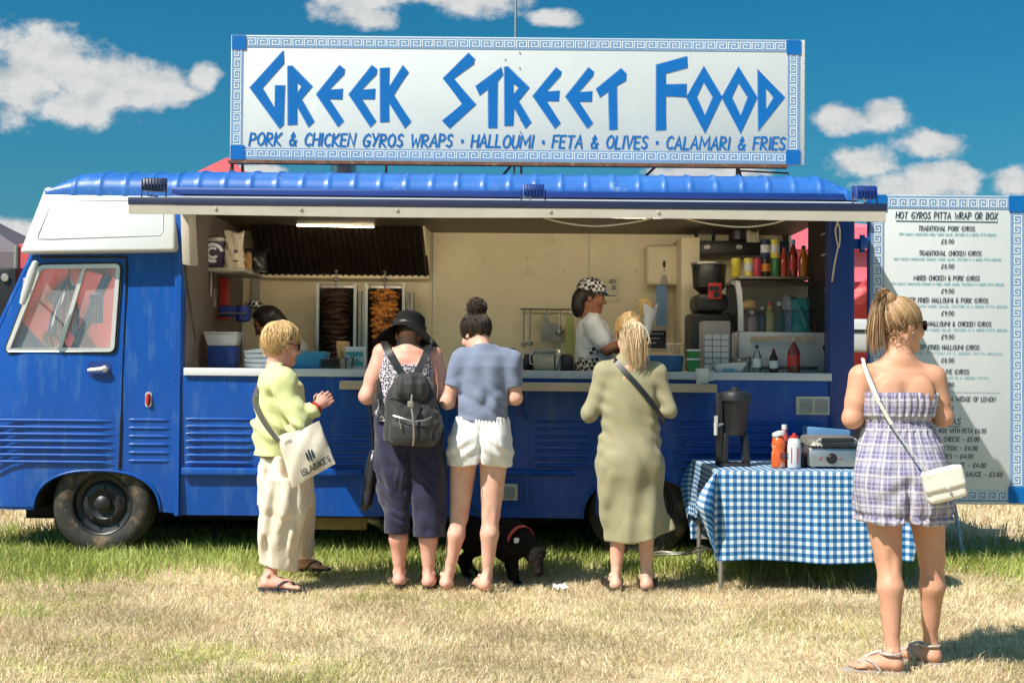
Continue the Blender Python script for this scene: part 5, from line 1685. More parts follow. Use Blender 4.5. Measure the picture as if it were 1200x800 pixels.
bag('teal_bag', 'teal carrier bag standing inside the glass fridge', 'bag', c, .062, .05, .25, tl_, 31)
bag('blue_packet', 'pale blue packet leaning inside the glass fridge', 'packet', onx(924, 9.6, fzm + .001), .04, .04, .27, col('paleblue', (.50, .58, .80), .5), 33)
# bottles in front of the fridge
bottle(887, 8.98, CT, .19, .028, M['clear'], M['black'], None, 'clear plastic bottle with a black cap on the serving counter', 'bottles on the serving counter', labm=M['keywhite'])
bottle(906.5, 8.98, CT, .165, .030, col('darkcola', (.03, .012, .010), .15), col('maroon', (.10, .01, .02)), None, 'small dark bottle with a white label on the serving counter', 'bottles on the serving counter', labm=M['keywhite'])
bottle(930, 8.98, CT, .245, .043, col('brownred', (.16, .035, .03), .2), M['cream'], None, 'big red sauce bottle on the serving counter', 'bottles on the serving counter', labm=M['red'], neck=.3)
c = onx(851, 8.95, CT)
mb = MB().hexa([(c.x - .06, 8.88, CT), (c.x + .09, 8.88, CT), (c.x + .09, 9.02, CT), (c.x - .06, 9.02, CT), (c.x - .09, 8.86, CT + .055), (c.x + .13, 8.86, CT + .07), (c.x + .13, 9.04, CT + .07), (c.x - .09, 9.04, CT + .055)], bev=.008)
tr_ = item('cutlery_tray', 'white plastic tray at the edge of the serving counter', 'tray', mb, M['counter'], c)
MB().box(c.x - .04, c.x + .05, 8.872, 8.878, CT + .01, CT + .04).build('tray_label', col('traylab', (.10, .30, .40)), tr_, ang=0)
bag('plastic_wrap', 'crinkled clear plastic bag slumped beside the white tray', 'bag', onx(868, 9.08, CT), .07, .05, .10, M['clear'], 41)
# mug on the wooden shelf
c = onx(823, 8.56, sz1 + .0005)
mb = MB().lathe(c, [(.036, 0), (.040, .004), (.046, .10), (.047, .104), (.043, .102), (.036, .01), (.001, .008)], 24)
mg = item('mug', 'white speckled mug at the end of the wooden shelf board', 'mug', mb, mat('mug_glaze', (.60, .64, .62), .25, var=.05, stain=((.35, .42, .42), 40, .62, .05)), c, ang=50)
MB().tube([c + Vector((.043, 0, .085)), c + Vector((.07, 0, .085)), c + Vector((.082, 0, .06)), c + Vector((.068, 0, .03)), c + Vector((.040, 0, .022))], .007, 8).build('handle', M['counter'], mg, ang=180)

# ------------------------------------------------------------------ folding table with gingham cloth
TZ = .715
tx0, tx1, ty0, ty1 = 1.225, 2.36, 7.70, 8.70
tbl = thing('folding_table', 'folding table with grey legs under the checked cloth', 'table', ((tx0 + tx1) / 2, (ty0 + ty1) / 2, 0))
MB().box(tx0 + .01, tx1 - .01, ty0 + .01, ty1 - .01, TZ - .035, TZ - .006, bev=.005).build('tabletop', M['wood'], tbl)
for x in (tx0 + .035, tx1 - .06):
    for y in (ty0 + .05, ty1 - .05):
        MB().tube([(x + (.05 if x < 1.8 else -.05) * 0, y, TZ - .03), (x, y, -.01)], .014, 10).build('leg', M['steel_dull'], tbl)
for y in (ty0 + .05, ty1 - .05):
    MB().tube([(tx0 + .04, y, .19), (tx1 - .06, y, .19)], .008, 8).build('stretcher', M['steel_dull'], tbl)


def gingham(name, uvn, period, dark, mid, light, rough=.75):
    m = bpy.data.materials.new(name); m.use_nodes = True
    n, l = m.node_tree.nodes, m.node_tree.links
    b = n['Principled BSDF']; b.inputs['Roughness'].default_value = rough; b.inputs['Specular IOR Level'].default_value = .2
    uv = n.new('ShaderNodeUVMap'); uv.uv_map = uvn
    sp = n.new('ShaderNodeSeparateXYZ'); l.new(uv.outputs[0], sp.inputs[0])

    def stripe(o):
        a = n.new('ShaderNodeMath'); a.operation = 'MULTIPLY'; a.inputs[1].default_value = 1 / period; l.new(o, a.inputs[0])
        f = n.new('ShaderNodeMath'); f.operation = 'FRACT'; l.new(a.outputs[0], f.inputs[0])
        g_ = n.new('ShaderNodeMath'); g_.operation = 'GREATER_THAN'; g_.inputs[1].default_value = .5; l.new(f.outputs[0], g_.inputs[0])
        return g_.outputs[0]
    s1, s2 = stripe(sp.outputs[0]), stripe(sp.outputs[1])
    ad = n.new('ShaderNodeMath'); ad.operation = 'ADD'; l.new(s1, ad.inputs[0]); l.new(s2, ad.inputs[1])
    hv = n.new('ShaderNodeMath'); hv.operation = 'MULTIPLY'; hv.inputs[1].default_value = .5; l.new(ad.outputs[0], hv.inputs[0])
    cr = n.new('ShaderNodeValToRGB'); cr.color_ramp.interpolation = 'CONSTANT'
    cr.color_ramp.elements[0].color = tuple(light) + (1,); cr.color_ramp.elements[1].position = .9; cr.color_ramp.elements[1].color = tuple(dark) + (1,)
    e = cr.color_ramp.elements.new(.4); e.color = tuple(mid) + (1,)
    l.new(hv.outputs[0], cr.inputs[0]); l.new(cr.outputs[0], b.inputs['Base Color'])
    return m


def grid_mesh(name, Vt, UV, m, parent=None, loc=None, ang=180, close=False):
    ny, nx = Vt.shape[:2]
    me = bpy.data.meshes.new(name)
    f = [(j * nx + i, j * nx + i + 1, (j + 1) * nx + i + 1, (j + 1) * nx + i) for j in range(ny - 1) for i in range(nx - 1)]
    V3 = Vt.reshape(-1, 3)
    if loc is not None: V3 = V3 - np.array(loc)
    me.from_pydata(V3.tolist(), [], f)
    ul = me.uv_layers.new(name='cloth')
    li = np.empty(len(me.loops), 'i4'); me.loops.foreach_get('vertex_index', li)
    ul.data.foreach_set('uv', UV.reshape(-1, 2)[li].reshape(-1).astype('f4'))
    return link(name, me, m, parent, ang, loc)


def tablecloth():
    # perimeter path with rounded corners, hanging down; the corner surplus makes a free cone fold
    per = []  # (x, y, nx, ny, s, corner)
    segs = [((tx1, ty1), (tx1, ty0), (1, 0)), ((tx1, ty0), (tx0, ty0), (0, -1)), ((tx0, ty0), (tx0, ty1), (-1, 0)), ((tx0, ty1), (tx1, ty1), (0, 1))]
    s = 0
    for k, (a, b, nn) in enumerate(segs):
        L_ = math.dist(a, b); n = int(L_ / .02)
        for i in range(n + 1):
            t = i / n
            per.append((a[0] + (b[0] - a[0]) * t, a[1] + (b[1] - a[1]) * t, nn[0], nn[1], s + L_ * t, 0.0))
        s += L_
        n2 = segs[(k + 1) % 4][2]
        for i in range(1, 12):
            t = i / 12; a_ = t * math.pi / 2
            per.append((b[0], b[1], nn[0] * math.cos(a_) + n2[0] * math.sin(a_), nn[1] * math.cos(a_) + n2[1] * math.sin(a_), s + .10 * t, math.sin(math.pi * t) * (1 if k == 1 else .55)))
        s += .10
    NZ = 34; drop = .53
    Vt = np.zeros((NZ, len(per), 3)); UV = np.zeros((NZ, len(per), 2))
    for i, (x, y, nx_, ny_, s_, cn) in enumerate(per):
        for j in range(NZ):
            t = j / (NZ - 1)
            dl = drop
            side = abs(nx_)
            fall = dl * t * (1 - .0 * side)
            front = max(0, -ny_)
            out = .004 + .022 * t * (1 + .5 * math.sin(s_ * 9 + 1) + .35 * math.sin(s_ * 23 + 2)) + cn * .155 * math.sin(min(1, t * 1.9) * math.pi / 2) * (1 - .75 * max(0, t - .5) / .5)
            if t < .04: out *= t / .04
            zz = TZ - .002 - fall + .01 * math.sin(s_ * 7) * t * t
            if nx_ < -.3: zz += .17 * t * (-nx_)          # shorter on the left side
            Vt[j, i] = (x + nx_ * out, y + ny_ * out, zz)
            # woven pattern keeps its own grid: front/back runs along x, sides along y
            UV[j, i] = (s_, fall)
    g_ = gingham('gingham', 'cloth', .0455, (.003, .07, .215), (.10, .225, .39), (.56, .59, .61))
    o = grid_mesh('tablecloth', Vt, UV, g_, loc=(1.84, 8.2, TZ))
    nxx, nyy = 40, 30
    Vt2 = np.zeros((nyy, nxx, 3)); UV2 = np.zeros((nyy, nxx, 2))
    for j in range(nyy):
        for i in range(nxx):
            x = tx0 + (tx1 - tx0) * i / (nxx - 1); y = ty0 + (ty1 - ty0) * j / (nyy - 1)
            e = 0 if i in (0, nxx - 1) or j in (0, nyy - 1) else 1
            Vt2[j, i] = (x, y, TZ - .002 + .0015 * e * math.sin(x * 21) * math.sin(y * 17)); UV2[j, i] = (x - tx1, y)
    UV2[..., 0] += 0
    top = grid_mesh('t', Vt2, UV2, g_, loc=(1.84, 8.2, TZ))
    bmx = bmesh.new(); bmx.from_mesh(o.data); bmx.from_mesh(top.data); bmesh.ops.remove_doubles(bmx, verts=list(bmx.verts), dist=.0005); bmx.to_mesh(o.data); bmx.free()
    bpy.data.objects.remove(top)
    o.data.polygons.foreach_set('use_smooth', [True] * len(o.data.polygons)); o.data.set_sharp_from_angle(angle=R(60))
    tag(o, 'blue and white gingham cloth hanging over the folding table', 'tablecloth')


tablecloth()
TT = TZ + .001
# drinks urn
c = onx(861, 8.15, TT)
mb = MB()
mb.lathe(c, [(.062, .185), (.070, .19), (.092, .40), (.096, .405), (.096, .415), (.09, .42)], 28)
un = item('drinks_urn', 'black tapered drinks urn on the checked tablecloth', 'urn', mb, M['charcoal'], c)
mb = MB().lathe(c, [(.100, .40), (.104, .405), (.104, .43), (.095, .455), (.06, .462), (.03, .466), (.028, .485), (.001, .49)], 28); mb.build('lid', M['charcoal'], un)
mb = MB().hexa([c + Vector(q) for q in ((-.115, -.10, 0), (.085, -.10, 0), (.085, .10, 0), (-.115, .10, 0), (-.10, -.09, .016), (.08, -.09, .016), (.08, .09, .016), (-.10, .09, .016))], bev=.004)
for s in (-1, 1):
    mb.hexa([c + Vector(q) for q in ((s * .07 - .02, -.05, .01), (s * .07 + .02, -.05, .01), (s * .07 + .02, .06, .01), (s * .07 - .02, .06, .01), (s * .06 - .016, -.04, .2), (s * .06 + .016, -.04, .2), (s * .06 + .016, .05, .2), (s * .06 - .016, .05, .2))], bev=.004)
mb.box(c.x - .125, c.x - .085, 8.10, 8.16, TT + .01, TT + .45, bev=.008)
mb.build('stand', M['black'], un)
mb = MB().cyl(c + Vector((-.085, -.03, .26)), c + Vector((-.135, -.06, .25)), .014, n=10); mb.cyl(c + Vector((-.13, -.06, .19)), c + Vector((-.13, -.06, .27)), .012, n=10); mb.box(c.x - .14, c.x - .12, 8.08, 8.1, TT + .27, TT + .31)
mb.build('tap', M['chrome'], un)
# squeezy bottles
c = onx(912, 7.98, TT)
sauce = mat('sauce_orange', (.58, .10, .02), .3, var=.25, vs=20, stain=((.65, .45, .35), 16, .56, .06))
mb = MB().lathe(c, [(.040, 0), (.044, .01), (.042, .09), (.036, .11), (.043, .14), (.034, .185), (.024, .195), (.001, .196)], 20)
sb_ = item('sauce_bottle', 'open orange sauce bottle with a white tilted cap on the checked cloth', 'bottle', mb, sauce, c, 'sauce bottles on the table')
Mz = Matrix.Translation(c + Vector((.005, 0, .197))) @ Matrix.Rotation(R(-14), 4, 'Y')
MB().lathe((0, 0, 0), [(.042, 0), (.044, .005), (.040, .022), (.015, .028), (.001, .03)], 18).xform(Mz).build('cap', M['counter'], sb_)
mb = MB(); write(mb, "3YO", c.x + .0, TT + .06, .03, 7.935, stroke=.2); mb.xform(Matrix.Identity(4)); mb.build('lettering', M['ink'], sb_, ang=0)
bottle(919, 8.08, TT, .26, .034, col('redsq', (.46, .06, .05), .35), M['counter'], None, 'red squeezy bottle standing behind the orange sauce bottle', 'sauce bottles on the table', neck=.45)
c = onx(930.5, 7.95, TT)
mb = MB().lathe(c, [(.037, 0), (.041, .008), (.041, .13), (.036, .17), (.026, .185), (.001, .186)], 20)
sb_ = item('sauce_bottle', 'white squeezy bottle with red lettering and a red cap', 'bottle', mb, M['counter'], c, 'sauce bottles on the table')
MB().lathe(c, [(.028, .183), (.028, .196), (.012, .20), (.008, .215), (.001, .216)], 14).build('cap', M['red'], sb_)
mb = MB()
for dx in (-.022, .012):
    for k in range(9): mb.box(c.x + dx - .004, c.x + dx + .005, 7.95 - math.sqrt(.0412 ** 2 - dx * dx) - .0012, 7.95 - math.sqrt(.0412 ** 2 - dx * dx) + .004, TT + .03 + k * .011, TT + .038 + k * .011)
mb.build('lettering', M['red'], sb_, ang=0)
c = onx(938, 8.05, TT)
bottle(940.5, 8.06, TT, .15, .022, JAR, M['black'], None, 'small dark bottle between the white bottle and the contact grill', 'sauce bottles on the table')
# contact grill
gx0_, gx1_ = P(946, 530, 8.0).x, P(1016, 530, 8.0).x
cg = thing('contact_grill', 'stainless steel contact grill with a black knob on the table', 'grill', ((gx0_ + gx1_) / 2, 8.1, TT))
mb = MB().hexa([(gx0_, 7.93, TT + .01), (gx1_, 7.93, TT + .01), (gx1_, 8.32, TT + .01), (gx0_, 8.32, TT + .01), (gx0_, 7.95, TT + .125), (gx1_, 7.95, TT + .125), (gx1_, 8.32, TT + .125), (gx0_, 8.32, TT + .125)], bev=.008)
for x in (gx0_ + .03, gx1_ - .03): mb.cyl((x, 7.97, TT), (x, 7.97, TT + .015), .014, n=10)
mb.build('body', M['steel'], cg)
q = P(975, 537, 7.93)
mb = MB().lathe(Vector((q.x, 7.938, TT + .06)), [(.034, 0), (.032, .006), (.026, .008), (.022, .024), (.001, .026)], 22, M=Matrix.Rotation(R(90), 4, 'X')); mb.build('knob', M['black'], cg)
mb = MB()
for dx in (-.07, .05): mb.lathe(Vector((q.x + dx, 7.936, TT + .062)), [(.007, 0), (.005, .005), (.001, .006)], 10, M=Matrix.Rotation(R(90), 4, 'X'))
mb.build('pilot_light', M['red'], cg)
mb = MB().hexa([(gx0_ + .005, 7.94, TT + .130), (gx1_ - .005, 7.94, TT + .130), (gx1_ - .005, 8.3, TT + .135), (gx0_ + .005, 8.3, TT + .135), (gx0_ + .03, 7.96, TT + .165), (gx1_ - .03, 7.96, TT + .165), (gx1_ - .03, 8.3, TT + .19), (gx0_ + .03, 8.3, TT + .19)], bev=.012)
mb.build('lid', M['steel_dull'], cg)
mb = MB()
for k in range(16): mb.box(gx0_ + .015 + k * .021, gx0_ + .026 + k * .021, 7.937, 7.96, TT + .126, TT + .14)
mb.tube([(gx0_ + .07, 7.93, TT + .172), (gx1_ - .10, 7.93, TT + .174)], .015, 10)
mb.build('handle', M['black'], cg)
MB().tube([(gx0_ + .05, 8.0, TT + .16), (gx0_ + .06, 7.935, TT + .178), (gx1_ - .09, 7.935, TT + .18), (gx1_ - .08, 8.0, TT + .17)], .006, 8).build('handle_rail', M['chrome'], cg)
c = onx(970, 8.42, TT)
mb = MB().hexa([(c.x - .10, 8.40, TT), (c.x + .13, 8.40, TT), (c.x + .13, 8.55, TT), (c.x - .10, 8.55, TT), (c.x - .14, 8.38, TT + .235), (c.x + .14, 8.38, TT + .215), (c.x + .14, 8.57, TT + .215), (c.x - .14, 8.57, TT + .235)], bev=.012)
item('storage_box', 'pale blue plastic box standing behind the contact grill', 'box', mb, col('boxpaleblue', (.10, .22, .42), .3), c)
# trailing cable, litter
q = [P(u, v, Y) for u, v, Y in ((752, 650, 8.7), (775, 646, 8.5), (800, 648, 8.45), (822, 640, 8.6), (838, 645, 8.75))]
item('power_cable', 'loose grey power cable lying between the rear wheel and the table', 'cable', MB().tube(q, .008, 6).tube([p + Vector((.02, -.08, .005 * (-1) ** i)) for i, p in enumerate(q)], .007, 6), M['steel_dull'], q[2], ang=180)
c = P(656, 688, 7.62); c.z = 0.03
mb = MB(); gg = random.Random(3)
Gd = [[mb.bm.verts.new((c.x + (i - 3) * .014 + gg.uniform(-.004, .004), 7.62 + (j - 2) * .02, .03 + gg.uniform(-.012, .02))) for i in range(7)] for j in range(5)]
for j in range(4):
    for i in range(6): mb.bm.faces.new((Gd[j][i], Gd[j][i + 1], Gd[j + 1][i + 1], Gd[j + 1][i]))
item('paper_tissue', 'crumpled white tissue lying on the dry grass', 'tissue', mb, M['flagwhite'], c, ang=0)
# ------------------------------------------------------------------ implicit-surface modeller for people, animals and soft goods
BIG = 1.0


class Prim:
    def __init__(s, f, lo, hi): s.f, s.lo, s.hi = f, np.array(lo, float), np.array(hi, float)


def cone(a, b, ra, rb=None, flat=None):
    a, b = np.array(a, float), np.array(b, float); rb = ra if rb is None else rb
    ba = b - a; L2 = max(1e-9, float(ba @ ba)); r = max(ra, rb)

    def f(x, y, z):
        px_, py_, pz_ = x - a[0], y - a[1], z - a[2]
        t = np.clip((px_ * ba[0] + py_ * ba[1] + pz_ * ba[2]) / L2, 0, 1)
        qx, qy, qz = px_ - ba[0] * t, py_ - ba[1] * t, pz_ - ba[2] * t
        if flat is not None:
            n, k = flat
            c = (qx * n[0] + qy * n[1] + qz * n[2]) * (k - 1)
            qx, qy, qz = qx + n[0] * c, qy + n[1] * c, qz + n[2] * c
        return np.sqrt(qx * qx + qy * qy + qz * qz) - (ra + (rb - ra) * t)
    return Prim(f, np.minimum(a, b) - r, np.maximum(a, b) + r)


def ell(c, r, axes=None):
    c, r = np.array(c, float), np.array(r, float)
    A = np.eye(3) if axes is None else np.array(axes, float)      # rows = axes
    m = float(max(r))

    def f(x, y, z):
        p = (x - c[0], y - c[1], z - c[2])
        q = [A[i][0] * p[0] + A[i][1] * p[1] + A[i][2] * p[2] for i in range(3)]
        k0 = np.sqrt(sum((q[i] / r[i]) ** 2 for i in range(3)))
        k1 = np.sqrt(sum((q[i] / r[i] ** 2) ** 2 for i in range(3))) + 1e-9
        return k0 * (k0 - 1) / k1
    return Prim(f, c - m, c + m)


def loft(secs, ex=2.0):
    """secs: (z, cx, cy, a, b) from bottom to top"""
    S = np.array(sorted(secs), float)
    z = S[:, 0]
    zz = np.linspace(z[0], z[-1], 160)
    t = np.clip(np.searchsorted(z, zz, 'right') - 1, 0, len(z) - 2)
    u = (zz - z[t]) / (z[t + 1] - z[t]); u = u * u * (3 - 2 * u) * .5 + u * .5
    V = S[t, 1:] * (1 - u)[:, None] + S[t + 1, 1:] * u[:, None]

    def f(x, y, q):
        cz = np.clip(q, z[0], z[-1])
        cx, cy, a, b = [np.interp(cz, zz, V[:, i]) for i in range(4)]
        dx, dy = (x - cx), (y - cy)
        if ex == 2.0:
            k0 = np.sqrt((dx / a) ** 2 + (dy / b) ** 2)
            k1 = np.sqrt((dx / a ** 2) ** 2 + (dy / b ** 2) ** 2) + 1e-9
            d = k0 * (k0 - 1) / k1
        else:
            k0 = (np.abs(dx / a) ** ex + np.abs(dy / b) ** ex) ** (1 / ex)
            d = (k0 - 1) * np.minimum(a, b)
        d = np.maximum(d, -np.minimum(a, b) + 0 * d)
        ov = np.maximum(z[0] - q, q - z[-1]) + 0 * d
        return np.where(ov > 0, np.sqrt(np.maximum(d, 0) ** 2 + ov ** 2), np.maximum(d, ov))
    m = max(S[:, 3].max(), S[:, 4].max())
    return Prim(f, (S[:, 1].min() - S[:, 3].max(), S[:, 2].min() - S[:, 4].max(), z[0]), (S[:, 1].max() + S[:, 3].max(), S[:, 2].max() + S[:, 4].max(), z[-1]))


class SDF:
    def __init__(s, lo, hi, h):
        s.h = h; s.lo = np.array(lo, float)
        s.n = np.ceil((np.array(hi) - s.lo) / h).astype(int) + 1
        s.ax = [(s.lo[i] + h * np.arange(s.n[i])).astype('f4') for i in range(3)]
        s.D = np.full(s.n, BIG, 'f4')

    def _box(s, lo, hi):
        sl = []
        for i in range(3):
            a = max(0, int((lo[i] - s.lo[i]) / s.h)); b = min(s.n[i], int((hi[i] - s.lo[i]) / s.h) + 2)
            if b <= a: return None
            sl.append(slice(a, b))
        g = (s.ax[0][sl[0]][:, None, None], s.ax[1][sl[1]][None, :, None], s.ax[2][sl[2]][None, None, :])
        return tuple(sl), g

    def add(s, p, k=0.0, op='u', disp=None):
        m = .03 + k
        q = s._box(p.lo - m, p.hi + m)
        if q is None: return s
        sl, g = q
        d = p.f(*g)
        if disp is not None: d = d + disp(*g)
        D = s.D[sl]
        if op == 's':
            d = -d
            if k:
                h_ = np.clip(.5 - .5 * (D - d) / k, 0, 1); s.D[sl] = D * (1 - h_) + d * h_ + k * h_ * (1 - h_)
            else: s.D[sl] = np.maximum(D, d)
        elif k:
            h_ = np.clip(.5 + .5 * (D - d) / k, 0, 1); s.D[sl] = D * (1 - h_) + d * h_ - k * h_ * (1 - h_)
        else: s.D[sl] = np.minimum(D, d)
        return s

    def chain(s, pts, rs, k=.02, flat=None):
        for a, b, ra, rb in zip(pts, pts[1:], rs, rs[1:]): s.add(cone(a, b, ra, rb, flat), k)
        return s

    def warp(s, fn):
        """add a displacement field everywhere near the surface"""
        g = (s.ax[0][:, None, None], s.ax[1][None, :, None], s.ax[2][None, None, :])
        s.D = (s.D + fn(*g)).astype('f4'); return s

    def cut(s, n, d):
        """remove the side where n.p > d"""
        s.D = np.maximum(s.D, (s.ax[0][:, None, None] * n[0] + s.ax[1][None, :, None] * n[1] + s.ax[2][None, None, :] * n[2]) - d).astype('f4'); return s

    def cutf(s, fn):
        s.D = np.maximum(s.D, fn(s.ax[0][:, None, None], s.ax[1][None, :, None], s.ax[2][None, None, :])).astype('f4'); return s

    def hollow(s, t, fn):
        """hollow the solid by t where fn(x,y,z) < 0 (e.g. just inside a hem)"""
        g = (s.ax[0][:, None, None], s.ax[1][None, :, None], s.ax[2][None, None, :])
        s.D = np.maximum(s.D, -np.maximum(s.D + t, fn(*g))).astype('f4'); return s

    def mesh(s):
        D = s.D.copy()
        for i in range(3):
            for e in (0, -1):
                ix = [slice(None)] * 3; ix[i] = e; D[tuple(ix)] = BIG
        I = D < 0
        n = D.shape
        c8 = [(a, b, c) for a in (0, 1) for b in (0, 1) for c in (0, 1)]
        cnt = np.zeros((n[0] - 1, n[1] - 1, n[2] - 1), 'i1')
        for (a, b, c) in c8: cnt += I[a:n[0] - 1 + a, b:n[1] - 1 + b, c:n[2] - 1 + c]
        act = (cnt > 0) & (cnt < 8)
        ids = np.argwhere(act)
        idx = -np.ones(act.shape, 'i4'); idx[act] = np.arange(len(ids))
        vals = {c: D[ids[:, 0] + c[0], ids[:, 1] + c[1], ids[:, 2] + c[2]] for c in c8}
        acc = np.zeros((len(ids), 3)); num = np.zeros(len(ids))
        for a in c8:
            for ax in range(3):
                if a[ax] == 0:
                    b = list(a); b[ax] = 1; b = tuple(b)
                    va, vb = vals[a], vals[b]
                    x = (va < 0) != (vb < 0)
                    t = np.where(x, va / np.where(x, va - vb, 1), 0)
                    p = np.array(a, float)[None, :] + t[:, None] * (np.array(b) - np.array(a))[None, :]
                    acc += p * x[:, None]; num += x
        V = s.lo + (ids + acc / num[:, None]) * s.h
        F = []
        for ax in range(3):
            o1, o2 = [(1, 2), (2, 0), (0, 1)][ax]
            sl0 = [slice(0, n[i] - 1) for i in range(3)]; sl1 = list(sl0)
            sl0[ax] = slice(0, n[ax] - 1); sl1[ax] = slice(1, n[ax])
            A, B = I[tuple(sl0)], I[tuple(sl1)]
            e = np.argwhere(A != B)
            e = e[(e[:, o1] > 0) & (e[:, o2] > 0)]
            q = []
            for d1, d2 in ((1, 1), (0, 1), (0, 0), (1, 0)):
                k = e.copy(); k[:, o1] -= d1; k[:, o2] -= d2
                q.append(idx[k[:, 0], k[:, 1], k[:, 2]])
            q = np.stack(q, 1)
            fl = ~A[e[:, 0], e[:, 1], e[:, 2]]
            q[fl] = q[fl][:, ::-1]
            F.append(q)
        return V, np.concatenate(F)

    def build(s, name, m, parent=None, loc=None, smooth=1, uv=None, keep=True):
        V, F = s.mesh()
        if smooth:
            e = np.concatenate([F[:, [0, 1]], F[:, [1, 2]], F[:, [2, 3]], F[:, [3, 0]]])
            for _ in range(smooth):
                A = np.zeros_like(V); c = np.zeros(len(V))
                np.add.at(A, e[:, 0], V[e[:, 1]]); np.add.at(c, e[:, 0], 1); np.add.at(A, e[:, 1], V[e[:, 0]]); np.add.at(c, e[:, 1], 1)
                V = V * .45 + A / np.maximum(c, 1)[:, None] * .55
        me = bpy.data.meshes.new(name)
        W = V - np.array(loc) if loc is not None else V
        me.vertices.add(len(V)); me.vertices.foreach_set('co', W.astype('f4').reshape(-1))
        me.loops.add(len(F) * 4); me.loops.foreach_set('vertex_index', F.astype('i4').reshape(-1))
        me.polygons.add(len(F)); me.polygons.foreach_set('loop_start', (np.arange(len(F)) * 4).astype('i4'))
        me.update(calc_edges=True); me.validate()
        if uv is not None:
            UV = uv(V)
            li = np.empty(len(me.loops), 'i4'); me.loops.foreach_get('vertex_index', li)
            ul = me.uv_layers.new(name='cloth'); ul.data.foreach_set('uv', UV[li].reshape(-1).astype('f4'))
        return link(name, me, m, parent, 180, loc)


def waves(seed, amp, freq, stretch=(1, 1, 1), n=5):
    """cloth folds: rounded ridges between narrow valleys, running in a few directions and fading in and out"""
    g = np.random.default_rng(seed)
    K = g.normal(0, 1, (n, 3)); K /= np.linalg.norm(K, axis=1)[:, None]
    K = K * freq * g.uniform(.55, 1.5, (n, 1)) * np.array(stretch); ph = g.uniform(0, 6.3, n)
    Q = g.normal(0, 1, (n, 3)); Q /= np.linalg.norm(Q, axis=1)[:, None]; Q *= freq * .24; p2 = g.uniform(0, 6.3, n)

    def f(x, y, z):
        d = 0
        wz = .9 * np.sin(x * freq * .30 + z * freq * .22 + ph[0]) + .7 * np.sin(y * freq * .3 - z * freq * .28 + ph[-1])
        for k, p, q, r in zip(K, ph, Q, p2):
            m = np.clip(.35 + .9 * np.sin(x * q[0] + y * q[1] + z * q[2] + r), 0, 1)
            w = np.sqrt(np.sin((x * k[0] + y * k[1] + z * k[2] + p + wz) * .5) ** 2 + .02)
            d = d + m * (.62 - w)
        return (amp / n * 4.4) * d
    return f


def sharp(fn, amp):
    """turn soft waves into creases"""
    def f(x, y, z):
        d = fn(x, y, z) / amp
        return amp * (np.abs(d) ** .8 * np.sign(d))
    return f


# ------------------------------------------------------------------ hair strands
class Strands:
    def __init__(s): s.P, s.R, s.C = [], [], []

    def add(s, pts, r, colr): s.P.append(np.asarray(pts, 'f4')); s.R.append(r); s.C.append(colr)

    def build(s, name, m, parent):
        V, F, C = [], [], []
        o = 0
        for pts, r, c in zip(s.P, s.R, s.C):
            n = len(pts)
            T = np.gradient(pts, axis=0); T /= np.linalg.norm(T, axis=1)[:, None] + 1e-9
            up = np.where(np.abs(T[:, 2:3]) < .9, np.array([[0, 0, 1.]]), np.array([[1., 0, 0]]))
            A = np.cross(T, up); A /= np.linalg.norm(A, axis=1)[:, None] + 1e-9
            B = np.cross(T, A)
            rr = r * np.clip(np.minimum(1, (1.02 - np.linspace(0, 1, n)) * 3.5), .1, 1)[:, None]
            for k in range(3):
                a = 2.094 * k; V.append(pts + A * (np.cos(a) * rr) + B * (np.sin(a) * rr))
            for k in range(3):
                k2 = (k + 1) % 3
                i = np.arange(n - 1)
                F.append(np.stack([o + k * n + i, o + k2 * n + i, o + k2 * n + i + 1, o + k * n + i + 1], 1))
            C.append(np.tile(np.array([c]), (3 * n, 1))); o += 3 * n
        V = np.concatenate(V); F = np.concatenate(F); C = np.concatenate(C)
        me = bpy.data.meshes.new(name)
        me.vertices.add(len(V)); me.vertices.foreach_set('co', V.astype('f4').reshape(-1))
        me.loops.add(len(F) * 4); me.loops.foreach_set('vertex_index', F.astype('i4').reshape(-1))
        me.polygons.add(len(F)); me.polygons.foreach_set('loop_start', (np.arange(len(F)) * 4).astype('i4'))
        me.update(calc_edges=True)
        ca = me.color_attributes.new('tint', 'FLOAT_COLOR', 'POINT')
        ca.data.foreach_set('color', np.concatenate([C, np.ones((len(C), 1))], 1).astype('f4').reshape(-1))
        return link(name, me, m, parent, 180)


def hair_mat():
    m = bpy.data.materials.new('hair'); m.use_nodes = True
    n, l = m.node_tree.nodes, m.node_tree.links
    at = n.new('ShaderNodeAttribute'); at.attribute_name = 'tint'
    b = n['Principled BSDF']; b.inputs['Roughness'].default_value = .42; b.inputs['Specular IOR Level'].default_value = .45
    l.new(at.outputs['Color'], b.inputs['Base Color'])
    return m


HAIRM = hair_mat()


def frame(f, up=(0, 0, 1)):
    f = Vector(f).normalized(); s_ = f.cross(Vector(up)).normalized(); u = s_.cross(f).normalized()
    return f, s_, u


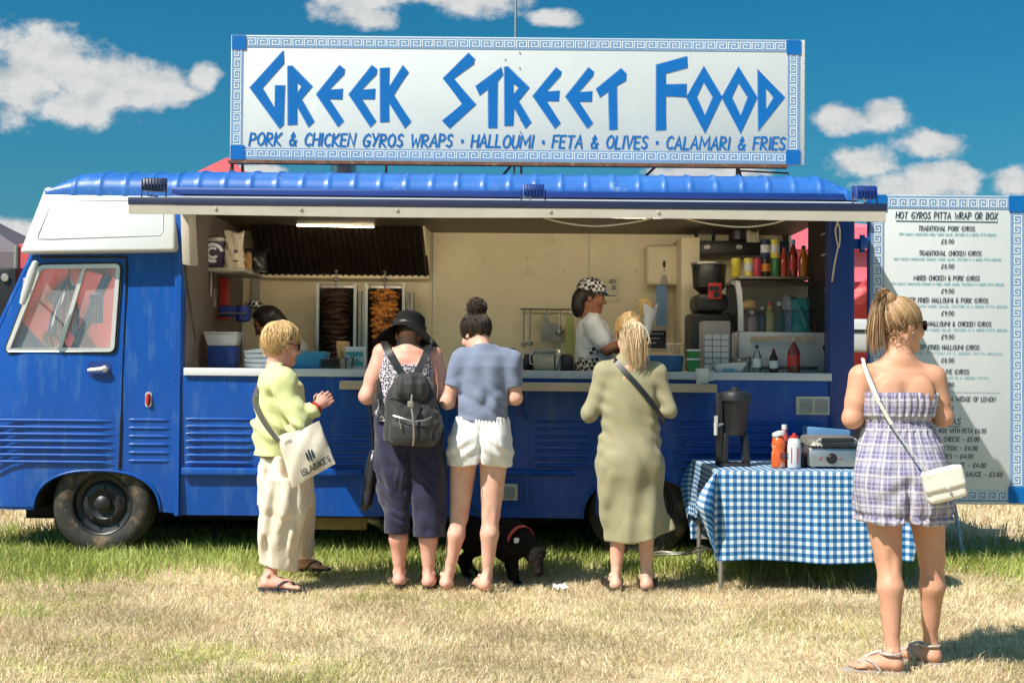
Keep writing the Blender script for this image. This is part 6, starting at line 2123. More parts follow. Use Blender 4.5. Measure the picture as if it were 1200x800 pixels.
def head(S, c, f, neck, up=(0, 0, 1), sc=1.0, ears=True, neck_r=(.050, .056)):
    f, s_, u = frame(f, up); c = Vector(c)
    A = [tuple(s_), tuple(f), tuple(u)]
    q = lambda a, b, d: tuple(c + (s_ * a + f * b + u * d) * sc)
    r = lambda *v: tuple(k * sc for k in v)
    S.add(ell(q(0, -.012, .012), r(.071, .092, .088), A))
    S.add(ell(q(0, .030, -.048), r(.056, .060, .080), A), .03)
    S.add(ell(q(0, .066, -.108), r(.026, .024, .020), A), .03)
    S.add(cone(q(.045, .0, -.08), q(.018, .06, -.108), .022 * sc, .018 * sc), .03); S.add(cone(q(-.045, .0, -.08), q(-.018, .06, -.108), .022 * sc, .018 * sc), .03)
    S.add(ell(q(0, .076, .018), r(.048, .016, .012), A), .02)
    for e in (-1, 1):
        S.add(ell(q(e * .031, .094, -.010), r(.017, .014, .011), A), .012, 's')
        S.add(ell(q(e * .031, .079, -.010), r(.0125, .0115, .0115), A), .004)
        S.add(ell(q(e * .04, .070, -.045), r(.022, .018, .02), A), .025)
    S.add(cone(q(0, .086, .0), q(0, .108, -.042), .008 * sc, .0125 * sc), .010)
    for e in (-1, 1): S.add(ell(q(e * .011, .098, -.046), r(.009, .010, .008), A), .008)
    S.add(ell(q(0, .087, -.072), r(.022, .010, .006), A), .006); S.add(ell(q(0, .085, -.083), r(.019, .011, .007), A), .006)
    if ears:
        for e in (-1, 1):
            S.add(ell(q(e * .072, -.008, -.022), r(.010, .019, .032), A), .008)
            S.add(ell(q(e * .081, -.005, -.020), r(.006, .011, .020), A), .004, 's')
    S.add(cone(q(0, -.028, -.055), neck, neck_r[0] * sc, neck_r[1]), .03)
    return q, A


def foot(S, heel, toe_dir, L=.235, z0=None, w=.042, ankle=None):
    h = Vector(heel); d = Vector(toe_dir); d.z = 0; d.normalize(); sd_ = Vector((-d.y, d.x, 0))
    z = h.z
    S.add(ell(h + d * .02 + Vector((0, 0, .029)), (.030, .034, .031)), .010)
    S.add(cone(h + d * .03 + Vector((0, 0, .028)), h + d * L * .66 + Vector((0, 0, .022)), .030, .026, (tuple(sd_), .72)), .02)
    S.add(cone(h + d * .05 + Vector((0, 0, .055)), h + d * L * .62 + Vector((0, 0, .030)), .026, .020), .025)
    for k in range(5):
        o = (k - 2) * .0172
        ln = L * (1.0 - .045 * abs(k - .6))
        r_ = .0125 if k == 0 else .0088
        S.add(cone(h + d * L * .66 + sd_ * o * 1.0 + Vector((0, 0, .016)), h + d * (ln - .01) + sd_ * o * 1.05 + Vector((0, 0, .011)), r_, r_ * .92), .006)
    if ankle is not None:
        S.add(cone(h + d * .03 + Vector((0, 0, .045)), ankle, .028, .026), .014)
        S.add(cone(h + d * .012 + Vector((0, 0, .05)), Vector(ankle) - d * .014 + Vector((0, 0, .05)), .014, .012), .012)
        for e in (-1, 1): S.add(ell(h + d * .045 + sd_ * (.030 * e) + Vector((0, 0, .078)), (.011, .011, .013)), .012)


def leg(S, hip, knee, ankle, rt=.085, rk=.052, rc=.054, ra=.031, back=(0, -1, 0)):
    hip, knee, ankle = Vector(hip), Vector(knee), Vector(ankle); bk = Vector(back)
    S.add(cone(hip, knee, rt, rk), .02)
    S.add(cone(knee, ankle, rk * .86, ra * .9), .012)
    cf = knee.lerp(ankle, .30) + bk * .016
    S.add(cone(knee.lerp(ankle, .12) + bk * .008, cf, rc * .78, rc * .90), .022); S.add(cone(cf, knee.lerp(ankle, .74), rc * .90, ra * .98), .022)
    S.add(ell(knee - bk * .018, (.040, .036, .050)), .03)
    # hollow of the knee between two tendons
    S.add(ell(knee + bk * (rk + .012), (.016, .014, .045)), .02, 's')


def arm(S, sh, el, wr, ru=.046, re=.037, rw=.024, k=.025):
    sh, el, wr = Vector(sh), Vector(el), Vector(wr)
    S.add(ell(sh, (ru * 1.12,) * 3), .04); S.add(cone(sh, el, ru, re), k); S.add(cone(el, wr, re, rw), k)
    S.add(cone(el.lerp(wr, .1), el.lerp(wr, .38), re * .95, re * .98), .02)
    S.add(cone(sh.lerp(el, .25), sh.lerp(el, .6), ru * .98, ru * .98), .02)


def hand(S, wr, d, palm_n, sc=1.0, curl=.6, thumb=1):
    """wr wrist, d direction of the fingers, palm_n normal out of the palm; thumb = +-1 side"""
    d = Vector(d).normalized(); n = Vector(palm_n); n = (n - d * n.dot(d)).normalized(); sd_ = d.cross(n)
    wr = Vector(wr)
    S.add(cone(wr, wr + d * .045 * sc, .022 * sc, .026 * sc, (tuple(n), 1.5)), .015)
    S.add(ell(wr + d * .05 * sc, (.036 * sc, .014 * sc, .042 * sc), [tuple(sd_), tuple(n), tuple(d)]), .015)
    for k, ln in enumerate((.068, .078, .073, .058)):
        b = wr + (d * .085 + sd_ * ((k - 1.5) * .0205) * -thumb) * sc
        p = [b]; dd = d.copy(); a = curl * .8
        for j in range(3):
            dd = (Matrix.Rotation(a * (.7 if j == 0 else 1.0), 3, sd_) @ dd) if n.dot(Matrix.Rotation(.1, 3, sd_) @ d) > n.dot(d) else (Matrix.Rotation(-a * (.7 if j == 0 else 1.0), 3, sd_) @ dd)
            p.append(p[-1] + dd * ln * sc * (.45, .32, .23)[j])
        S.chain([b - d * .02 * sc] + p, [.0095 * sc, .0092 * sc, .0086 * sc, .008 * sc, .007 * sc], .004)
    tb = wr + (d * .025 + sd_ * .026 * thumb) * sc
    t1 = tb + (d * .032 + sd_ * .022 * thumb + n * .012) * sc; t2 = t1 + (d * .026 + sd_ * .002 * thumb + n * .010) * sc
    S.chain([tb, t1, t2], [.0125 * sc, .0105 * sc, .0085 * sc], .008)


def skin(name, colr, red=.25):
    m = mat(name, colr, .52, var=.07, vs=11, bump=.10, bs=140, sss=.08, spec=.35, stain=((colr[0] * .95, colr[1] * (1 - red), colr[2] * (1 - red)), 13, .46, .24))
    return m


def rows(rws, Y, b=None, dz=0.0):
    """photo measurements (v, left u, right u, half depth, depth offset) -> loft sections"""
    out = []
    for r in rws:
        v, a, c, d = r[:4]; yo = r[4] if len(r) > 4 else 0.0
        p, q = P(a, v, Y + yo), P(c, v, Y + yo)
        out.append(((p.z + q.z) / 2 + dz, (p.x + q.x) / 2, Y + yo, (q.x - p.x) / 2, d))
    return out


def shrink(secs, k): return [(z, x, y, max(.02, a - k), max(.02, b - k)) for z, x, y, a, b in secs]


def cyl_uv(cx, cy, r):
    def f(V):
        return np.stack([np.arctan2(V[:, 0] - cx, -(V[:, 1] - cy)) * r, V[:, 2]], 1)
    return f


def fabric(name, colr, rough=.8, var=.06, weave=.25, ws=320, sheen=.2, crease=9.0, cstr=.55):
    m = mat(name, colr, rough, var=var, vs=5, bump=weave, bs=ws)
    n, l = m.node_tree.nodes, m.node_tree.links
    b = n['Principled BSDF']
    tc = n.new('ShaderNodeTexCoord'); mp = n.new('ShaderNodeMapping'); mp.inputs['Scale'].default_value = (1.0, 1.0, .62); mp.inputs['Rotation'].default_value = (.25, .35, 0)
    l.new(tc.outputs['Object'], mp.inputs[0])
    cz = n.new('ShaderNodeTexNoise'); cz.noise_type = 'RIDGED_MULTIFRACTAL'; cz.inputs['Scale'].default_value = crease; cz.inputs['Detail'].default_value = 3; cz.inputs['Roughness'].default_value = .45; cz.inputs['Distortion'].default_value = .7
    l.new(mp.outputs[0], cz.inputs['Vector'])
    b2 = n.new('ShaderNodeBump'); b2.inputs['Strength'].default_value = cstr; b2.inputs['Distance'].default_value = .012; l.new(cz.outputs['Fac'], b2.inputs['Height'])
    if b.inputs['Normal'].is_linked: l.new(b.inputs['Normal'].links[0].from_socket, b2.inputs['Normal'])
    l.new(b2.outputs[0], b.inputs['Normal'])
    m.node_tree.nodes['Principled BSDF'].inputs['Sheen Weight'].default_value = sheen
    m.node_tree.nodes['Principled BSDF'].inputs['Specular IOR Level'].default_value = .25
    return m


def strands_to(st, c, fr, rad, starts, tie, n, r, cols, lift=.012, m=10, seed=0, jit=.006, tail=None, wobble=.05):
    """comb hair over an ellipsoidal scalp from start directions to the tie direction"""
    g = np.random.default_rng(seed); f, s_, u = fr
    def pt(d, k):
        d = d.normalized()
        q = Vector((d.dot(s_), d.dot(f), d.dot(u)))
        L = 1 / math.sqrt((q.x / rad[0]) ** 2 + (q.y / rad[1]) ** 2 + (q.z / rad[2]) ** 2)
        return Vector(c) + d * (L + k)
    for i in range(n):
        a = starts(g); b = tie(g) if callable(tie) else tie
        az0 = math.atan2(b.dot(s_) + a.dot(s_) * .7, b.dot(f) + a.dot(f) * .7 + 1e-6)
        k = abs(g.normal(lift, lift * .35)) + lift * .55 * math.sin(az0 * 17 + 2.0 * math.sin((a.dot(u) + b.dot(u)) * 7 + seed)); ps = []
        wob = g.normal(0, wobble)
        ax = a.cross(b); ax = ax.normalized() if ax.length > 1e-4 else Vector((0, 0, 1)); tot = a.angle(b)
        for j in range(m):
            t = j / (m - 1)
            d = Matrix.Rotation(tot * t, 3, ax) @ a + ax * (wob * math.sin(math.pi * t))
            ps.append(tuple(pt(d, k * (.35 + .65 * math.sin(math.pi * min(1, t * .8 + .1))))))
        if tail is not None: ps += [tuple(q) for q in tail(g, Vector(ps[-1]))]
        az = math.atan2(b.dot(s_) + a.dot(s_) * .7, b.dot(f) + a.dot(f) * .7 + 1e-6); el_ = a.dot(u) + b.dot(u)
        lock = math.sin(az * 17 + 2.0 * math.sin(el_ * 7 + seed)) * .5 + .5
        cc = np.array(cols[min(len(cols) - 1, int((lock * .75 + g.random() * .35) * len(cols)))]) * (.74 + .32 * lock) * g.uniform(.85, 1.15)
        st.add(ps, r * g.uniform(.7, 1.3), cc)


def dirs(fr, spec):
    f, s_, u = fr
    return lambda g: (lambda a: (s_ * a[0] + f * a[1] + u * a[2]).normalized())(spec(g))


def strap(mb, pts, w, t=.003):
    """flat webbing along points (position, outward normal)"""
    L = []
    n = len(pts)
    for i, (p, nn) in enumerate(pts):
        p = Vector(p); nn = Vector(nn).normalized()
        a = Vector(pts[max(0, i - 1)][0]); b = Vector(pts[min(n - 1, i + 1)][0])
        sd_ = (b - a).normalized().cross(nn).normalized()
        L.append([mb.bm.verts.new(p + sd_ * (w / 2)), mb.bm.verts.new(p + sd_ * (w / 2) + nn * t), mb.bm.verts.new(p - sd_ * (w / 2) + nn * t), mb.bm.verts.new(p - sd_ * (w / 2))])
    mb._skin(L)


def spline(pts, k=6):
    q = [Vector(p) for p in pts]; out = []
    for i in range(len(q) - 1):
        p0, p1, p2, p3 = q[max(i - 1, 0)], q[i], q[i + 1], q[min(i + 2, len(q) - 1)]
        for j in range(k):
            t = j / k; out.append(.5 * ((2 * p1) + (-p0 + p2) * t + (2 * p0 - 5 * p1 + 4 * p2 - p3) * t * t + (-p0 + 3 * p1 - 3 * p2 + p3) * t ** 3))
    return out + [q[-1]]


def sunglasses(parent, q, c, sc=1.0):
    mb = MB()
    o = Vector(c)
    for e in (-1, 1):
        pts = [Vector(q(e * (.033 + .026 * math.cos(a)), .104 - .012 * abs(math.cos(a)) * (1 if math.cos(a) > 0 else .3), -.010 + .021 * math.sin(a))) for a in np.linspace(0, 2 * math.pi, 17)[:-1]]
        f_ = [mb.bm.verts.new(p) for p in pts]; mb.bm.faces.new(f_)
        mb.tube(pts + [pts[0]], .0028, 6)
        mb.tube([Vector(q(e * .060, .095, -.004)), Vector(q(e * .074, .05, -.002)), Vector(q(e * .077, .0, -.004)), Vector(q(e * .075, -.02, -.018))], .0026, 6)
    mb.tube([Vector(q(-.01, .108, -.006)), Vector(q(.01, .108, -.006))], .0025, 6)
    return mb.build('sunglasses', M['black'], parent, ang=50)


def flipflop(parent, heel, d, m, L=.25, strap_=True, z=None):
    h = Vector(heel); d = Vector(d); d.z = 0; d.normalize(); sd_ = Vector((-d.y, d.x, 0))
    pts = []
    for t, w in ((-.02, .0), (-.012, .022), (.02, .033), (.08, .034), (.14, .040), (.19, .044), (.225, .034), (.245, .016), (.25, 0)):
        pts.append((t * L / .25, w))
    out = [h + d * t + sd_ * w for t, w in pts] + [h + d * t - sd_ * w for t, w in pts[1:-1][::-1]]
    mb = MB()
    lo = [mb.bm.verts.new((p.x, p.y, h.z - .016)) for p in out]; hi = [mb.bm.verts.new((p.x, p.y, h.z + .001)) for p in out]
    n = len(lo)
    for i in range(n): mb.bm.faces.new((lo[i], lo[(i + 1) % n], hi[(i + 1) % n], hi[i]))
    mb.bm.faces.new(lo[::-1]); mb.bm.faces.new(hi)
    if strap_:
        tp = h + d * L * .74 + Vector((0, 0, .030))
        for e in (-1, 1):
            mb.tube(spline([tp, h + d * L * .55 + sd_ * .034 * e + Vector((0, 0, .046)), h + d * L * .36 + sd_ * .042 * e + Vector((0, 0, .004))], 4), .006, 6)
        mb.tube([tp, h + d * L * .76 + Vector((0, 0, .0))], .005, 6)
    return mb.build('sandal', m, parent)
# ------------------------------------------------------------------ people
SK_PALE = skin('skin_pale', (.66, .39, .295))
SK_PINK = skin('skin_pink', (.66, .35, .27))
SK_TAN = skin('skin_tanned', (.54, .285, .185), .14)
SK_BROWN = skin('skin_brown', (.36, .15, .085), .1)
BLONDE = [(.62, .42, .20), (.74, .55, .30), (.50, .30, .12), (.80, .64, .40)]
GINGER = [(.60, .36, .14), (.74, .50, .24), (.46, .24, .08), (.80, .58, .30)]
DARKB = [(.045, .026, .018), (.07, .04, .025), (.028, .017, .013)]
BRONDE = [(.17, .09, .043), (.27, .15, .075), (.36, .22, .115), (.47, .31, .17)]
BLACKH = [(.016, .011, .010), (.03, .02, .016)]


def person(label, Y, u, group=None):
    p = P(u, 690, Y)
    return thing('person', label, 'person', (p.x, Y, 0), group)


def bounds(pts, pad=.16):
    A = np.array([tuple(p) for p in pts]); return A.min(0) - pad, A.max(0) + pad


# ===== woman in the olive dress ==================================================
def olive_woman():
    Y = 7.70
    t = person('woman in an olive green jersey dress with a black strap across her back', Y, 738, 'customers at the truck')
    c0 = P(738, 388, Y + .04)
    S = SDF((c0.x - .38, Y - .33, -.02), (c0.x + .38, Y + .45, 1.72), .0065)
    body = rows([(560, 704, 771, .12), (530, 705, 769, .115), (500, 708, 767, .10), (470, 708, 767, .105), (445, 706, 772, .10), (430, 712, 765, .085), (422, 722, 754, .065)], Y)
    S.add(loft(body), .02)
    for (hu, ku, au, hx, sgn) in ((725, 725, 722, 722, -1), (755, 757, 757, 757, 1)):
        ank = P(au, 676, Y - .0); ank.z = .085
        leg(S, P(hu, 545, Y + .02), P(ku, 600, Y + .03), ank, .080, .052, .054, .034)
        hl = Vector((ank.x, Y - .045, .012)); foot(S, hl, (.12 * sgn, 1, 0), .235, ankle=ank)
    sL, sR = P(709, 436, Y), P(769, 437, Y); sL.z = sR.z = (sL.z + sR.z) / 2
    arm(S, sL, P(693, 483, Y - .02), P(704, 478, Y + .24)); arm(S, sR, P(782, 480, Y - .02), P(768, 476, Y + .24))
    for w_, e in ((P(704, 478, Y + .24), 1), (P(768, 476, Y + .24), -1)): hand(S, w_, (.25 * e, 1, .1), (0, 0, -1), .95, .5, -e)
    fr = frame((.12, .97, -.12)); q, A = head(S, c0 + Vector((0, .02, 0)), fr[0], tuple(P(737, 424, Y + .02)))
    S.build('body', SK_PALE, t)
    hc = c0 + Vector((0, .02, 0))
    # dress
    D = SDF((c0.x - .42, Y - .34, .20), (c0.x + .42, Y + .36, 1.50), .0065)
    dr = rows([(656, 709, 787, .155), (640, 708, 787, .155), (622, 707, 787, .155), (600, 703, 783, .15), (570, 699, 778, .15), (545, 698, 776, .145), (520, 700, 774, .135), (498, 702, 772, .12), (475, 702, 773, .125), (450, 700, 776, .115), (436, 703, 772, .10), (426, 712, 763, .08), (420, 719, 757, .07), (415, 723, 752, .062)], Y)
    D.add(loft(shrink(dr, .012), 2.1))
    D.add(ell(P(737, 545, Y - .03), (.17, .13, .15)), .06)
    for s_, e, w in ((sL, P(692, 484, Y - .02), P(701, 479, Y + .15)), (sR, P(783, 480, Y - .02), P(772, 477, Y + .15))):
        D.add(ell(s_, (.056,) * 3), .05); D.add(cone(s_, e, .054, .047), .025); D.add(cone(e, w, .046, .040), .02)
    wv = waves(11, .012, 34, (1.2, 1.2, .22), 3); wv2 = waves(12, .005, 70, (1.0, 1, .5), 3)
    xm = c0.x
    def folds(x, y, z):
        k = np.clip((1.15 - z) / .7, .25, 1)
        diag = .006 * np.sin(58 * (x - xm) * .8 + 34 * (z - .9) + 2 * np.sin(z * 9)) * np.exp(-((z - 1.0) / .16) ** 2)
        side = .005 * np.sin(z * 75 + (x - xm) * 40) * np.exp(-((np.abs(x - xm) - .17) / .05) ** 2) * np.exp(-((z - 1.02) / .2) ** 2)
        pleat = .010 * np.sin(x * 42 + 1.5 * np.sin(z * 5)) * np.clip((.85 - z) / .4, 0, 1)
        return wv(x, y, z) * k + wv2(x, y, z) * .8 + diag + side + pleat - .005
    D.warp(folds)
    zl = P(740, 634, Y).z
    D.cutf(lambda x, y, z: zl - z + .30 * np.maximum(0, x - xm - .02))
    D.hollow(.018, lambda x, y, z: z - zl - .09 + 0 * x)
    nb = P(737, 424, Y + .02)
    D.add(cone((nb.x, nb.y + .01, nb.z - .06), (nb.x, nb.y + .01, nb.z + .12), .064, .066), .004, 's')
    DM = fabric('olive_jersey', (.275, .25, .15), .7, .05, .15, 220, crease=5.5, cstr=.8)
    dro = D.build('dress', DM, t, smooth=2)
    mb = MB()
    hem = []
    # ponytail: pale outer hair over darker roots
    rad = (.078, .098, .096)
    st = Strands()
    tie = (-fr[0] * .9 + fr[2] * .45 + fr[1] * .12).normalized()
    strands_to(st, hc + Vector((0, -.012, .012)), fr, rad, dirs(fr, lambda g: (g.normal(0, .9), g.uniform(-.9, .9), g.uniform(-.65, 1))), tie, 1300, .0012, [(.20, .11, .05), (.34, .20, .09), (.52, .34, .15)], .006, seed=3)
    tp = hc + Vector((.004, -.115, .045))
    def tail(g, p0):
        out = []; ex, ey = g.normal(0, .026), g.normal(0, .013); L = g.uniform(.20, .29); sw = g.normal(0, .007)
        base = tp + Vector((g.normal(0, .016), g.normal(0, .012), g.normal(0, .012)))
        for j in range(1, 12):
            t_ = j / 11
            out.append(base + Vector((ex * min(1, t_ * 2.2) * (1.25 - .55 * t_) + sw * math.sin(t_ * 7) + .024 * t_, -.050 * math.sin(min(1, t_ * 1.5) * math.pi * .6) + ey + .03 * t_ * t_, .035 * math.sin(min(1, t_ * 3) * math.pi / 2) * (1 - t_) - L * t_)))
        return out
    g = np.random.default_rng(5)
    for i in range(1100):
        pts = [tuple(tp)] + [tuple(p) for p in tail(g, tp)]
        st.add(pts, .0013 * g.uniform(.7, 1.3), np.array([(.84, .68, .45), (.78, .58, .36), (.88, .76, .56), (.68, .44, .22)][g.integers(4)]) * g.uniform(.85, 1.1))
    st.build('hair', HAIRM, t)
    H = SDF(tuple(np.array(hc) - .16), tuple(np.array(hc) + .16), .006)
    H.add(ell(hc + Vector((0, -.012, .012)), (.078, .098, .095), A))
    H.add(ell(tp + Vector((.010, -.036, -.075)), (.040, .028, .105)), .02)
    H.cutf(lambda x, y, z: ((x - hc.x) * fr[0].x + (y - hc.y) * fr[0].y) * 1.0 - .045 + 0 * z); H.cut((0, 0, -1), -(hc.z - .075))
    H.build('hair_base', mat('hair_olive_base', (.60, .42, .22), .5, var=.3, vs=30), t)
    # cross-body strap
    mb = MB()
    pts = [(718, 418, .02), (722, 424, -.06), (733, 436, -.105), (745, 449, -.125), (757, 463, -.133), (768, 478, -.125), (776, 490, -.085), (779, 496, -.02)]
    strap(mb, [(P(u, v, Y + dy), (0.15 * (i - 3), -1, .25)) for i, (u, v, dy) in enumerate(pts)], .030, .004)
    sb = mb.build('cross_strap', M['black'], None, loc=P(745, 450, Y - .1)); tag(sb, 'black leather strap running diagonally over the olive dress', 'bag strap')
    flipflop(t, Vector((P(722, 676, Y).x, Y - .05, .012)), (-.12, 1, 0), M['black'], .25); flipflop(t, Vector((P(757, 676, Y).x, Y - .05, .012)), (.12, 1, 0), M['black'], .25)
    mb = MB()
    for u, sg in ((722, -1), (757, 1)):
        h = Vector((P(u, 676, Y).x, Y - .045, .012)); d = Vector((.12 * sg, 1, 0)).normalized(); sd_ = Vector((-d.y, d.x, 0))
        for e in (-1, 1):
            strap(mb, [(h + d * (.02 + .03 * k) + sd_ * e * (.040 + .004 * k) + Vector((0, 0, .028 + .006 * (k % 2))), sd_ * e) for k in range(6)], .045, .004)
    mb.build('sandal_upper', M['black'], t)


# ===== front woman in the plaid playsuit ==========================================
def plaid_mat():
    m = bpy.data.materials.new('plaid'); m.use_nodes = True
    n, l = m.node_tree.nodes, m.node_tree.links
    b = n['Principled BSDF']; b.inputs['Roughness'].default_value = .8; b.inputs['Specular IOR Level'].default_value = .2
    uv = n.new('ShaderNodeUVMap'); uv.uv_map = 'cloth'
    nz = n.new('ShaderNodeTexNoise'); nz.inputs['Scale'].default_value = 14; l.new(uv.outputs[0], nz.inputs['Vector'])
    vm = n.new('ShaderNodeVectorMath'); vm.operation = 'MULTIPLY_ADD'; vm.inputs[1].default_value = (.012, .012, 0)
    l.new(nz.outputs['Color'], vm.inputs[0]); l.new(uv.outputs[0], vm.inputs[2])
    sp = n.new('ShaderNodeSeparateXYZ'); l.new(vm.outputs[0], sp.inputs[0])

    def ma(op, a, b_=None):
        q = n.new('ShaderNodeMath'); q.operation = op
        for i, s_ in enumerate((a, b_)):
            if s_ is None: continue
            if isinstance(s_, (int, float)): q.inputs[i].default_value = s_
            else: l.new(s_, q.inputs[i])
        return q.outputs[0]

    def band(o, per, c, w, soft=.02):
        f = ma('FRACT', ma('MULTIPLY', o, 1 / per)); d = ma('ABSOLUTE', ma('SUBTRACT', f, c))
        mr = n.new('ShaderNodeMapRange'); mr.inputs[1].default_value = w + soft; mr.inputs[2].default_value = w; l.new(d, mr.inputs[0])
        return mr.outputs[0]
    u, v = sp.outputs[0], sp.outputs[1]
    wide = ma('MULTIPLY', ma('ADD', band(u, .066, .5, .20, .05), band(v, .066, .5, .20, .05)), .5)
    thin = ma('MAXIMUM', band(u, .066, .02, .018), band(v, .066, .02, .018))
    cream = ma('MAXIMUM', band(u, .066, .15, .03), band(v, .066, .15, .03))
    mid = ma('MAXIMUM', band(u, .066, .5, .025), band(v, .066, .5, .025))

    def mix(a, b_, f):
        q = n.new('ShaderNodeMix'); q.data_type = 'RGBA'; l.new(f, q.inputs['Factor'])
        for k, s_ in (('A', a), ('B', b_)):
            if isinstance(s_, tuple): q.inputs[k].default_value = s_ + (1,)
            else: l.new(s_, q.inputs[k])
        return q.outputs['Result']
    o = mix((.38, .36, .43), (.15, .135, .25), wide)
    o = mix(o, (.54, .51, .52), ma('MULTIPLY', cream, .7)); o = mix(o, (.10, .07, .11), ma('MULTIPLY', thin, .55)); o = mix(o, (.50, .47, .58), ma('MULTIPLY', mid, .5))
    l.new(o, b.inputs['Base Color'])
    n3 = n.new('ShaderNodeTexNoise'); n3.inputs['Scale'].default_value = 90; bp = n.new('ShaderNodeBump'); bp.inputs['Strength'].default_value = .15; bp.inputs['Distance'].default_value = .01
    l.new(uv.outputs[0], n3.inputs['Vector']); l.new(n3.outputs['Fac'], bp.inputs['Height']); l.new(bp.outputs[0], b.inputs['Normal'])
    return m


def plaid_woman():
    Y = 5.75
    t = person('woman in a strapless purple plaid playsuit standing nearest, looking at the menu', Y, 1055, 'customers at the truck')
    x0 = P(1055, 500, Y).x
    S = SDF((x0 - .36, Y - .34, -.02), (x0 + .34, Y + .42, 1.70), .006)
    bd = rows([(590, 1012, 1102, .12), (560, 1012, 1102, .125), (530, 1014, 1098, .11), (498, 1020, 1084, .09), (480, 1018, 1087, .095), (462, 1013, 1093, .105), (448, 1013, 1093, .10), (438, 1016, 1090, .085), (428, 1030, 1076, .062), (421, 1038, 1069, .054)], Y)
    S.add(loft(bd), .02)
    # shoulder blades, spine hollow
    for e in (-1, 1): S.add(ell((x0 + e * .075, Y - .085, P(0, 452, Y).z + .0), (.05, .025, .065)), .04)
    S.add(cone((x0 - .005, Y - .125, P(0, 440, Y).z), (x0 - .005, Y - .125, P(0, 480, Y).z), .014, .014), .03, 's')
    aL, aR = P(1046, 762, 5.68), P(1090, 758, 5.84); aL.z = .085; aR.z = .085
    leg(S, P(1033, 585, Y), P(1041, 655, Y - .01), aL, .088, .058, .060, .033); leg(S, P(1084, 585, Y + .02), P(1092, 655, Y + .03), aR, .086, .057, .058, .032)
    hL = Vector((aL.x + .03, aL.y - .03, .014)); hR = Vector((aR.x + .03, aR.y - .03, .014))
    foot(S, hL, (-1, .22, 0), .235, ankle=aL); foot(S, hR, (-.75, .66, 0), .235, ankle=aR)
    sL, sR = P(1010, 442, Y), P(1093, 443, Y)
    eL, eR = P(999, 490, Y - .02), P(1105, 488, Y)
    wL, wR = P(1020, 486, Y + .22), P(1082, 478, Y + .22)
    arm(S, sL, eL, wL, .050, .042, .026); arm(S, sR, eR, wR, .050, .042, .026)
    hand(S, wL, (.7, .5, .4), (0, 0, -1), .95, .5, -1); hand(S, wR, (-.7, .5, .4), (0, 0, -1), .95, .5, 1)
    hc = P(1057, 377, Y + .03); fr = frame((.90, .40, -.06))
    S.add(cone(P(1024, 436, Y), P(1046, 420, Y), .028, .036), .05); S.add(cone(P(1082, 437, Y), P(1060, 421, Y), .028, .036), .05)
    q, A = head(S, hc, fr[0], tuple(P(1053, 424, Y + .0)), sc=1.0)
    S.build('body', SK_TAN, t)
    # playsuit
    D = SDF((x0 - .34, Y - .34, .50), (x0 + .34, Y + .30, 1.26), .0055)
    rw = rows([(618, 1010, 1110, .165), (608, 1005, 1111, .175), (595, 1002, 1113, .18), (575, 1002, 1113, .178), (550, 1003, 1110, .165), (525, 1006, 1103, .145), (505, 1011, 1093, .118), (495, 1013, 1089, .108), (485, 1010, 1091, .115), (470, 1008, 1095, .122), (459, 1008, 1096, .118), (448, 1008, 1096, .116)], Y)
    D.add(loft(rw, 2.2))
    for s_, c, r in ((-1, (1035, 560), .10), (1, (1080, 560), .10)): D.add(ell(P(c[0], c[1], Y - .05), (r, .11, .12)), .05)
    zt = P(1052, 459, Y).z; zw0, zw1 = P(1052, 503, Y).z, P(1052, 489, Y).z; zh = P(1052, 611, Y).z
    w1, w2 = waves(21, .008, 38, (1.2, 1.2, .4), 3), waves(22, .004, 85, (1, 1, .6), 3)
    cxv = P(1052, 560, Y).x
    def folds(x, y, z):
        ang = np.arctan2(x - x0, -(y - Y))
        shir = .0035 * np.sin(ang * 46 + 2 * np.sin(z * 60)) * (np.exp(-((z - (zw0 + zw1) / 2) / .022) ** 2) + np.exp(-((z - zt + .012) / .014) ** 2) + np.exp(-((z - zh - .02) / .016) ** 2) * 1.0)
        gath = .007 * np.sin(ang * 24 + 1.6 * np.sin(z * 16) + 3) * (np.exp(-np.clip(zw0 - z, 0, 1) / .07) * (z < zw0) + np.exp(-np.clip(z - zh, 0, 1) / .08) * (z < .9)) * (1)
        gath2 = .005 * np.sin(ang * 28 + 2 * np.sin(z * 20)) * (z > zw1)
        groove = .020 * np.exp(-((z - zh - .035) / .008) ** 2)
        crotch = .045 * np.exp(-((x - cxv) / .014) ** 2) * np.clip((.86 - z) / .10, 0, 1) * (y < Y)
        elast = .0025 * np.sin(z * 520) * ((z > zw0) & (z < zw1))
        pull = .008 * np.sin((x - cxv) * 40 * np.sign(x - cxv) + (z - .8) * 55) * np.exp(-((z - .80) / .09) ** 2) * np.exp(-((x - cxv) / .12) ** 2)
        return w1(x, y, z) * np.where(z < zw0, 1, .4) + w2(x, y, z) * .7 + shir + gath + gath2 - .009 * (z > zw1) + groove * .5 + crotch + elast + pull
    D.warp(folds)
    D.cut((0, 0, 1), zt); D.cutf(lambda x, y, z: zh - z + .006 * np.sin(x * 30) + 0 * y)
    D.cutf(lambda x, y, z: -(np.sqrt(((x - cxv) / .022) ** 2 + 0 * y) + (z - zh) / .05 - 1) * .02)
    pm = plaid_mat()
    D.build('playsuit', pm, t, uv=cyl_uv(x0, Y, .19), smooth=2)
    # hair pulled into a high messy tail
    st = Strands(); rad = (.077, .098, .094)
    hb = hc + fr[0] * -.012 + fr[2] * .012
    tie = (-fr[0] * .62 + fr[2] * .78).normalized()
    strands_to(st, hb, fr, rad, dirs(fr, lambda g: (g.normal(0, .8), g.uniform(-1, .62), g.uniform(-.55, .75))), tie, 2000, .0011, BRONDE, .004, seed=7, wobble=.035)
    tp = hb + tie * .108
    g = np.random.default_rng(9)
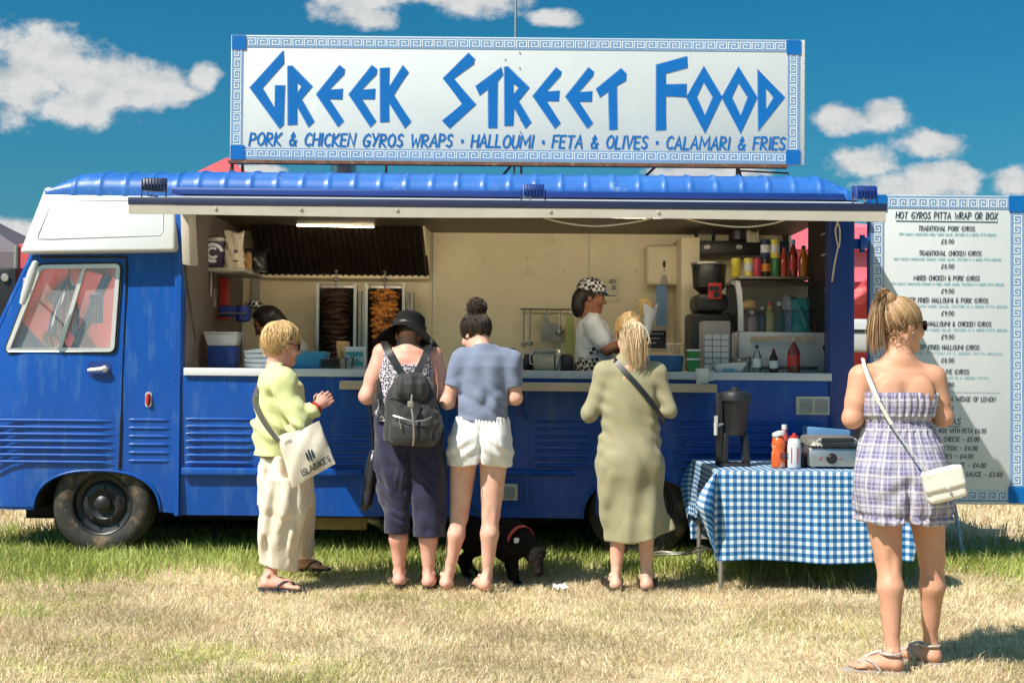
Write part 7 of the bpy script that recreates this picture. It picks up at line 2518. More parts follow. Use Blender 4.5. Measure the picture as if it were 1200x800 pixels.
    for i in range(900):
        ex, ey, ez = g.normal(0, .012), g.normal(0, .012), g.normal(0, .010); L = g.uniform(.14, .25); pts = []
        for j in range(13):
            t_ = j / 12
            out = math.sin(min(1, t_ * 2.0) * math.pi / 2)
            pts.append(tuple(tp + Vector((-.055 * out - .012 * t_ + ex * (.4 + t_), -.02 * out + ey * (.4 + t_), .035 * math.sin(min(1, t_ * 2.6) * math.pi) + ez - L * t_ ** 1.4))))
        st.add(pts, .0012 * g.uniform(.7, 1.3), np.array(BRONDE[g.integers(4)]) * g.uniform(.9, 1.4))
    for i in range(60):     # loose ends
        a = (fr[1] * g.normal(0, .6) - fr[0] * g.uniform(.2, 1) + fr[2] * g.uniform(-.8, .4)).normalized(); p = hb + a * .095
        st.add([tuple(p + Vector((g.normal(0, .006) * j, g.normal(0, .006) * j, -.012 * j))) for j in range(6)], .0014, np.array(BRONDE[g.integers(4)]))
    st.build('hair', HAIRM, t)
    H = SDF(tuple(np.array(hc) - .17), tuple(np.array(hc) + .17), .006)
    H.add(ell(hb, (.0765, .0965, .0925), A)); H.add(ell(tp, (.032, .032, .032)), .02)
    fx = fr[0]
    H.cutf(lambda x, y, z: ((x - hc.x) * fx.x + (y - hc.y) * fx.y + (z - hc.z) * .8 * -.6) - .030); H.cutf(lambda x, y, z: (hc.z - .055 - z) - .5 * np.maximum(0, -((x - hc.x) * fx.x + (y - hc.y) * fx.y)) )
    H.build('hair_base', mat('hair_bronde_base', (.30, .17, .08), .5, var=.3, vs=30), t)
    sunglasses(t, q, hc)
    mb = MB()
    for e in (-1, 1):
        pr = Vector(q(e * .083, -.006, -.052)); mb.lathe(pr, [(.001, -.004), (.004, 0), (.001, .004)], 8)
    mb.build('earring', M['chrome'], t)
    # thong sandals
    sm = mat('sandal_silver', (.42, .37, .35), .4, var=.1)
    for h, d in ((hL, (-1, .22, 0)), (hR, (-.75, .66, 0))):
        f = flipflop(t, h, d, sm, .25)
        mb = MB(); dv = Vector(d).normalized(); sd_ = Vector((-dv.y, dv.x, 0))
        mb.tube([h + dv * .045 + Vector((math.cos(a) * 0, 0, .0)) + dv * (.045 * math.cos(a)) + sd_ * (.042 * math.sin(a)) + Vector((0, 0, .075)) for a in np.linspace(0, 2 * math.pi, 21)], .006, 6)
        mb.tube(spline([h + dv * .18 + Vector((0, 0, .034)), h + dv * .13 + Vector((0, 0, .066)), h + dv * .085 + Vector((0, 0, .082))], 4), .007, 6)
        mb.build('ankle_strap', sm, f)
    # purse on a strap
    pc = P(1106, 567, Y - .25)
    B = SDF((pc.x - .14, pc.y - .10, pc.z - .14), (pc.x + .14, pc.y + .10, pc.z + .14), .005)
    rot = Matrix.Rotation(R(-14), 3, 'Y')
    ax = [tuple(rot @ Vector(v)) for v in ((1, 0, 0), (0, 1, 0), (0, 0, 1))]
    def rb(cc, hx, hy, hz, rd):
        cc = np.array(cc); AX = np.array(ax)
        def f(x, y, z):
            p = (x - cc[0], y - cc[1], z - cc[2]); qq = [np.abs(sum(AX[i][k] * p[k] for k in range(3))) - h_ for i, h_ in enumerate((hx - rd, hy - rd, hz - rd))]
            return np.sqrt(sum(np.maximum(v, 0) ** 2 for v in qq)) + np.minimum(np.maximum(np.maximum(qq[0], qq[1]), qq[2]), 0) - rd
        return Prim(f, cc - .2, cc + .2)
    B.add(rb(tuple(pc), .084, .036, .070, .020))
    fl = pc + (rot @ Vector((-.004, -.028, .026)))
    leather = mat('white_leather', (.66, .63, .56), .38, var=.05, bump=.15, bs=60)
    po = B.build('shoulder_bag', leather, None, loc=pc); tag(po, 'small white leather shoulder bag hanging at the hip of the plaid playsuit', 'handbag')
    B2 = SDF((pc.x - .14, pc.y - .12, pc.z - .12), (pc.x + .14, pc.y + .10, pc.z + .14), .004)
    B2.add(rb(tuple(fl), .088, .018, .046, .014)); B2.warp(waves(4, .002, 50)); B2.build('flap', leather, po)
    mb = MB(); k0 = pc + rot @ Vector((.0, -.05, -.012)); mb.lathe(k0, [(.008, 0), (.006, .004), (.001, .005)], 10, M=Matrix.Rotation(R(90), 4, 'X'))
    mb.build('clasp', M['chrome'], po)
    pts = spline([P(1013, 424, Y + .04), P(1011, 420, Y - .01), P(1014, 432, Y - .085), P(1022, 455, Y - .135), P(1035, 480, Y - .150), P(1052, 508, Y - .165), P(1070, 532, Y - .22), P(1086, 551, Y - .26)], 5)
    mb = MB(); strap(mb, [(p, (-.25, -1, .3)) for p in pts[:24]], .014, .004); mb.build('strap', leather, po)
    mb = MB()
    for a, b in zip(pts[18:], pts[19:]):
        for k in range(2): mb.lathe(a.lerp(b, k / 2), [(.001, -.006), (.006, 0), (.001, .006)], 6)
    mb.tube([pts[9] + Vector((.004, -.004, 0)), pts[18] + Vector((.006, -.006, 0))], .004, 6)
    mb.build('chain', M['chrome'], po)


# ===== woman in the grey-blue tee and white shorts =================================
def tee_woman():
    Y = 7.66
    t = person('woman in a grey blue tee and white shorts with dark hair in a bun', Y, 562, 'customers at the truck')
    x0 = P(566, 500, Y).x
    S = SDF((x0 - .36, Y - .33, -.02), (x0 + .34, Y + .45, 1.70), .0062)
    S.add(loft(rows([(540, 533, 593, .11), (515, 533, 594, .115), (490, 540, 592, .10), (460, 542, 593, .095), (435, 541, 596, .095), (420, 546, 592, .08), (410, 555, 580, .055)], Y)), .02)
    aL, aR = P(526, 668, Y + .02), P(571, 672, Y - .02); aL.z = aR.z = .085
    leg(S, P(544, 530, Y), P(538, 605, Y + .02), aL, .086, .055, .056, .032); leg(S, P(579, 530, Y - .01), P(575, 603, Y - .02), aR, .088, .056, .057, .032)
    hL, hR = Vector((aL.x - .01, aL.y - .045, .014)), Vector((aR.x - .005, aR.y - .05, .014))
    foot(S, hL, (-.10, 1, 0), .24, ankle=aL); foot(S, hR, (-.30, 1, 0), .24, ankle=aR)
    sL, sR = P(543, 422, Y), P(597, 423, Y)
    eL, eR = P(524, 471, Y - .03), P(604, 466, Y - .02)
    wL, wR = P(538, 470, Y + .22), P(590, 466, Y + .22)
    arm(S, sL, eL, wL, .048, .040, .026); arm(S, sR, eR, wR, .048, .040, .026)
    hand(S, wL, (.4, .8, .2), (0, 0, -1), .95, .6, -1); hand(S, wR, (-.4, .8, .2), (0, 0, -1), .95, .6, 1)
    hc = P(557, 388, Y + .07); fr = frame((-.55, .76, -.40))
    q, A = head(S, hc, fr[0], tuple(P(566, 412, Y + .0)))
    S.build('body', SK_PALE, t)
    D = SDF((x0 - .36, Y - .30, .92), (x0 + .32, Y + .30, 1.50), .0058)
    D.add(loft(rows([(497, 531, 598, .135), (485, 534, 597, .13), (465, 536, 598, .122), (445, 536, 599, .118), (430, 538, 600, .11), (418, 543, 596, .09), (409, 550, 588, .068), (404, 556, 581, .06)], Y), 2.1))
    for s_, e in ((sL, P(532, 452, Y - .02)), (sR, P(601, 450, Y - .015))):
        D.add(ell(s_, (.060,) * 3), .05); D.add(cone(s_, Vector(s_).lerp(Vector(e), 1.15), .062, .060), .03)
    w1, w2 = waves(31, .006, 26, (.9, .9, .6), 2), waves(32, .0045, 70, (1, 1, .5), 3)
    xm = x0
    def folds(x, y, z):
        tw = .010 * (.6 - np.abs(np.sin((z - 1.15) * 34 + (x - xm) * 19 + 1.2 * np.sin(x * 10 + z * 6)))) * np.exp(-((z - 1.10) / .12) ** 2)
        v = .006 * np.sin((x - xm) * 50 + 2.2 * np.sin(z * 11)) * np.exp(-((z - 1.24) / .13) ** 2)
        return w1(x, y, z) + w2(x, y, z) + tw + v - .007 * np.clip((z - 1.26) / .06, 0, 1)
    D.warp(folds)
    for s_, e in ((sL, P(524, 471, Y - .03)), (sR, P(604, 466, Y - .02))):
        d = (Vector(e) - Vector(s_)).normalized(); lim = d.dot(Vector(s_)) + (.175 if s_ is sL else .165)
        sgn = -1 if s_ is sL else 1
        D.cutf(lambda x, y, z, d=d, lim=lim, sgn=sgn: np.where((x - xm) * sgn > .150, x * d.x + y * d.y + z * d.z - lim, -1.0))
    zl = P(565, 492, Y).z
    D.cutf(lambda x, y, z: zl - z + .010 * np.sin(x * 17 + 1) + 0 * y); D.hollow(.011, lambda x, y, z: z - zl - .06 + 0 * x)
    nb = P(566, 410, Y + .02); D.add(cone(nb - Vector((0, 0, .05)), nb + Vector((0, 0, .1)), .062, .066), .004, 's')
    D.build('tee', fabric('tee_greyblue', (.165, .195, .285), .85, .05, .2, 240, crease=5.0, cstr=.4), t, smooth=2)
    # shorts
    D = SDF((x0 - .30, Y - .30, .70), (x0 + .28, Y + .28, 1.08), .0055)
    D.add(loft(rows([(545, 525, 601, .135), (530, 524, 602, .15), (515, 526, 600, .152), (500, 530, 598, .138), (488, 534, 596, .125)], Y), 2.15))
    for u in (546, 580): D.add(ell(P(u, 520, Y - .06), (.088, .10, .11)), .04)
    w1, w2 = waves(41, .007, 42, (1.2, 1.2, .35), 3), waves(42, .004, 95, (1, 1, .6), 3)
    xc = P(563, 530, Y).x; zc = P(563, 520, Y).z
    def folds2(x, y, z):
        ang = np.arctan2(x - xc, -(y - Y))
        return w1(x, y, z) + w2(x, y, z) + .022 * np.exp(-((x - xc) / .011) ** 2) * np.clip((1.0 - z) / .14, 0, 1) * (y < Y) + .004 * np.sin(ang * 40) * np.exp(-((z - 1.0) / .02) ** 2) + .006 * np.sin((x - xc) * 55 * np.sign(x - xc) + z * 70) * np.exp(-((z - .84) / .05) ** 2)
    D.warp(folds2)
    zh = P(563, 545, Y).z
    D.cutf(lambda x, y, z: zh - z - .10 * np.clip((np.abs(x - xc) - .02), 0, .2) * .35 + .012 * np.cos(np.abs(x - xc) / .19 * 3.0) + 0 * y)
    D.cutf(lambda x, y, z: (-(np.abs(x - xc) / .016 + (z - zh) / .055 - 1) * .014) + 0 * y)
    D.hollow(.010, lambda x, y, z: z - zh - .05 + 0 * x)
    D.build('shorts', fabric('shorts_white', (.66, .655, .65), .85, .04, .2, 260), t, smooth=2)
    # hair up in a bun
    st = Strands(); hb = hc - fr[0] * .012 + fr[2] * .012; rad = (.078, .098, .095)
    tie = (-fr[0] * .45 + fr[2] * .9).normalized()
    strands_to(st, hb, fr, rad, dirs(fr, lambda g: (g.normal(0, .8), g.uniform(-1, .7), g.uniform(-.75, .6))), tie, 1500, .0014, DARKB, .006, seed=13)
    bc = hb + tie * .125
    g = np.random.default_rng(14)
    for i in range(420):
        a0 = g.uniform(0, 6.28); ax = Vector(g.normal(0, 1, 3)).normalized(); r0 = g.uniform(.030, .060); b1 = ax.orthogonal().normalized(); b2 = ax.cross(b1)
        L = g.uniform(1.2, 3.4)
        st.add([tuple(bc + (b1 * math.cos(a0 + L * j / 11) + b2 * math.sin(a0 + L * j / 11)) * r0 * (1 + .12 * math.sin(j)) * (1.3 if j > 9 and i % 4 == 0 else 1)) for j in range(12)], .0017, np.array(DARKB[g.integers(3)]))
    st.build('hair', HAIRM, t)
    H = SDF(tuple(np.array(hc) - .18), tuple(np.array(hc) + .19), .006)
    H.add(ell(hb, (.0775, .0965, .094), A)); H.add(ell(bc, (.050, .046, .040)), .02)
    fx = fr[0]
    H.cutf(lambda x, y, z: ((x - hc.x) * fx.x + (y - hc.y) * fx.y + (z - hc.z) * fx.z) - .045)
    u_ = fr[2]
    H.cutf(lambda x, y, z: -((x - hc.x) * u_.x + (y - hc.y) * u_.y + (z - hc.z) * u_.z) - .062)
    H.build('hair_base', mat('hair_dark_base', (.04, .024, .018), .5, var=.3, vs=30), t)


# ===== woman in the black hat ======================================================
def hat_woman():
    Y = 7.70
    t = person('woman in a floppy black sun hat, patterned vest and navy cropped trousers', Y, 482, 'customers at the truck')
    x0 = P(478, 500, Y).x
    S = SDF((x0 - .38, Y - .30, -.02), (x0 + .36, Y + .45, 1.62), .0065)
    S.add(loft(rows([(540, 456, 504, .08), (520, 448, 510, .115), (490, 448, 506, .115), (465, 450, 504, .11), (440, 448, 507, .115), (422, 448, 507, .105), (411, 452, 503, .085), (404, 466, 492, .06)], Y)), .02)
    for e in (-1, 1): S.add(ell((x0 + e * .08, Y - .085, P(0, 432, Y).z), (.05, .03, .06)), .04)
    aL, aR = P(468, 672, Y + .02), P(502, 676, Y - .02); aL.z = aR.z = .085
    leg(S, P(463, 540, Y + .01), P(467, 612, Y + .01), aL, .070, .054, .060, .035); leg(S, P(502, 540, Y + .01), P(502, 612, Y - .01), aR, .070, .054, .060, .035)
    hL, hR = Vector((aL.x + .005, aL.y - .045, .02)), Vector((aR.x, aR.y - .05, .02))
    foot(S, hL, (-.12, 1, 0), .24, ankle=aL); foot(S, hR, (.10, 1, 0), .24, ankle=aR)
    sL, sR = P(449, 414, Y), P(507, 417, Y)
    eL, eR = P(430, 464, Y - .04), P(520, 462, Y - .02)
    wL, wR = P(444, 466, Y + .2), P(510, 464, Y + .22)
    arm(S, sL, eL, wL, .054, .046, .028); arm(S, sR, eR, wR, .052, .044, .028)
    hand(S, wL, (.3, .9, .1), (0, 0, -1), .95, .6, -1); hand(S, wR, (-.3, .9, .1), (0, 0, -1), .95, .6, 1)
    hc = P(479, 391, Y + .10); fr = frame((0, .80, -.60))
    q, A = head(S, hc, fr[0], tuple(P(478, 410, Y + .0)))
    S.build('body', SK_PINK, t)
    H = SDF(tuple(np.array(hc) - .14), tuple(np.array(hc) + .14), .006); H.add(ell(hc - fr[0] * .012 + fr[2] * .01, (.076, .096, .092), A)); H.cutf(lambda x, y, z: ((y - hc.y) * fr[0].y + (z - hc.z) * fr[0].z) - .05 + 0 * x)
    H.cutf(lambda x, y, z: -((y - hc.y) * fr[2].y + (z - hc.z) * fr[2].z) - .05 + 0 * x)
    H.build('hair', mat('hair_hat', (.05, .03, .02), .5, var=.3), t)
    # hat: crown and wavy brim, tilted with the bowed head
    hatm = fabric('hat_felt', (.006, .005, .006), .9, .1, .2, 180, sheen=0.0)
    hf = frame((.05, .95, -.30), (.10, 0, 1)); o = hc + Vector((0, -.01, .020))
    e1, e2, e3 = hf[1], hf[0], hf[2]
    mb = MB(); rings = []
    N = 48
    prof = [(.205, -.000), (.18, .004), (.14, .006), (.112, .010), (.104, .022), (.100, .06), (.094, .088), (.075, .104), (.045, .110), (.001, .108)]
    for r_, z_ in prof:
        rg = []
        for k in range(N):
            a = 2 * math.pi * k / N
            rr = r_ * (1.05 if r_ > .105 else 1)
            wv = 0
            if r_ > .105:
                w_ = (r_ - .105) / .083
                wv = w_ * (-.075 * abs(math.cos(a)) ** 1.6 + .016 * math.sin(3 * a + .5) + (-.045 if math.sin(a) < 0 else -.02) * abs(math.sin(a)) ** 1.5)
            p = o + e1 * (math.cos(a) * rr * .92) + e2 * (math.sin(a) * rr) + e3 * (z_ + wv)
            rg.append(mb.bm.verts.new(p))
        rings.append(rg)
    mb._skin(rings, cap=False)
    ho = mb.build('hat', hatm, t, ang=180)
    md = ho.modifiers.new('thick', 'SOLIDIFY'); md.thickness = .004
    MB().lathe((0, 0, 0), [(.1055, .012), (.1055, .032), (.1035, .034)], 40, cap=False).xform(Matrix(((e1.x, e2.x, e3.x, o.x), (e1.y, e2.y, e3.y, o.y), (e1.z, e2.z, e3.z, o.z), (0, 0, 0, 1)))).build('hat_band', M['black'], ho)
    # vest
    D = SDF((x0 - .27, Y - .28, .95), (x0 + .27, Y + .28, 1.46), .0058)
    D.add(loft(rows([(500, 440, 513, .15), (488, 442, 511, .145), (470, 445, 508, .135), (450, 445, 509, .13), (430, 444, 510, .128), (415, 446, 508, .112), (406, 452, 502, .09), (400, 456, 498, .075)], Y), 2.2))
    w1, w2 = waves(51, .007, 34), waves(52, .004, 85); D.warp(lambda x, y, z: -.009 + w1(x, y, z) * .6 + w2(x, y, z) * .6 + .005 * np.sin(z * 80 + x * 20) * np.exp(-((z - 1.06) / .07) ** 2))
    zb = P(478, 493, Y).z; D.cutf(lambda x, y, z: zb - z + 0 * x + 0 * y)
    zn = P(478, 427, Y).z
    D.cutf(lambda x, y, z: np.where(y < Y + .02, (z - zn) - 1.25 * np.maximum(0, np.abs(x - x0) - .060) , z - zn - .05) + 0 * x)
    for s_, sg in ((sL, -1), (sR, 1)): D.add(ell((s_[0] + sg * .052, s_[1], s_[2] - .01), (.060, .3, .125)), .008, 's')
    vm = mat('vest_print', (.60, .57, .60), .85, var=.05)
    nt = vm.node_tree; n, l = nt.nodes, nt.links
    tc = n.new('ShaderNodeTexCoord'); vo = n.new('ShaderNodeTexVoronoi'); vo.inputs['Scale'].default_value = 62; vo.feature = 'DISTANCE_TO_EDGE'; l.new(tc.outputs['Object'], vo.inputs['Vector'])
    nz = n.new('ShaderNodeTexNoise'); nz.inputs['Scale'].default_value = 100; nz.inputs['Detail'].default_value = 1; l.new(tc.outputs['Object'], nz.inputs['Vector'])
    am = n.new('ShaderNodeMath'); am.operation = 'MULTIPLY_ADD'; am.inputs[1].default_value = .5; l.new(nz.outputs['Fac'], am.inputs[0]); l.new(vo.outputs['Distance'], am.inputs[2])
    gt = n.new('ShaderNodeMath'); gt.operation = 'GREATER_THAN'; gt.inputs[1].default_value = .35; l.new(am.outputs[0], gt.inputs[0])
    mx = n.new('ShaderNodeMix'); mx.data_type = 'RGBA'; l.new(gt.outputs[0], mx.inputs['Factor']); mx.inputs['A'].default_value = (.62, .58, .62, 1); mx.inputs['B'].default_value = (.035, .025, .06, 1)
    l.new(mx.outputs['Result'], n['Principled BSDF'].inputs['Base Color'])
    D.build('vest', vm, t, smooth=1)
    # cropped trousers
    D = SDF((x0 - .30, Y - .28, .30), (x0 + .32, Y + .28, 1.08), .006)
    D.add(loft(rows([(585, 454, 510, .08), (572, 446, 518, .11), (555, 443, 520, .135), (540, 441, 521, .15), (515, 438, 520, .165), (500, 439, 517, .155), (486, 441, 513, .145)], Y), 2.2))
    D.add(loft(rows([(632, 452, 482, .105), (600, 450, 483, .115), (570, 446, 483, .135), (540, 445, 482, .14), (515, 452, 478, .08)], Y + .01), 2.2), .05)
    D.add(loft(rows([(634, 484, 522, .105), (600, 483, 523, .115), (570, 482, 522, .135), (540, 482, 519, .14), (515, 486, 512, .08)], Y - .01), 2.2), .05)
    for u in (462, 498): D.add(ell(P(u, 515, Y - .05), (.09, .11, .12)), .04)
    w1, w2 = waves(61, .010, 40, (.8, .8, .7), 3), waves(62, .005, 90, (.7, .7, 1), 3)
    xc = P(482, 540, Y).x
    xl, xr_ = P(467, 600, Y).x, P(502, 600, Y).x
    def folds3(x, y, z):
        low = np.clip((.78 - z) / .2, 0, 1)
        cr = .010 * (.6 - np.abs(np.sin(z * 40 + (x - xc) * 26 * np.sign(x - xc) + 2.4 * np.sin(x * 26 + z * 11)))) * low * (.5 + .5 * np.sin(z * 23 + x * 41))
        vert = .006 * np.sin(x * 60 + 2 * np.sin(z * 8)) * np.clip((z - .6) / .2, 0, 1)
        return w1(x, y, z) + w2(x, y, z) + cr + vert + .022 * np.exp(-((x - xc) / .012) ** 2) * np.clip((1.0 - z) / .2, 0, 1)
    D.warp(folds3)
    zL, zR = P(467, 624, Y).z, P(502, 627, Y).z
    D.cutf(lambda x, y, z: np.where(x < xc, zL - z, zR - z) + 0 * y); D.hollow(.012, lambda x, y, z: z - .5 + 0 * x)
    D.build('trousers', fabric('trousers_navy', (.021, .020, .052), .8, .1, .3, 200), t, smooth=1)
    for h, d in ((hL, (-.12, 1, 0)), (hR, (.10, 1, 0))): flipflop(t, h, d, M['black'], .255)
    # backpack
    bc = P(484, 487, Y - .22)
    bk = fabric('backpack_grey', (.030, .029, .031), .6, .15, .3, 120)
    B = SDF((bc.x - .24, bc.y - .16, bc.z - .22), (bc.x + .24, bc.y + .14, bc.z + .32), .006)
    yb_ = Y - .215
    B.add(loft(rows([(521, 455, 508, .07), (515, 452, 514, .09), (498, 450, 517, .10), (475, 453, 515, .095), (455, 458, 508, .085), (444, 464, 502, .07)], yb_), 2.6))
    w1, w2 = waves(71, .010, 34), waves(72, .006, 80)
    B.warp(lambda x, y, z: w1(x, y, z) + w2(x, y, z) + .006 * np.sin(x * 70 + 2 * np.sin(z * 20)) * np.exp(-((z - P(0, 462, yb_).z) / .06) ** 2))
    bo = B.build('backpack', bk, None, loc=bc, smooth=1); tag(bo, 'dark grey drawstring backpack worn over the patterned vest', 'backpack')
    B = SDF((bc.x - .2, yb_ - .2, P(0, 476, yb_).z), (bc.x + .2, yb_ + .14, P(0, 428, yb_).z), .0055)
    B.add(loft(rows([(467, 458, 503, .07), (460, 459, 504, .085), (450, 462, 502, .09), (441, 467, 498, .075), (437, 472, 493, .05)], yb_ - .035), 2.4))
    w3 = waves(73, .006, 45); B.warp(lambda x, y, z: w3(x, y, z) + .005 * np.sin(x * 90)); B.build('flap', bk, bo)
    B = SDF((bc.x - .24, yb_ - .24, P(0, 524, yb_).z), (bc.x + .24, yb_ + .1, P(0, 478, yb_).z), .0055)
    B.add(loft(rows([(519, 460, 504, .05), (512, 456, 508, .06), (500, 457, 507, .06), (491, 460, 504, .045)], yb_ - .075), 2.6)); w4 = waves(74, .007, 50); B.warp(w4); B.build('front_pocket', bk, bo)
    mb = MB(); mb.tube(spline([P(461, 487, yb_ - .13), P(472, 490, yb_ - .15), (P(484, 493, yb_ - .155)), P(496, 492, yb_ - .145), P(506, 488, yb_ - .12)], 5), .004, 6)
    mb.tube([P(468, 492, yb_ - .15), P(470, 502, yb_ - .15)], .004, 6); mb.build('zip', M['steel'], bo)
    mb = MB(); mb.tube(spline([P(483, 462, yb_ - .135), P(482, 474, yb_ - .14), P(484, 490, yb_ - .16), P(485, 508, yb_ - .155), P(484, 522, yb_ - .13)], 5), .006, 6); mb.box(P(483, 470, 7).x * 0 + P(480, 470, yb_).x, P(487, 470, yb_).x, yb_ - .155, yb_ - .135, P(0, 472, yb_).z, P(0, 465, yb_).z, bev=.004)
    mb.build('drawcord', M['steel_dull'], bo)
    for a in ([(452, 398, .03), (450, 401, -.05), (455, 412, -.125), (462, 424, -.15), (470, 437, -.165), (474, 445, -.18)], [(501, 398, .03), (503, 401, -.05), (500, 413, -.125), (495, 425, -.15), (489, 437, -.165), (486, 445, -.18)]):
        mb = MB(); strap(mb, [(p, (0, -1, .35)) for p in spline([P(u, v, Y + dy) for u, v, dy in a], 4)], .042, .006); mb.build('shoulder_strap', M['black'], bo)
    for a in ([(458, 500, -.2), (448, 480, -.14), (444, 455, -.10), (446, 430, -.02)],):
        mb = MB(); strap(mb, [(p, (-.6, -1, 0)) for p in spline([P(u, v, Y + dy) for u, v, dy in a], 4)], .02, .004); mb.build('side_strap', M['black'], bo)
    # plastic bottle in the side pocket, black bag in her left hand
    mb = MB().lathe(P(441, 470, Y - .12) + Vector((0, 0, -.08)), [(.022, 0), (.026, .01), (.026, .09), (.012, .115), (.012, .13), (.001, .13)], 14)
    tag(mb.build('water_bottle', M['clear'], None, loc=P(441, 470, Y - .12)), 'clear plastic bottle tucked beside the dark backpack', 'bottle')
    cb = P(434, 562, Y + .10)
    B = SDF((cb.x - .10, cb.y - .12, cb.z - .22), (cb.x + .12, cb.y + .12, cb.z + .24), .006)
    B.add(loft(rows([(597, 424, 432, .05), (590, 424, 436, .07), (565, 426, 442, .08), (540, 430, 445, .075), (527, 434, 444, .05)], Y + .10), 2.4)); w5 = waves(81, .007, 40); B.warp(w5)
    ob = B.build('carrier_bag', col('bag_black_shiny', (.02, .02, .023), .28), None, loc=cb); tag(ob, 'shiny black bag hanging from the arm of the woman in the hat', 'bag')
    mb = MB(); mb.tube([P(433, 470, Y + .12), P(436, 500, Y + .12), P(438, 530, Y + .11)], .008, 6); mb.tube([P(438, 470, Y + .1), P(439, 500, Y + .1), P(441, 532, Y + .1)], .008, 6); mb.build('handle', M['black'], ob)


# ===== woman in the lime cardigan ==================================================
def lime_woman():
    Y = 7.72
    t = person('older woman with short blonde hair, lime knit top and cream cropped trousers', Y, 330, 'customers at the truck')
    x0 = P(328, 500, Y).x
    S = SDF((x0 - .30, Y - .50, -.02), (x0 + .42, Y + .62, 1.66), .0062)
    S.add(loft(rows([(560, 312, 350, .15), (530, 308, 352, .15), (500, 305, 351, .14), (470, 304, 352, .15), (448, 306, 349, .165), (437, 312, 341, .12), (428, 314, 334, .07)], Y)), .03)
    aN, aF = P(317, 672, 7.54), P(349, 648, 8.10); aN.z = .10; aF.z = .125
    leg(S, P(330, 560, Y - .1), P(328, 622, Y - .16), aN, .085, .054, .058, .036, back=(-1, 0, 0)); leg(S, P(338, 560, Y + .1), P(348, 610, Y + .22), aF, .085, .054, .056, .036, back=(-1, 0, 0))
    hN = Vector((aN.x - .05, aN.y - .01, .025)); hF = Vector((aF.x - .04, aF.y, .05))
    foot(S, hN, (1, -.08, 0), .245, ankle=aN); foot(S, hF, (1, .12, 0), .235, ankle=aF)
    sN, sF = P(333, 447, Y - .17), P(333, 445, Y + .17)
    eN, eF = P(349, 496, Y - .22), P(356, 490, Y + .16)
    wN, wF = P(371, 477, Y - .14), P(370, 478, Y + .06)
    arm(S, sN, eN, wN, .050, .042, .027); arm(S, sF, eF, wF, .050, .042, .027)
    hand(S, wN, (.55, .30, .45), (-.2, .9, 0), .95, .75, 1); hand(S, wF, (.45, -.2, .5), (0, -1, 0), .95, .7, -1)
    hc = P(331, 402, Y + .02); fr = frame((.90, .40, -.12))
    q, A = head(S, hc, fr[0], tuple(P(323, 432, Y)), sc=1.0)
    S.build('body', SK_PINK, t)
    mb = MB()
    d = (wN - eN).normalized()
    for k, c_ in ((0, .0), (1, .018)):
        Mx = Matrix.Translation(wN - d * (.0 + c_ * 1.0)) @ d.to_track_quat('Z', 'Y').to_matrix().to_4x4()
        mb.tube([Mx @ Vector((math.cos(a) * .034, math.sin(a) * .034, 0)) for a in np.linspace(0, 2 * math.pi, 21)], .006, 6)
    mb.build('bracelet', M['red'], t)
    sunglasses(t, q, hc)
    # knit top
    D = SDF((x0 - .26, Y - .36, .78), (x0 + .34, Y + .34, 1.42), .006)
    D.add(loft(shrink(rows([(556, 302, 352, .20), (545, 300, 353, .20), (520, 297, 357, .205), (495, 296, 359, .20), (470, 297, 359, .20), (452, 300, 355, .20), (441, 305, 347, .17), (433, 310, 340, .13), (427, 314, 335, .09)], Y), .007), 2.2))
    for s_, e, w in ((sN, eN, wN), (sF, eF, wF)):
        D.add(ell(s_, (.075,) * 3), .05); D.add(cone(s_, e, .070, .062), .03); D.add(cone(e, e.lerp(w, .82), .060, .043), .02)
    w1, w2 = waves(91, .013, 34, (.9, .9, .8), 3), waves(92, .006, 75, (1, 1, .6), 3)
    def folds(x, y, z):
        near = y < Y - .02
        dg = .011 * np.sin(((x - x0) * 38 + (z - 1.05) * 46) + 1.6 * np.sin(z * 14)) * np.exp(-((z - 1.02) / .15) ** 2)
        slv = .008 * np.sin(z * 100 + x * 70) * np.exp(-((x - eN.x) / .07) ** 2) * np.exp(-((z - eN.z) / .09) ** 2)
        return w1(x, y, z) + w2(x, y, z) + dg + slv
    D.warp(folds)
    zb = P(310, 550, Y).z
    D.cutf(lambda x, y, z: zb - z + .18 * (x - x0 + .14) * .4 + .008 * np.sin(x * 28 + y * 20)); D.hollow(.012, lambda x, y, z: z - zb - .08 + 0 * x)
    nb = P(323, 430, Y); D.add(cone(nb + Vector((.012, 0, -.05)), nb + Vector((.0, 0, .12)), .068, .078), .006, 's')
    d2 = (wN - eN).normalized(); lim = d2.dot(eN) + (wN - eN).length * .84
    D.cutf(lambda x, y, z: np.where(x > x0 + .165, x * d2.x + y * d2.y + z * d2.z - lim, -1.0))
    D.build('knit_top', fabric('lime_knit', (.60, .63, .30), .9, .05, .35, 170), t, smooth=2)
    # cropped linen trousers
    D = SDF((x0 - .24, Y - .42, .10), (x0 + .32, Y + .55, .95), .0065)
    D.add(loft(rows([(590, 306, 366, .20), (570, 305, 366, .21), (548, 304, 362, .20), (535, 306, 358, .18)], Y), 2.2))
    yN, yF = Y - .15, Y + .26
    D.add(loft(rows([(672, 306, 346, .10), (650, 306, 349, .11), (620, 306, 353, .13), (590, 306, 360, .15), (560, 306, 362, .14)], Y - .13), 2.3), .04)
    D.add(loft([(z, cx, Y + .10 + .22 * (1 - (z - .2) / .5), a, b) for z, cx, y, a, b in rows([(664, 336, 360, .09), (640, 334, 364, .10), (610, 328, 367, .12), (580, 320, 367, .14)], Y + .2)], 2.3), .03)
    w1, w2 = waves(101, .012, 40, (1.2, 1.2, .18), 3), waves(102, .005, 90, (1, 1, .5), 3)
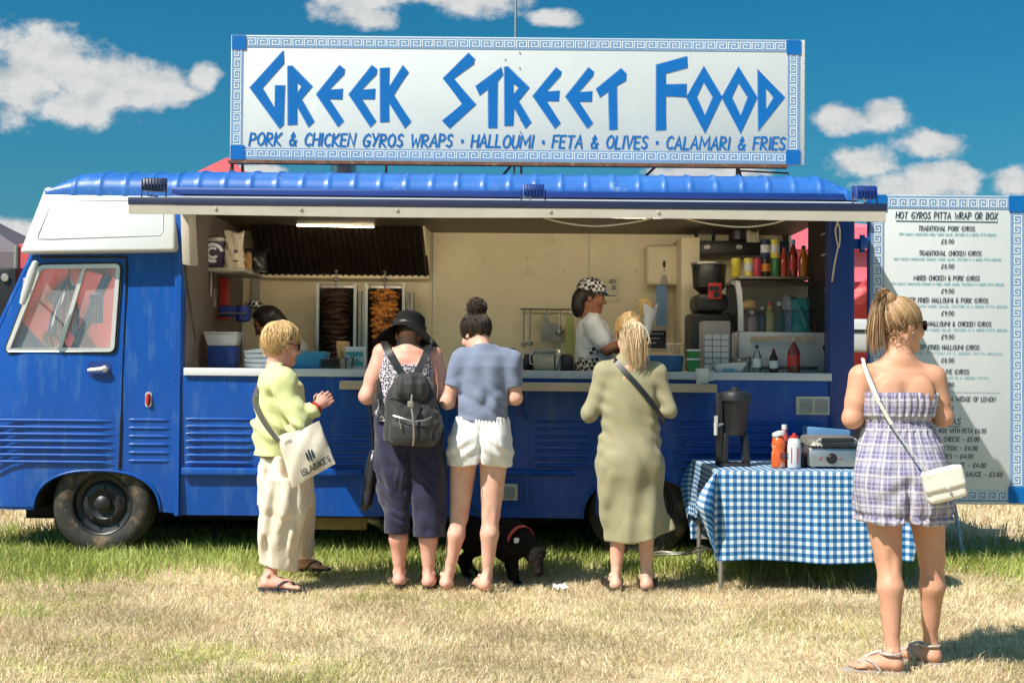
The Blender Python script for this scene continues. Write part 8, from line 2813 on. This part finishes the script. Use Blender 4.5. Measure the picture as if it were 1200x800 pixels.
    D.warp(lambda x, y, z: -.006 + w1(x, y, z) + w2(x, y, z) + .007 * np.sin(x * 62 + 1.8 * np.sin(z * 9)) * np.clip((.8 - z) / .3, 0, 1))
    zN, zF = P(325, 662, Y - .13).z, P(348, 654, Y + .3).z
    D.cutf(lambda x, y, z: np.where(y < Y + .08, zN - z - .30 * (x - x0) * .8, zF - z)); D.hollow(.012, lambda x, y, z: z - .40 + 0 * x)
    D.build('trousers', fabric('linen_cream', (.68, .59, .47), .85, .07, .3, 180), t, smooth=1)
    mb = MB(); pk = P(330, 603, Y - .272)
    # short layered hair
    st = Strands(); hb = hc - fr[0] * .012 + fr[2] * .016; rad = (.082, .100, .098)
    f_, s_, u_ = fr
    crown = (u_ * .9 - f_ * .35).normalized()
    g = np.random.default_rng(17)
    def end(g):
        a = g.uniform(0, 2 * math.pi)
        d = s_ * math.cos(a) + f_ * math.sin(a)
        z = g.uniform(-1.15, .1) if math.sin(a) < -.1 else (g.uniform(-.55, .35) if math.sin(a) < .3 else g.uniform(.1, .75))
        return (d + u_ * z).normalized()
    strands_to(st, hb, fr, rad, lambda g: (crown + s_ * g.normal(0, .28) + f_ * g.normal(0, .28)).normalized(), end, 2600, .0014, GINGER, .012, seed=18, wobble=.16, tail=lambda g, p: [p + (p - hb).normalized() * (.004 * j * g.uniform(.3, 1.4)) + Vector((g.normal(0, .003), g.normal(0, .003), -.007)) * j for j in range(1, 4)])
    st.build('hair', HAIRM, t)
    H = SDF(tuple(np.array(hc) - .16), tuple(np.array(hc) + .17), .006)
    H.add(ell(hb, (.077, .095, .092), A)); H.cutf(lambda x, y, z: ((x - hc.x) * f_.x + (y - hc.y) * f_.y + (z - hc.z) * -.75) - .030)
    H.cutf(lambda x, y, z: (hc.z - .075 - z) + .9 * np.clip(((x - hc.x) * f_.x + (y - hc.y) * f_.y) + .02, 0, .2))
    H.add(ell(Vector(q(.078, -.006, -.022)), (.03, .03, .03)), .006, 's')
    H.build('hair_base', mat('hair_ginger_base', (.52, .31, .12), .5, var=.3, vs=40), t)
    flipflop(t, hN, (1, -.08, 0), col('flip_navy', (.02, .025, .05), .6), .26); flipflop(t, hF, (1, .12, 0), col('flip_dark', (.05, .025, .02), .6), .25)
    # tote bag with print
    yb_ = Y - .30
    c4 = [P(325, 512, yb_), P(374, 494, yb_ + .05), P(393, 543, yb_ + .05), P(342, 572, yb_)]
    ct = sum(c4, Vector()) / 4
    NX, NY = 26, 26
    def at(a, b, off=0.0):
        p = c4[0].lerp(c4[1], a).lerp(c4[3].lerp(c4[2], a), b)
        bulge = math.sin(math.pi * a) ** .7 * math.sin(math.pi * min(1, b * .9 + .08)) ** .7
        wr = .006 * math.sin(a * 9 + b * 4) * math.sin(b * 7 + a * 3) + .010 * math.sin(6 * (a - b) + 1) * (1 - b) * bulge
        return p + Vector((0, -1, 0)) * (.05 * bulge + wr + off) + Vector((0, 0, .006 * math.sin(a * 8) * (1 - b)))
    mb = MB()
    Gf = [[mb.bm.verts.new(at(i / NX, j / NY)) for i in range(NX + 1)] for j in range(NY + 1)]
    Gb = [[mb.bm.verts.new(c4[0].lerp(c4[1], i / NX).lerp(c4[3].lerp(c4[2], i / NX), j / NY) + Vector((0, .006 + .04 * math.sin(math.pi * i / NX) * math.sin(math.pi * j / NY), -.008 if j == 0 else 0))) for i in range(NX + 1)] for j in range(NY + 1)]
    for j in range(NY):
        for i in range(NX):
            mb.bm.faces.new((Gf[j][i], Gf[j][i + 1], Gf[j + 1][i + 1], Gf[j + 1][i])); mb.bm.faces.new((Gb[j][i], Gb[j + 1][i], Gb[j + 1][i + 1], Gb[j][i + 1]))
    for j in range(NY):
        for i in (0, NX): mb.bm.faces.new((Gf[j][i], Gb[j][i], Gb[j + 1][i], Gf[j + 1][i]))
    for i in range(NX): mb.bm.faces.new((Gf[NY][i], Gf[NY][i + 1], Gb[NY][i + 1], Gb[NY][i]))
    canvas = fabric('canvas_cream', (.66, .60, .50), .85, .04, .3, 200)
    to = mb.build('tote_bag', canvas, None, ang=60, loc=ct); tag(to, 'cream canvas tote bag with three black bars and lettering at her hip', 'tote bag')
    mb = MB(); mp = lambda x, z, y: at(x, 1 - z, .0025 - y)
    write(mb, "ISLABIKES", .30, .10, .125, 0, stroke=.16, shear=0, width=.64, map3=lambda x, z, y: at(min(1, max(0, x)), 1 - z, .003 - y * 1.0))
    for dx, h in ((-.062, .20), (0, .27), (.062, .20)):
        pts = [(.60 + dx + dx * .0, .40 + h * (k / 10 - .5) + .02) for k in range(11)]
        N_ = len(pts); L_, R_ = [], []
        for k, (x, z) in enumerate(pts):
            w_ = .020 * math.sqrt(max(.02, 1 - ((k - 5) / 5.0) ** 2)) + .004
            L_.append(mb.bm.verts.new(at(x - w_, 1 - z, .003))); R_.append(mb.bm.verts.new(at(x + w_, 1 - z, .003)))
        for k in range(N_ - 1): mb.bm.faces.new((L_[k], R_[k], R_[k + 1], L_[k + 1]))
    write(mb, "LOTUS", .14, .80, .055, 0, stroke=.14, shear=.2, width=.17, map3=lambda x, z, y: at(x, 1 - z, .003 - y))
    mb.build('print', M['ink'], to, ang=0)
    sp_ = spline([P(326, 430, Y + .14), P(317, 434, Y + .02), P(306, 446, Y - .10), P(298, 468, Y - .17), P(304, 485, Y - .23), P(313, 500, Y - .27), P(326, 516, yb_ - .01)], 5)
    mb = MB(); strap(mb, [(p, (-.55, -.9, .2)) for p in sp_], .028, .004); mb.build('strap', col('strap_grey', (.06, .05, .05), .7), to)


# ===== vendor in the checked cap and the second vendor =============================
def checker(name, sc, a, b):
    m = bpy.data.materials.new(name); m.use_nodes = True
    n, l = m.node_tree.nodes, m.node_tree.links
    tc = n.new('ShaderNodeTexCoord'); ck = n.new('ShaderNodeTexChecker'); ck.inputs['Scale'].default_value = sc
    mp = n.new('ShaderNodeMapping'); mp.inputs['Rotation'].default_value = (.3, .2, .4); mp.inputs['Location'].default_value = (.003, .002, .001)
    l.new(tc.outputs['Object'], mp.inputs[0]); l.new(mp.outputs[0], ck.inputs['Vector'])
    ck.inputs['Color1'].default_value = a + (1,); ck.inputs['Color2'].default_value = b + (1,)
    l.new(ck.outputs['Color'], n['Principled BSDF'].inputs['Base Color']); n['Principled BSDF'].inputs['Roughness'].default_value = .8
    return m


CHECK = checker('checked_cloth', 38, (.75, .72, .68), (.02, .018, .02))


def vendor():
    Y = 9.86
    t = person('vendor in a checked cap and white shirt seen in profile inside the truck', Y, 696, 'vendors in the truck')
    t.location.z = .465
    x0 = P(696, 400, Y).x
    S = SDF((x0 - .36, Y - .42, .44), (x0 + .50, Y + .36, 2.10), .007)
    S.add(loft(rows([(470, 680, 716, .15), (435, 681, 715, .14), (405, 680, 713, .14), (385, 682, 711, .15), (374, 686, 704, .12), (368, 690, 700, .06)], Y)), .02)
    for dy in (-.09, .09):
        leg(S, Vector((x0, Y + dy, 1.25)), Vector((x0, Y + dy, .90)), Vector((x0 - .02, Y + dy, .55)), back=(-1, 0, 0)); foot(S, (x0 - .06, Y + dy, .475), (1, 0, 0), .24, ankle=Vector((x0 - .02, Y + dy, .55)))
    sN, sF = P(695, 381, Y - .16), P(695, 381, Y + .16)
    eN, eF = P(711, 410, Y - .24), P(708, 412, Y + .2)
    wN, wF = P(741, 398, Y - .20), P(738, 405, Y + .05)
    arm(S, sN, eN, wN); arm(S, sF, eF, wF); hand(S, wF, (.8, -.3, .2), (0, -1, 0), .95, .6, 1); hand(S, wN, (.7, .2, .6), (0, .9, -.3), .95, .7, 1)
    hc = P(694, 346, Y); fr = frame((.98, -.12, -.16)); q, A = head(S, hc, fr[0], tuple(P(689, 372, Y)))
    S.build('body', SK_BROWN, t)
    for e in (1,):
        MB().lathe(Vector(q(.031, .090, -.010)), [(.001, -.006), (.007, 0), (.001, .006)], 8).build('eye', M['ink'], t)
    G = SDF(tuple(np.array(wN) - .16), tuple(np.array(wN) + .2), .006); hand(G, wN, (.7, .2, .6), (0, .9, -.3), 1.08, .7, 1); G.warp(lambda x, y, z: -.003 + 0 * x + 0 * y + 0 * z); G.build('glove', M['black'], t)
    D = SDF((x0 - .24, Y - .36, 1.18), (x0 + .32, Y + .34, 1.86), .0065)
    D.add(loft(rows([(460, 676, 722, .18), (435, 675, 722, .175), (412, 674, 720, .17), (392, 675, 718, .175), (380, 678, 712, .16), (372, 683, 704, .12), (367, 686, 701, .075)], Y), 2.2))
    for s_, e in ((sN, eN), (sF, eF)): D.add(ell(s_, (.068,) * 3), .05); D.add(cone(s_, s_.lerp(e, .66), .070, .066), .03)
    w1, w2 = waves(111, .010, 28), waves(112, .005, 70); D.warp(lambda x, y, z: w1(x, y, z) + w2(x, y, z))
    D.cut((0, 0, -1), -1.2)
    D.build('shirt', fabric('shirt_white', (.82, .82, .85), .8, .04, .2, 220), t)
    D = SDF((x0 - .24, Y - .32, .62), (x0 + .26, Y + .30, 1.36), .009)
    D.add(loft([(.62, x0, Y, .16, .19), (1.0, x0, Y, .17, .19), (1.36, x0 + .01, Y, .158, .18)])); D.build('trousers', M['ink'], t)
    # apron tie and checked cap with hair behind
    mb = MB(); strap(mb, [(P(u, v, Y + dy), (0, -1, 0)) for u, v, dy in ((690, 412, -.185), (700, 408, -.19), (710, 407, -.188), (720, 406, -.15))], .05, .008); strap(mb, [(P(u, v, Y + dy), (0, -1, 0)) for u, v, dy in ((676, 425, -.1), (688, 428, -.19), (705, 426, -.195))], .10, .006); mb.build('apron_tie', CHECK, t)
    H = SDF(tuple(np.array(hc) - .19), tuple(np.array(hc) + .19), .006)
    hb = hc - fr[0] * .012 + fr[2] * .012
    H.add(ell(hb, (.080, .100, .092), A)); f_ = fr[0]
    H.cutf(lambda x, y, z: (x - hc.x) - .045 + 0 * y + 0 * z); H.cutf(lambda x, y, z: (hc.z - .07 - z) + 1.6 * np.maximum(0, x - hc.x + .02) + 0 * y)
    H.add(ell(hc + Vector((-.105, -.01, -.075)), (.055, .06, .095)), .03); H.add(ell(hc + Vector((-.09, -.01, -.01)), (.05, .055, .06)), .03)
    H.warp(waves(5, .004, 90)); H.build('hair', mat('hair_black', (.022, .015, .013), .45, var=.3, vs=40), t)
    C_ = SDF(tuple(np.array(hc) - .19), tuple(np.array(hc) + .2), .006)
    C_.add(ell(hb + fr[2] * .03, (.100, .118, .098), A)); C_.cutf(lambda x, y, z: (hc.z + .022 - z) - .30 * (x - hc.x) + 0 * y); C_.warp(waves(6, .005, 40))
    C_.add(ell(hc + Vector((-.10, -.02, .0)), (.03, .04, .032)), .012)
    cp = C_.build('cap', CHECK, t)
    mb = MB(); B0 = hc + Vector((.05, 0, .035))
    rg = []
    for r_, dz in ((0, 0), (.085, -.030)):
        rg.append([mb.bm.verts.new(B0 + Vector((.045 * math.cos(a) + r_ * .35 * math.cos(a), (.080 + .0) * math.sin(a), dz))) for a in np.linspace(-1.4, 1.4, 15)])
    for i in range(14): mb.bm.faces.new((rg[0][i], rg[0][i + 1], rg[1][i + 1], rg[1][i]))
    pk = mb.build('peak', M['navy'], cp, ang=180); md = pk.modifiers.new('t', 'SOLIDIFY'); md.thickness = .006
    # wrap in paper
    wc = P(760, 372, Y - .22)
    mb = MB(); rings = []
    for j in range(12):
        tt_ = j / 11; rr = .022 + .040 * tt_
        rings.append([mb.bm.verts.new(wc + Vector((.03 * (tt_ - .5) + math.cos(a) * rr * (1 + .12 * math.sin(3 * a + j)), math.sin(a) * rr * .8, -.15 + .24 * tt_ + (.02 * math.sin(2 * a + 1) if j == 11 else 0)))) for a in np.linspace(0, 2 * math.pi, 21)[:-1]])
    mb._skin(rings, cap=False)
    wo = mb.build('paper_wrap', col('wrap_paper', (.62, .64, .68), .8), None, ang=50, loc=wc); tag(wo, 'white paper cone with a flatbread held up by the vendor', 'wrap')
    B = SDF((wc.x - .12, wc.y - .1, wc.z - .02), (wc.x + .1, wc.y + .1, wc.z + .18), .006)
    B.add(ell(wc + Vector((-.025, 0, .075)), (.052, .022, .075))); B.add(ell(wc + Vector((.0, .015, .06)), (.045, .02, .06)), .01); B.warp(waves(9, .004, 60)); B.build('flatbread', mat('pitta', (.50, .32, .12), .7, var=.25, vs=25), wo)


def second_vendor():
    Y = 9.95
    t = person('vendor bending over at the left of the counter with a dark head and pale shirt', Y, 340, 'vendors in the truck')
    t.location.z = .465
    x0 = P(345, 410, Y).x
    S = SDF((x0 - .42, Y - .40, .44), (x0 + .30, Y + .36, 1.95), .009)
    S.add(loft([(.95, x0 + .02, Y, .14, .16), (1.2, x0 + .02, Y, .14, .15), (1.45, x0 - .05, Y, .13, .17), (1.58, x0 - .12, Y, .09, .13)]), .02)
    for dy in (-.09, .09):
        leg(S, Vector((x0, Y + dy, 1.1)), Vector((x0, Y + dy, .85)), Vector((x0 - .02, Y + dy, .55)), back=(1, 0, 0)); foot(S, (x0 + .06, Y + dy, .475), (-1, 0, 0), .24, ankle=Vector((x0 - .02, Y + dy, .55)))
    sN, sF = Vector((x0 - .08, Y - .18, 1.50)), Vector((x0 - .08, Y + .18, 1.50))
    for s_, sg in ((sN, -1), (sF, 1)):
        e = s_ + Vector((-.10, -.02, -.26)); w = e + Vector((-.20, -.05, -.02)); arm(S, s_, e, w); hand(S, w, (-1, 0, -.2), (0, 0, -1), .95, .6, sg)
    hc = P(311, 377, Y); fr = frame((-.80, -.25, -.55)); q, A = head(S, hc, fr[0], (x0 - .15, Y, 1.58))
    S.build('body', SK_BROWN, t)
    H = SDF(tuple(np.array(hc) - .2), tuple(np.array(hc) + .24), .007)
    H.add(ell(hc - fr[0] * .02 + fr[2] * .02, (.088, .106, .100), A)); f_ = fr[0]
    H.cutf(lambda x, y, z: ((x - hc.x) * f_.x + (y - hc.y) * f_.y + (z - hc.z) * f_.z) - .055)
    H.add(cone(hc + Vector((.06, 0, .03)), P(338, 385, Y), .075, .045), .04)
    H.warp(waves(15, .005, 60)); H.build('hair', mat('hair_black_b', (.022, .015, .013), .45, var=.3, vs=40), t)
    C_ = SDF(tuple(np.array(hc) - .18), tuple(np.array(hc) + .2), .007)
    cc = P(298, 357, Y); C_.add(ell(cc, (.075, .08, .035))); C_.warp(waves(16, .006, 45)); C_.build('headband', CHECK, t)
    D = SDF((x0 - .32, Y - .32, .9), (x0 + .28, Y + .32, 1.72), .008)
    D.add(loft([(.9, x0 + .02, Y, .16, .19), (1.25, x0 + .02, Y, .155, .18), (1.45, x0 - .03, Y, .145, .20), (1.56, x0 - .09, Y, .11, .17), (1.62, x0 - .13, Y, .07, .10)], 2.2))
    for s_ in (sN, sF): D.add(ell(s_, (.07,) * 3), .05); D.add(cone(s_, s_ + Vector((-.07, -.02, -.18)), .07, .066), .03)
    D.warp(waves(17, .010, 30)); D.cut((0, 0, -1), -.92); D.build('shirt', fabric('shirt_grey', (.50, .48, .48), .8), t)


# ===== dog =========================================================================
def dog():
    t = thing('dog', 'black dog with a red harness sniffing the grass beneath the truck', 'dog', (P(590, 660, 7.98).x, 7.98, 0))
    G = lambda u, v, Y: P(u, v, Y)
    S = SDF((G(530, 0, 7.98).x, 7.50, -.01), (G(660, 0, 7.98).x, 8.45, .52), .006)
    rump, mid, chest, sh = G(552, 624, 8.14), G(574, 628, 8.06), G(597, 630, 7.97), G(605, 632, 7.94)
    S.add(ell(rump, (.11, .085, .10))); S.add(cone(rump, mid, .092, .090), .05); S.add(cone(mid, chest, .092, .112), .05); S.add(ell(chest + Vector((0, 0, -.03)), (.105, .085, .125)), .05)
    nk, hd = G(614, 637, 7.88), G(627, 650, 7.80)
    S.add(cone(sh, nk, .088, .068), .05); S.add(cone(nk, hd, .062, .048), .04)
    S.add(ell(hd, (.052, .058, .050)), .03)
    mz = G(631, 669, 7.74)
    S.add(cone(hd + Vector((.006, -.03, -.03)), mz, .042, .030), .025); S.add(ell(mz + Vector((0, -.012, -.005)), (.026, .022, .022)), .012)
    for e in (-1, 1):
        S.add(ell(hd + Vector((e * .052, .012, .018)), (.016, .024, .036)), .012)
        S.add(ell(hd + Vector((e * .026, -.052, .004)), (.011, .01, .009)), .008, 's')
    for (u, dy, lift) in ((600, -.06, 0), (594, .07, .01)):
        a = G(u, 642, 7.94 + dy); el = Vector((a.x + .01, a.y + .01, .20)); w = Vector((a.x + .015, a.y - .012, .095)); f = Vector((a.x + .028, a.y - .03, .018 + lift))
        S.chain([a, el, w, f], [.060, .036, .024, .022], .02); S.add(ell(f + Vector((.008, -.02, 0)), (.026, .036, .018)), .012)
    for (u, dy) in ((549, -.06), (556, .07)):
        a = G(u, 630, 8.14 + dy); kn = Vector((a.x + .06, a.y - .02, .20)); hk = Vector((a.x - .045, a.y, .115)); f = Vector((a.x - .01, a.y - .01, .02))
        S.chain([a, kn, hk, f], [.080, .050, .024, .022], .025); S.add(ell(f + Vector((.015, -.012, 0)), (.036, .026, .018)), .012)
    tl = [rump + Vector((-.09, .03, .02)), rump + Vector((-.15, .05, -.04)), rump + Vector((-.18, .06, -.13)), rump + Vector((-.19, .06, -.19))]
    S.chain(tl, [.028, .02, .014, .008], .02)
    S.warp(waves(7, .002, 140))
    fur = mat('dog_fur', (.008, .006, .005), .8, spec=.15, var=.4, vs=14, bump=.4, bs=150, stain=((.028, .016, .011), 8, .60, .15))
    S.build('body', fur, t, smooth=1)
    MB().lathe(mz + Vector((.0, -.034, .004)), [(.001, -.009), (.009, -.004), (.010, .003), (.001, .008)], 12).build('nose', mat('dog_nose', (.012, .009, .009), .3), t)
    mb = MB()
    for e in (-1, 1): mb.lathe(hd + Vector((e * .026, -.054, .004)), [(.001, -.006), (.007, 0), (.001, .006)], 10)
    mb.build('eye', M['ink'], t)
    coral = col('harness_coral', (.62, .07, .05), .55)
    c = sh.lerp(nk, .45); ax = (nk - sh).normalized()
    Mx = Matrix.Translation(c) @ ax.to_track_quat('Z', 'Y').to_matrix().to_4x4()
    mb = MB(); strap(mb, [(Mx @ Vector((math.cos(a) * .097, math.sin(a) * .097, 0)), (Mx.to_3x3() @ Vector((math.cos(a), math.sin(a), 0)))) for a in np.linspace(0, 2 * math.pi, 33)], .026, .005)
    ho = mb.build('harness', coral, t)
    q_ = Mx @ Vector((0, -.0, 0)) + Vector((-.02, -.092, .02))
    MB().box(q_.x - .016, q_.x + .016, q_.y - .006, q_.y + .004, q_.z - .016, q_.z + .016, bev=.004).build('buckle', M['keywhite'], ho)
    q = spline([c + Vector((-.03, -.04, .08)), G(590, 618, 7.9), G(572, 610, 7.9), G(550, 590, 7.95), G(540, 560, 7.9)], 6)
    tag(MB().tube(q, .006, 6).build('dog_lead', M['black'], None, loc=q[0], ang=180), 'thin dark lead running from the red harness of the dog', 'lead')


olive_woman()
plaid_woman()
tee_woman()
hat_woman()
lime_woman()
vendor()
second_vendor()
dog()
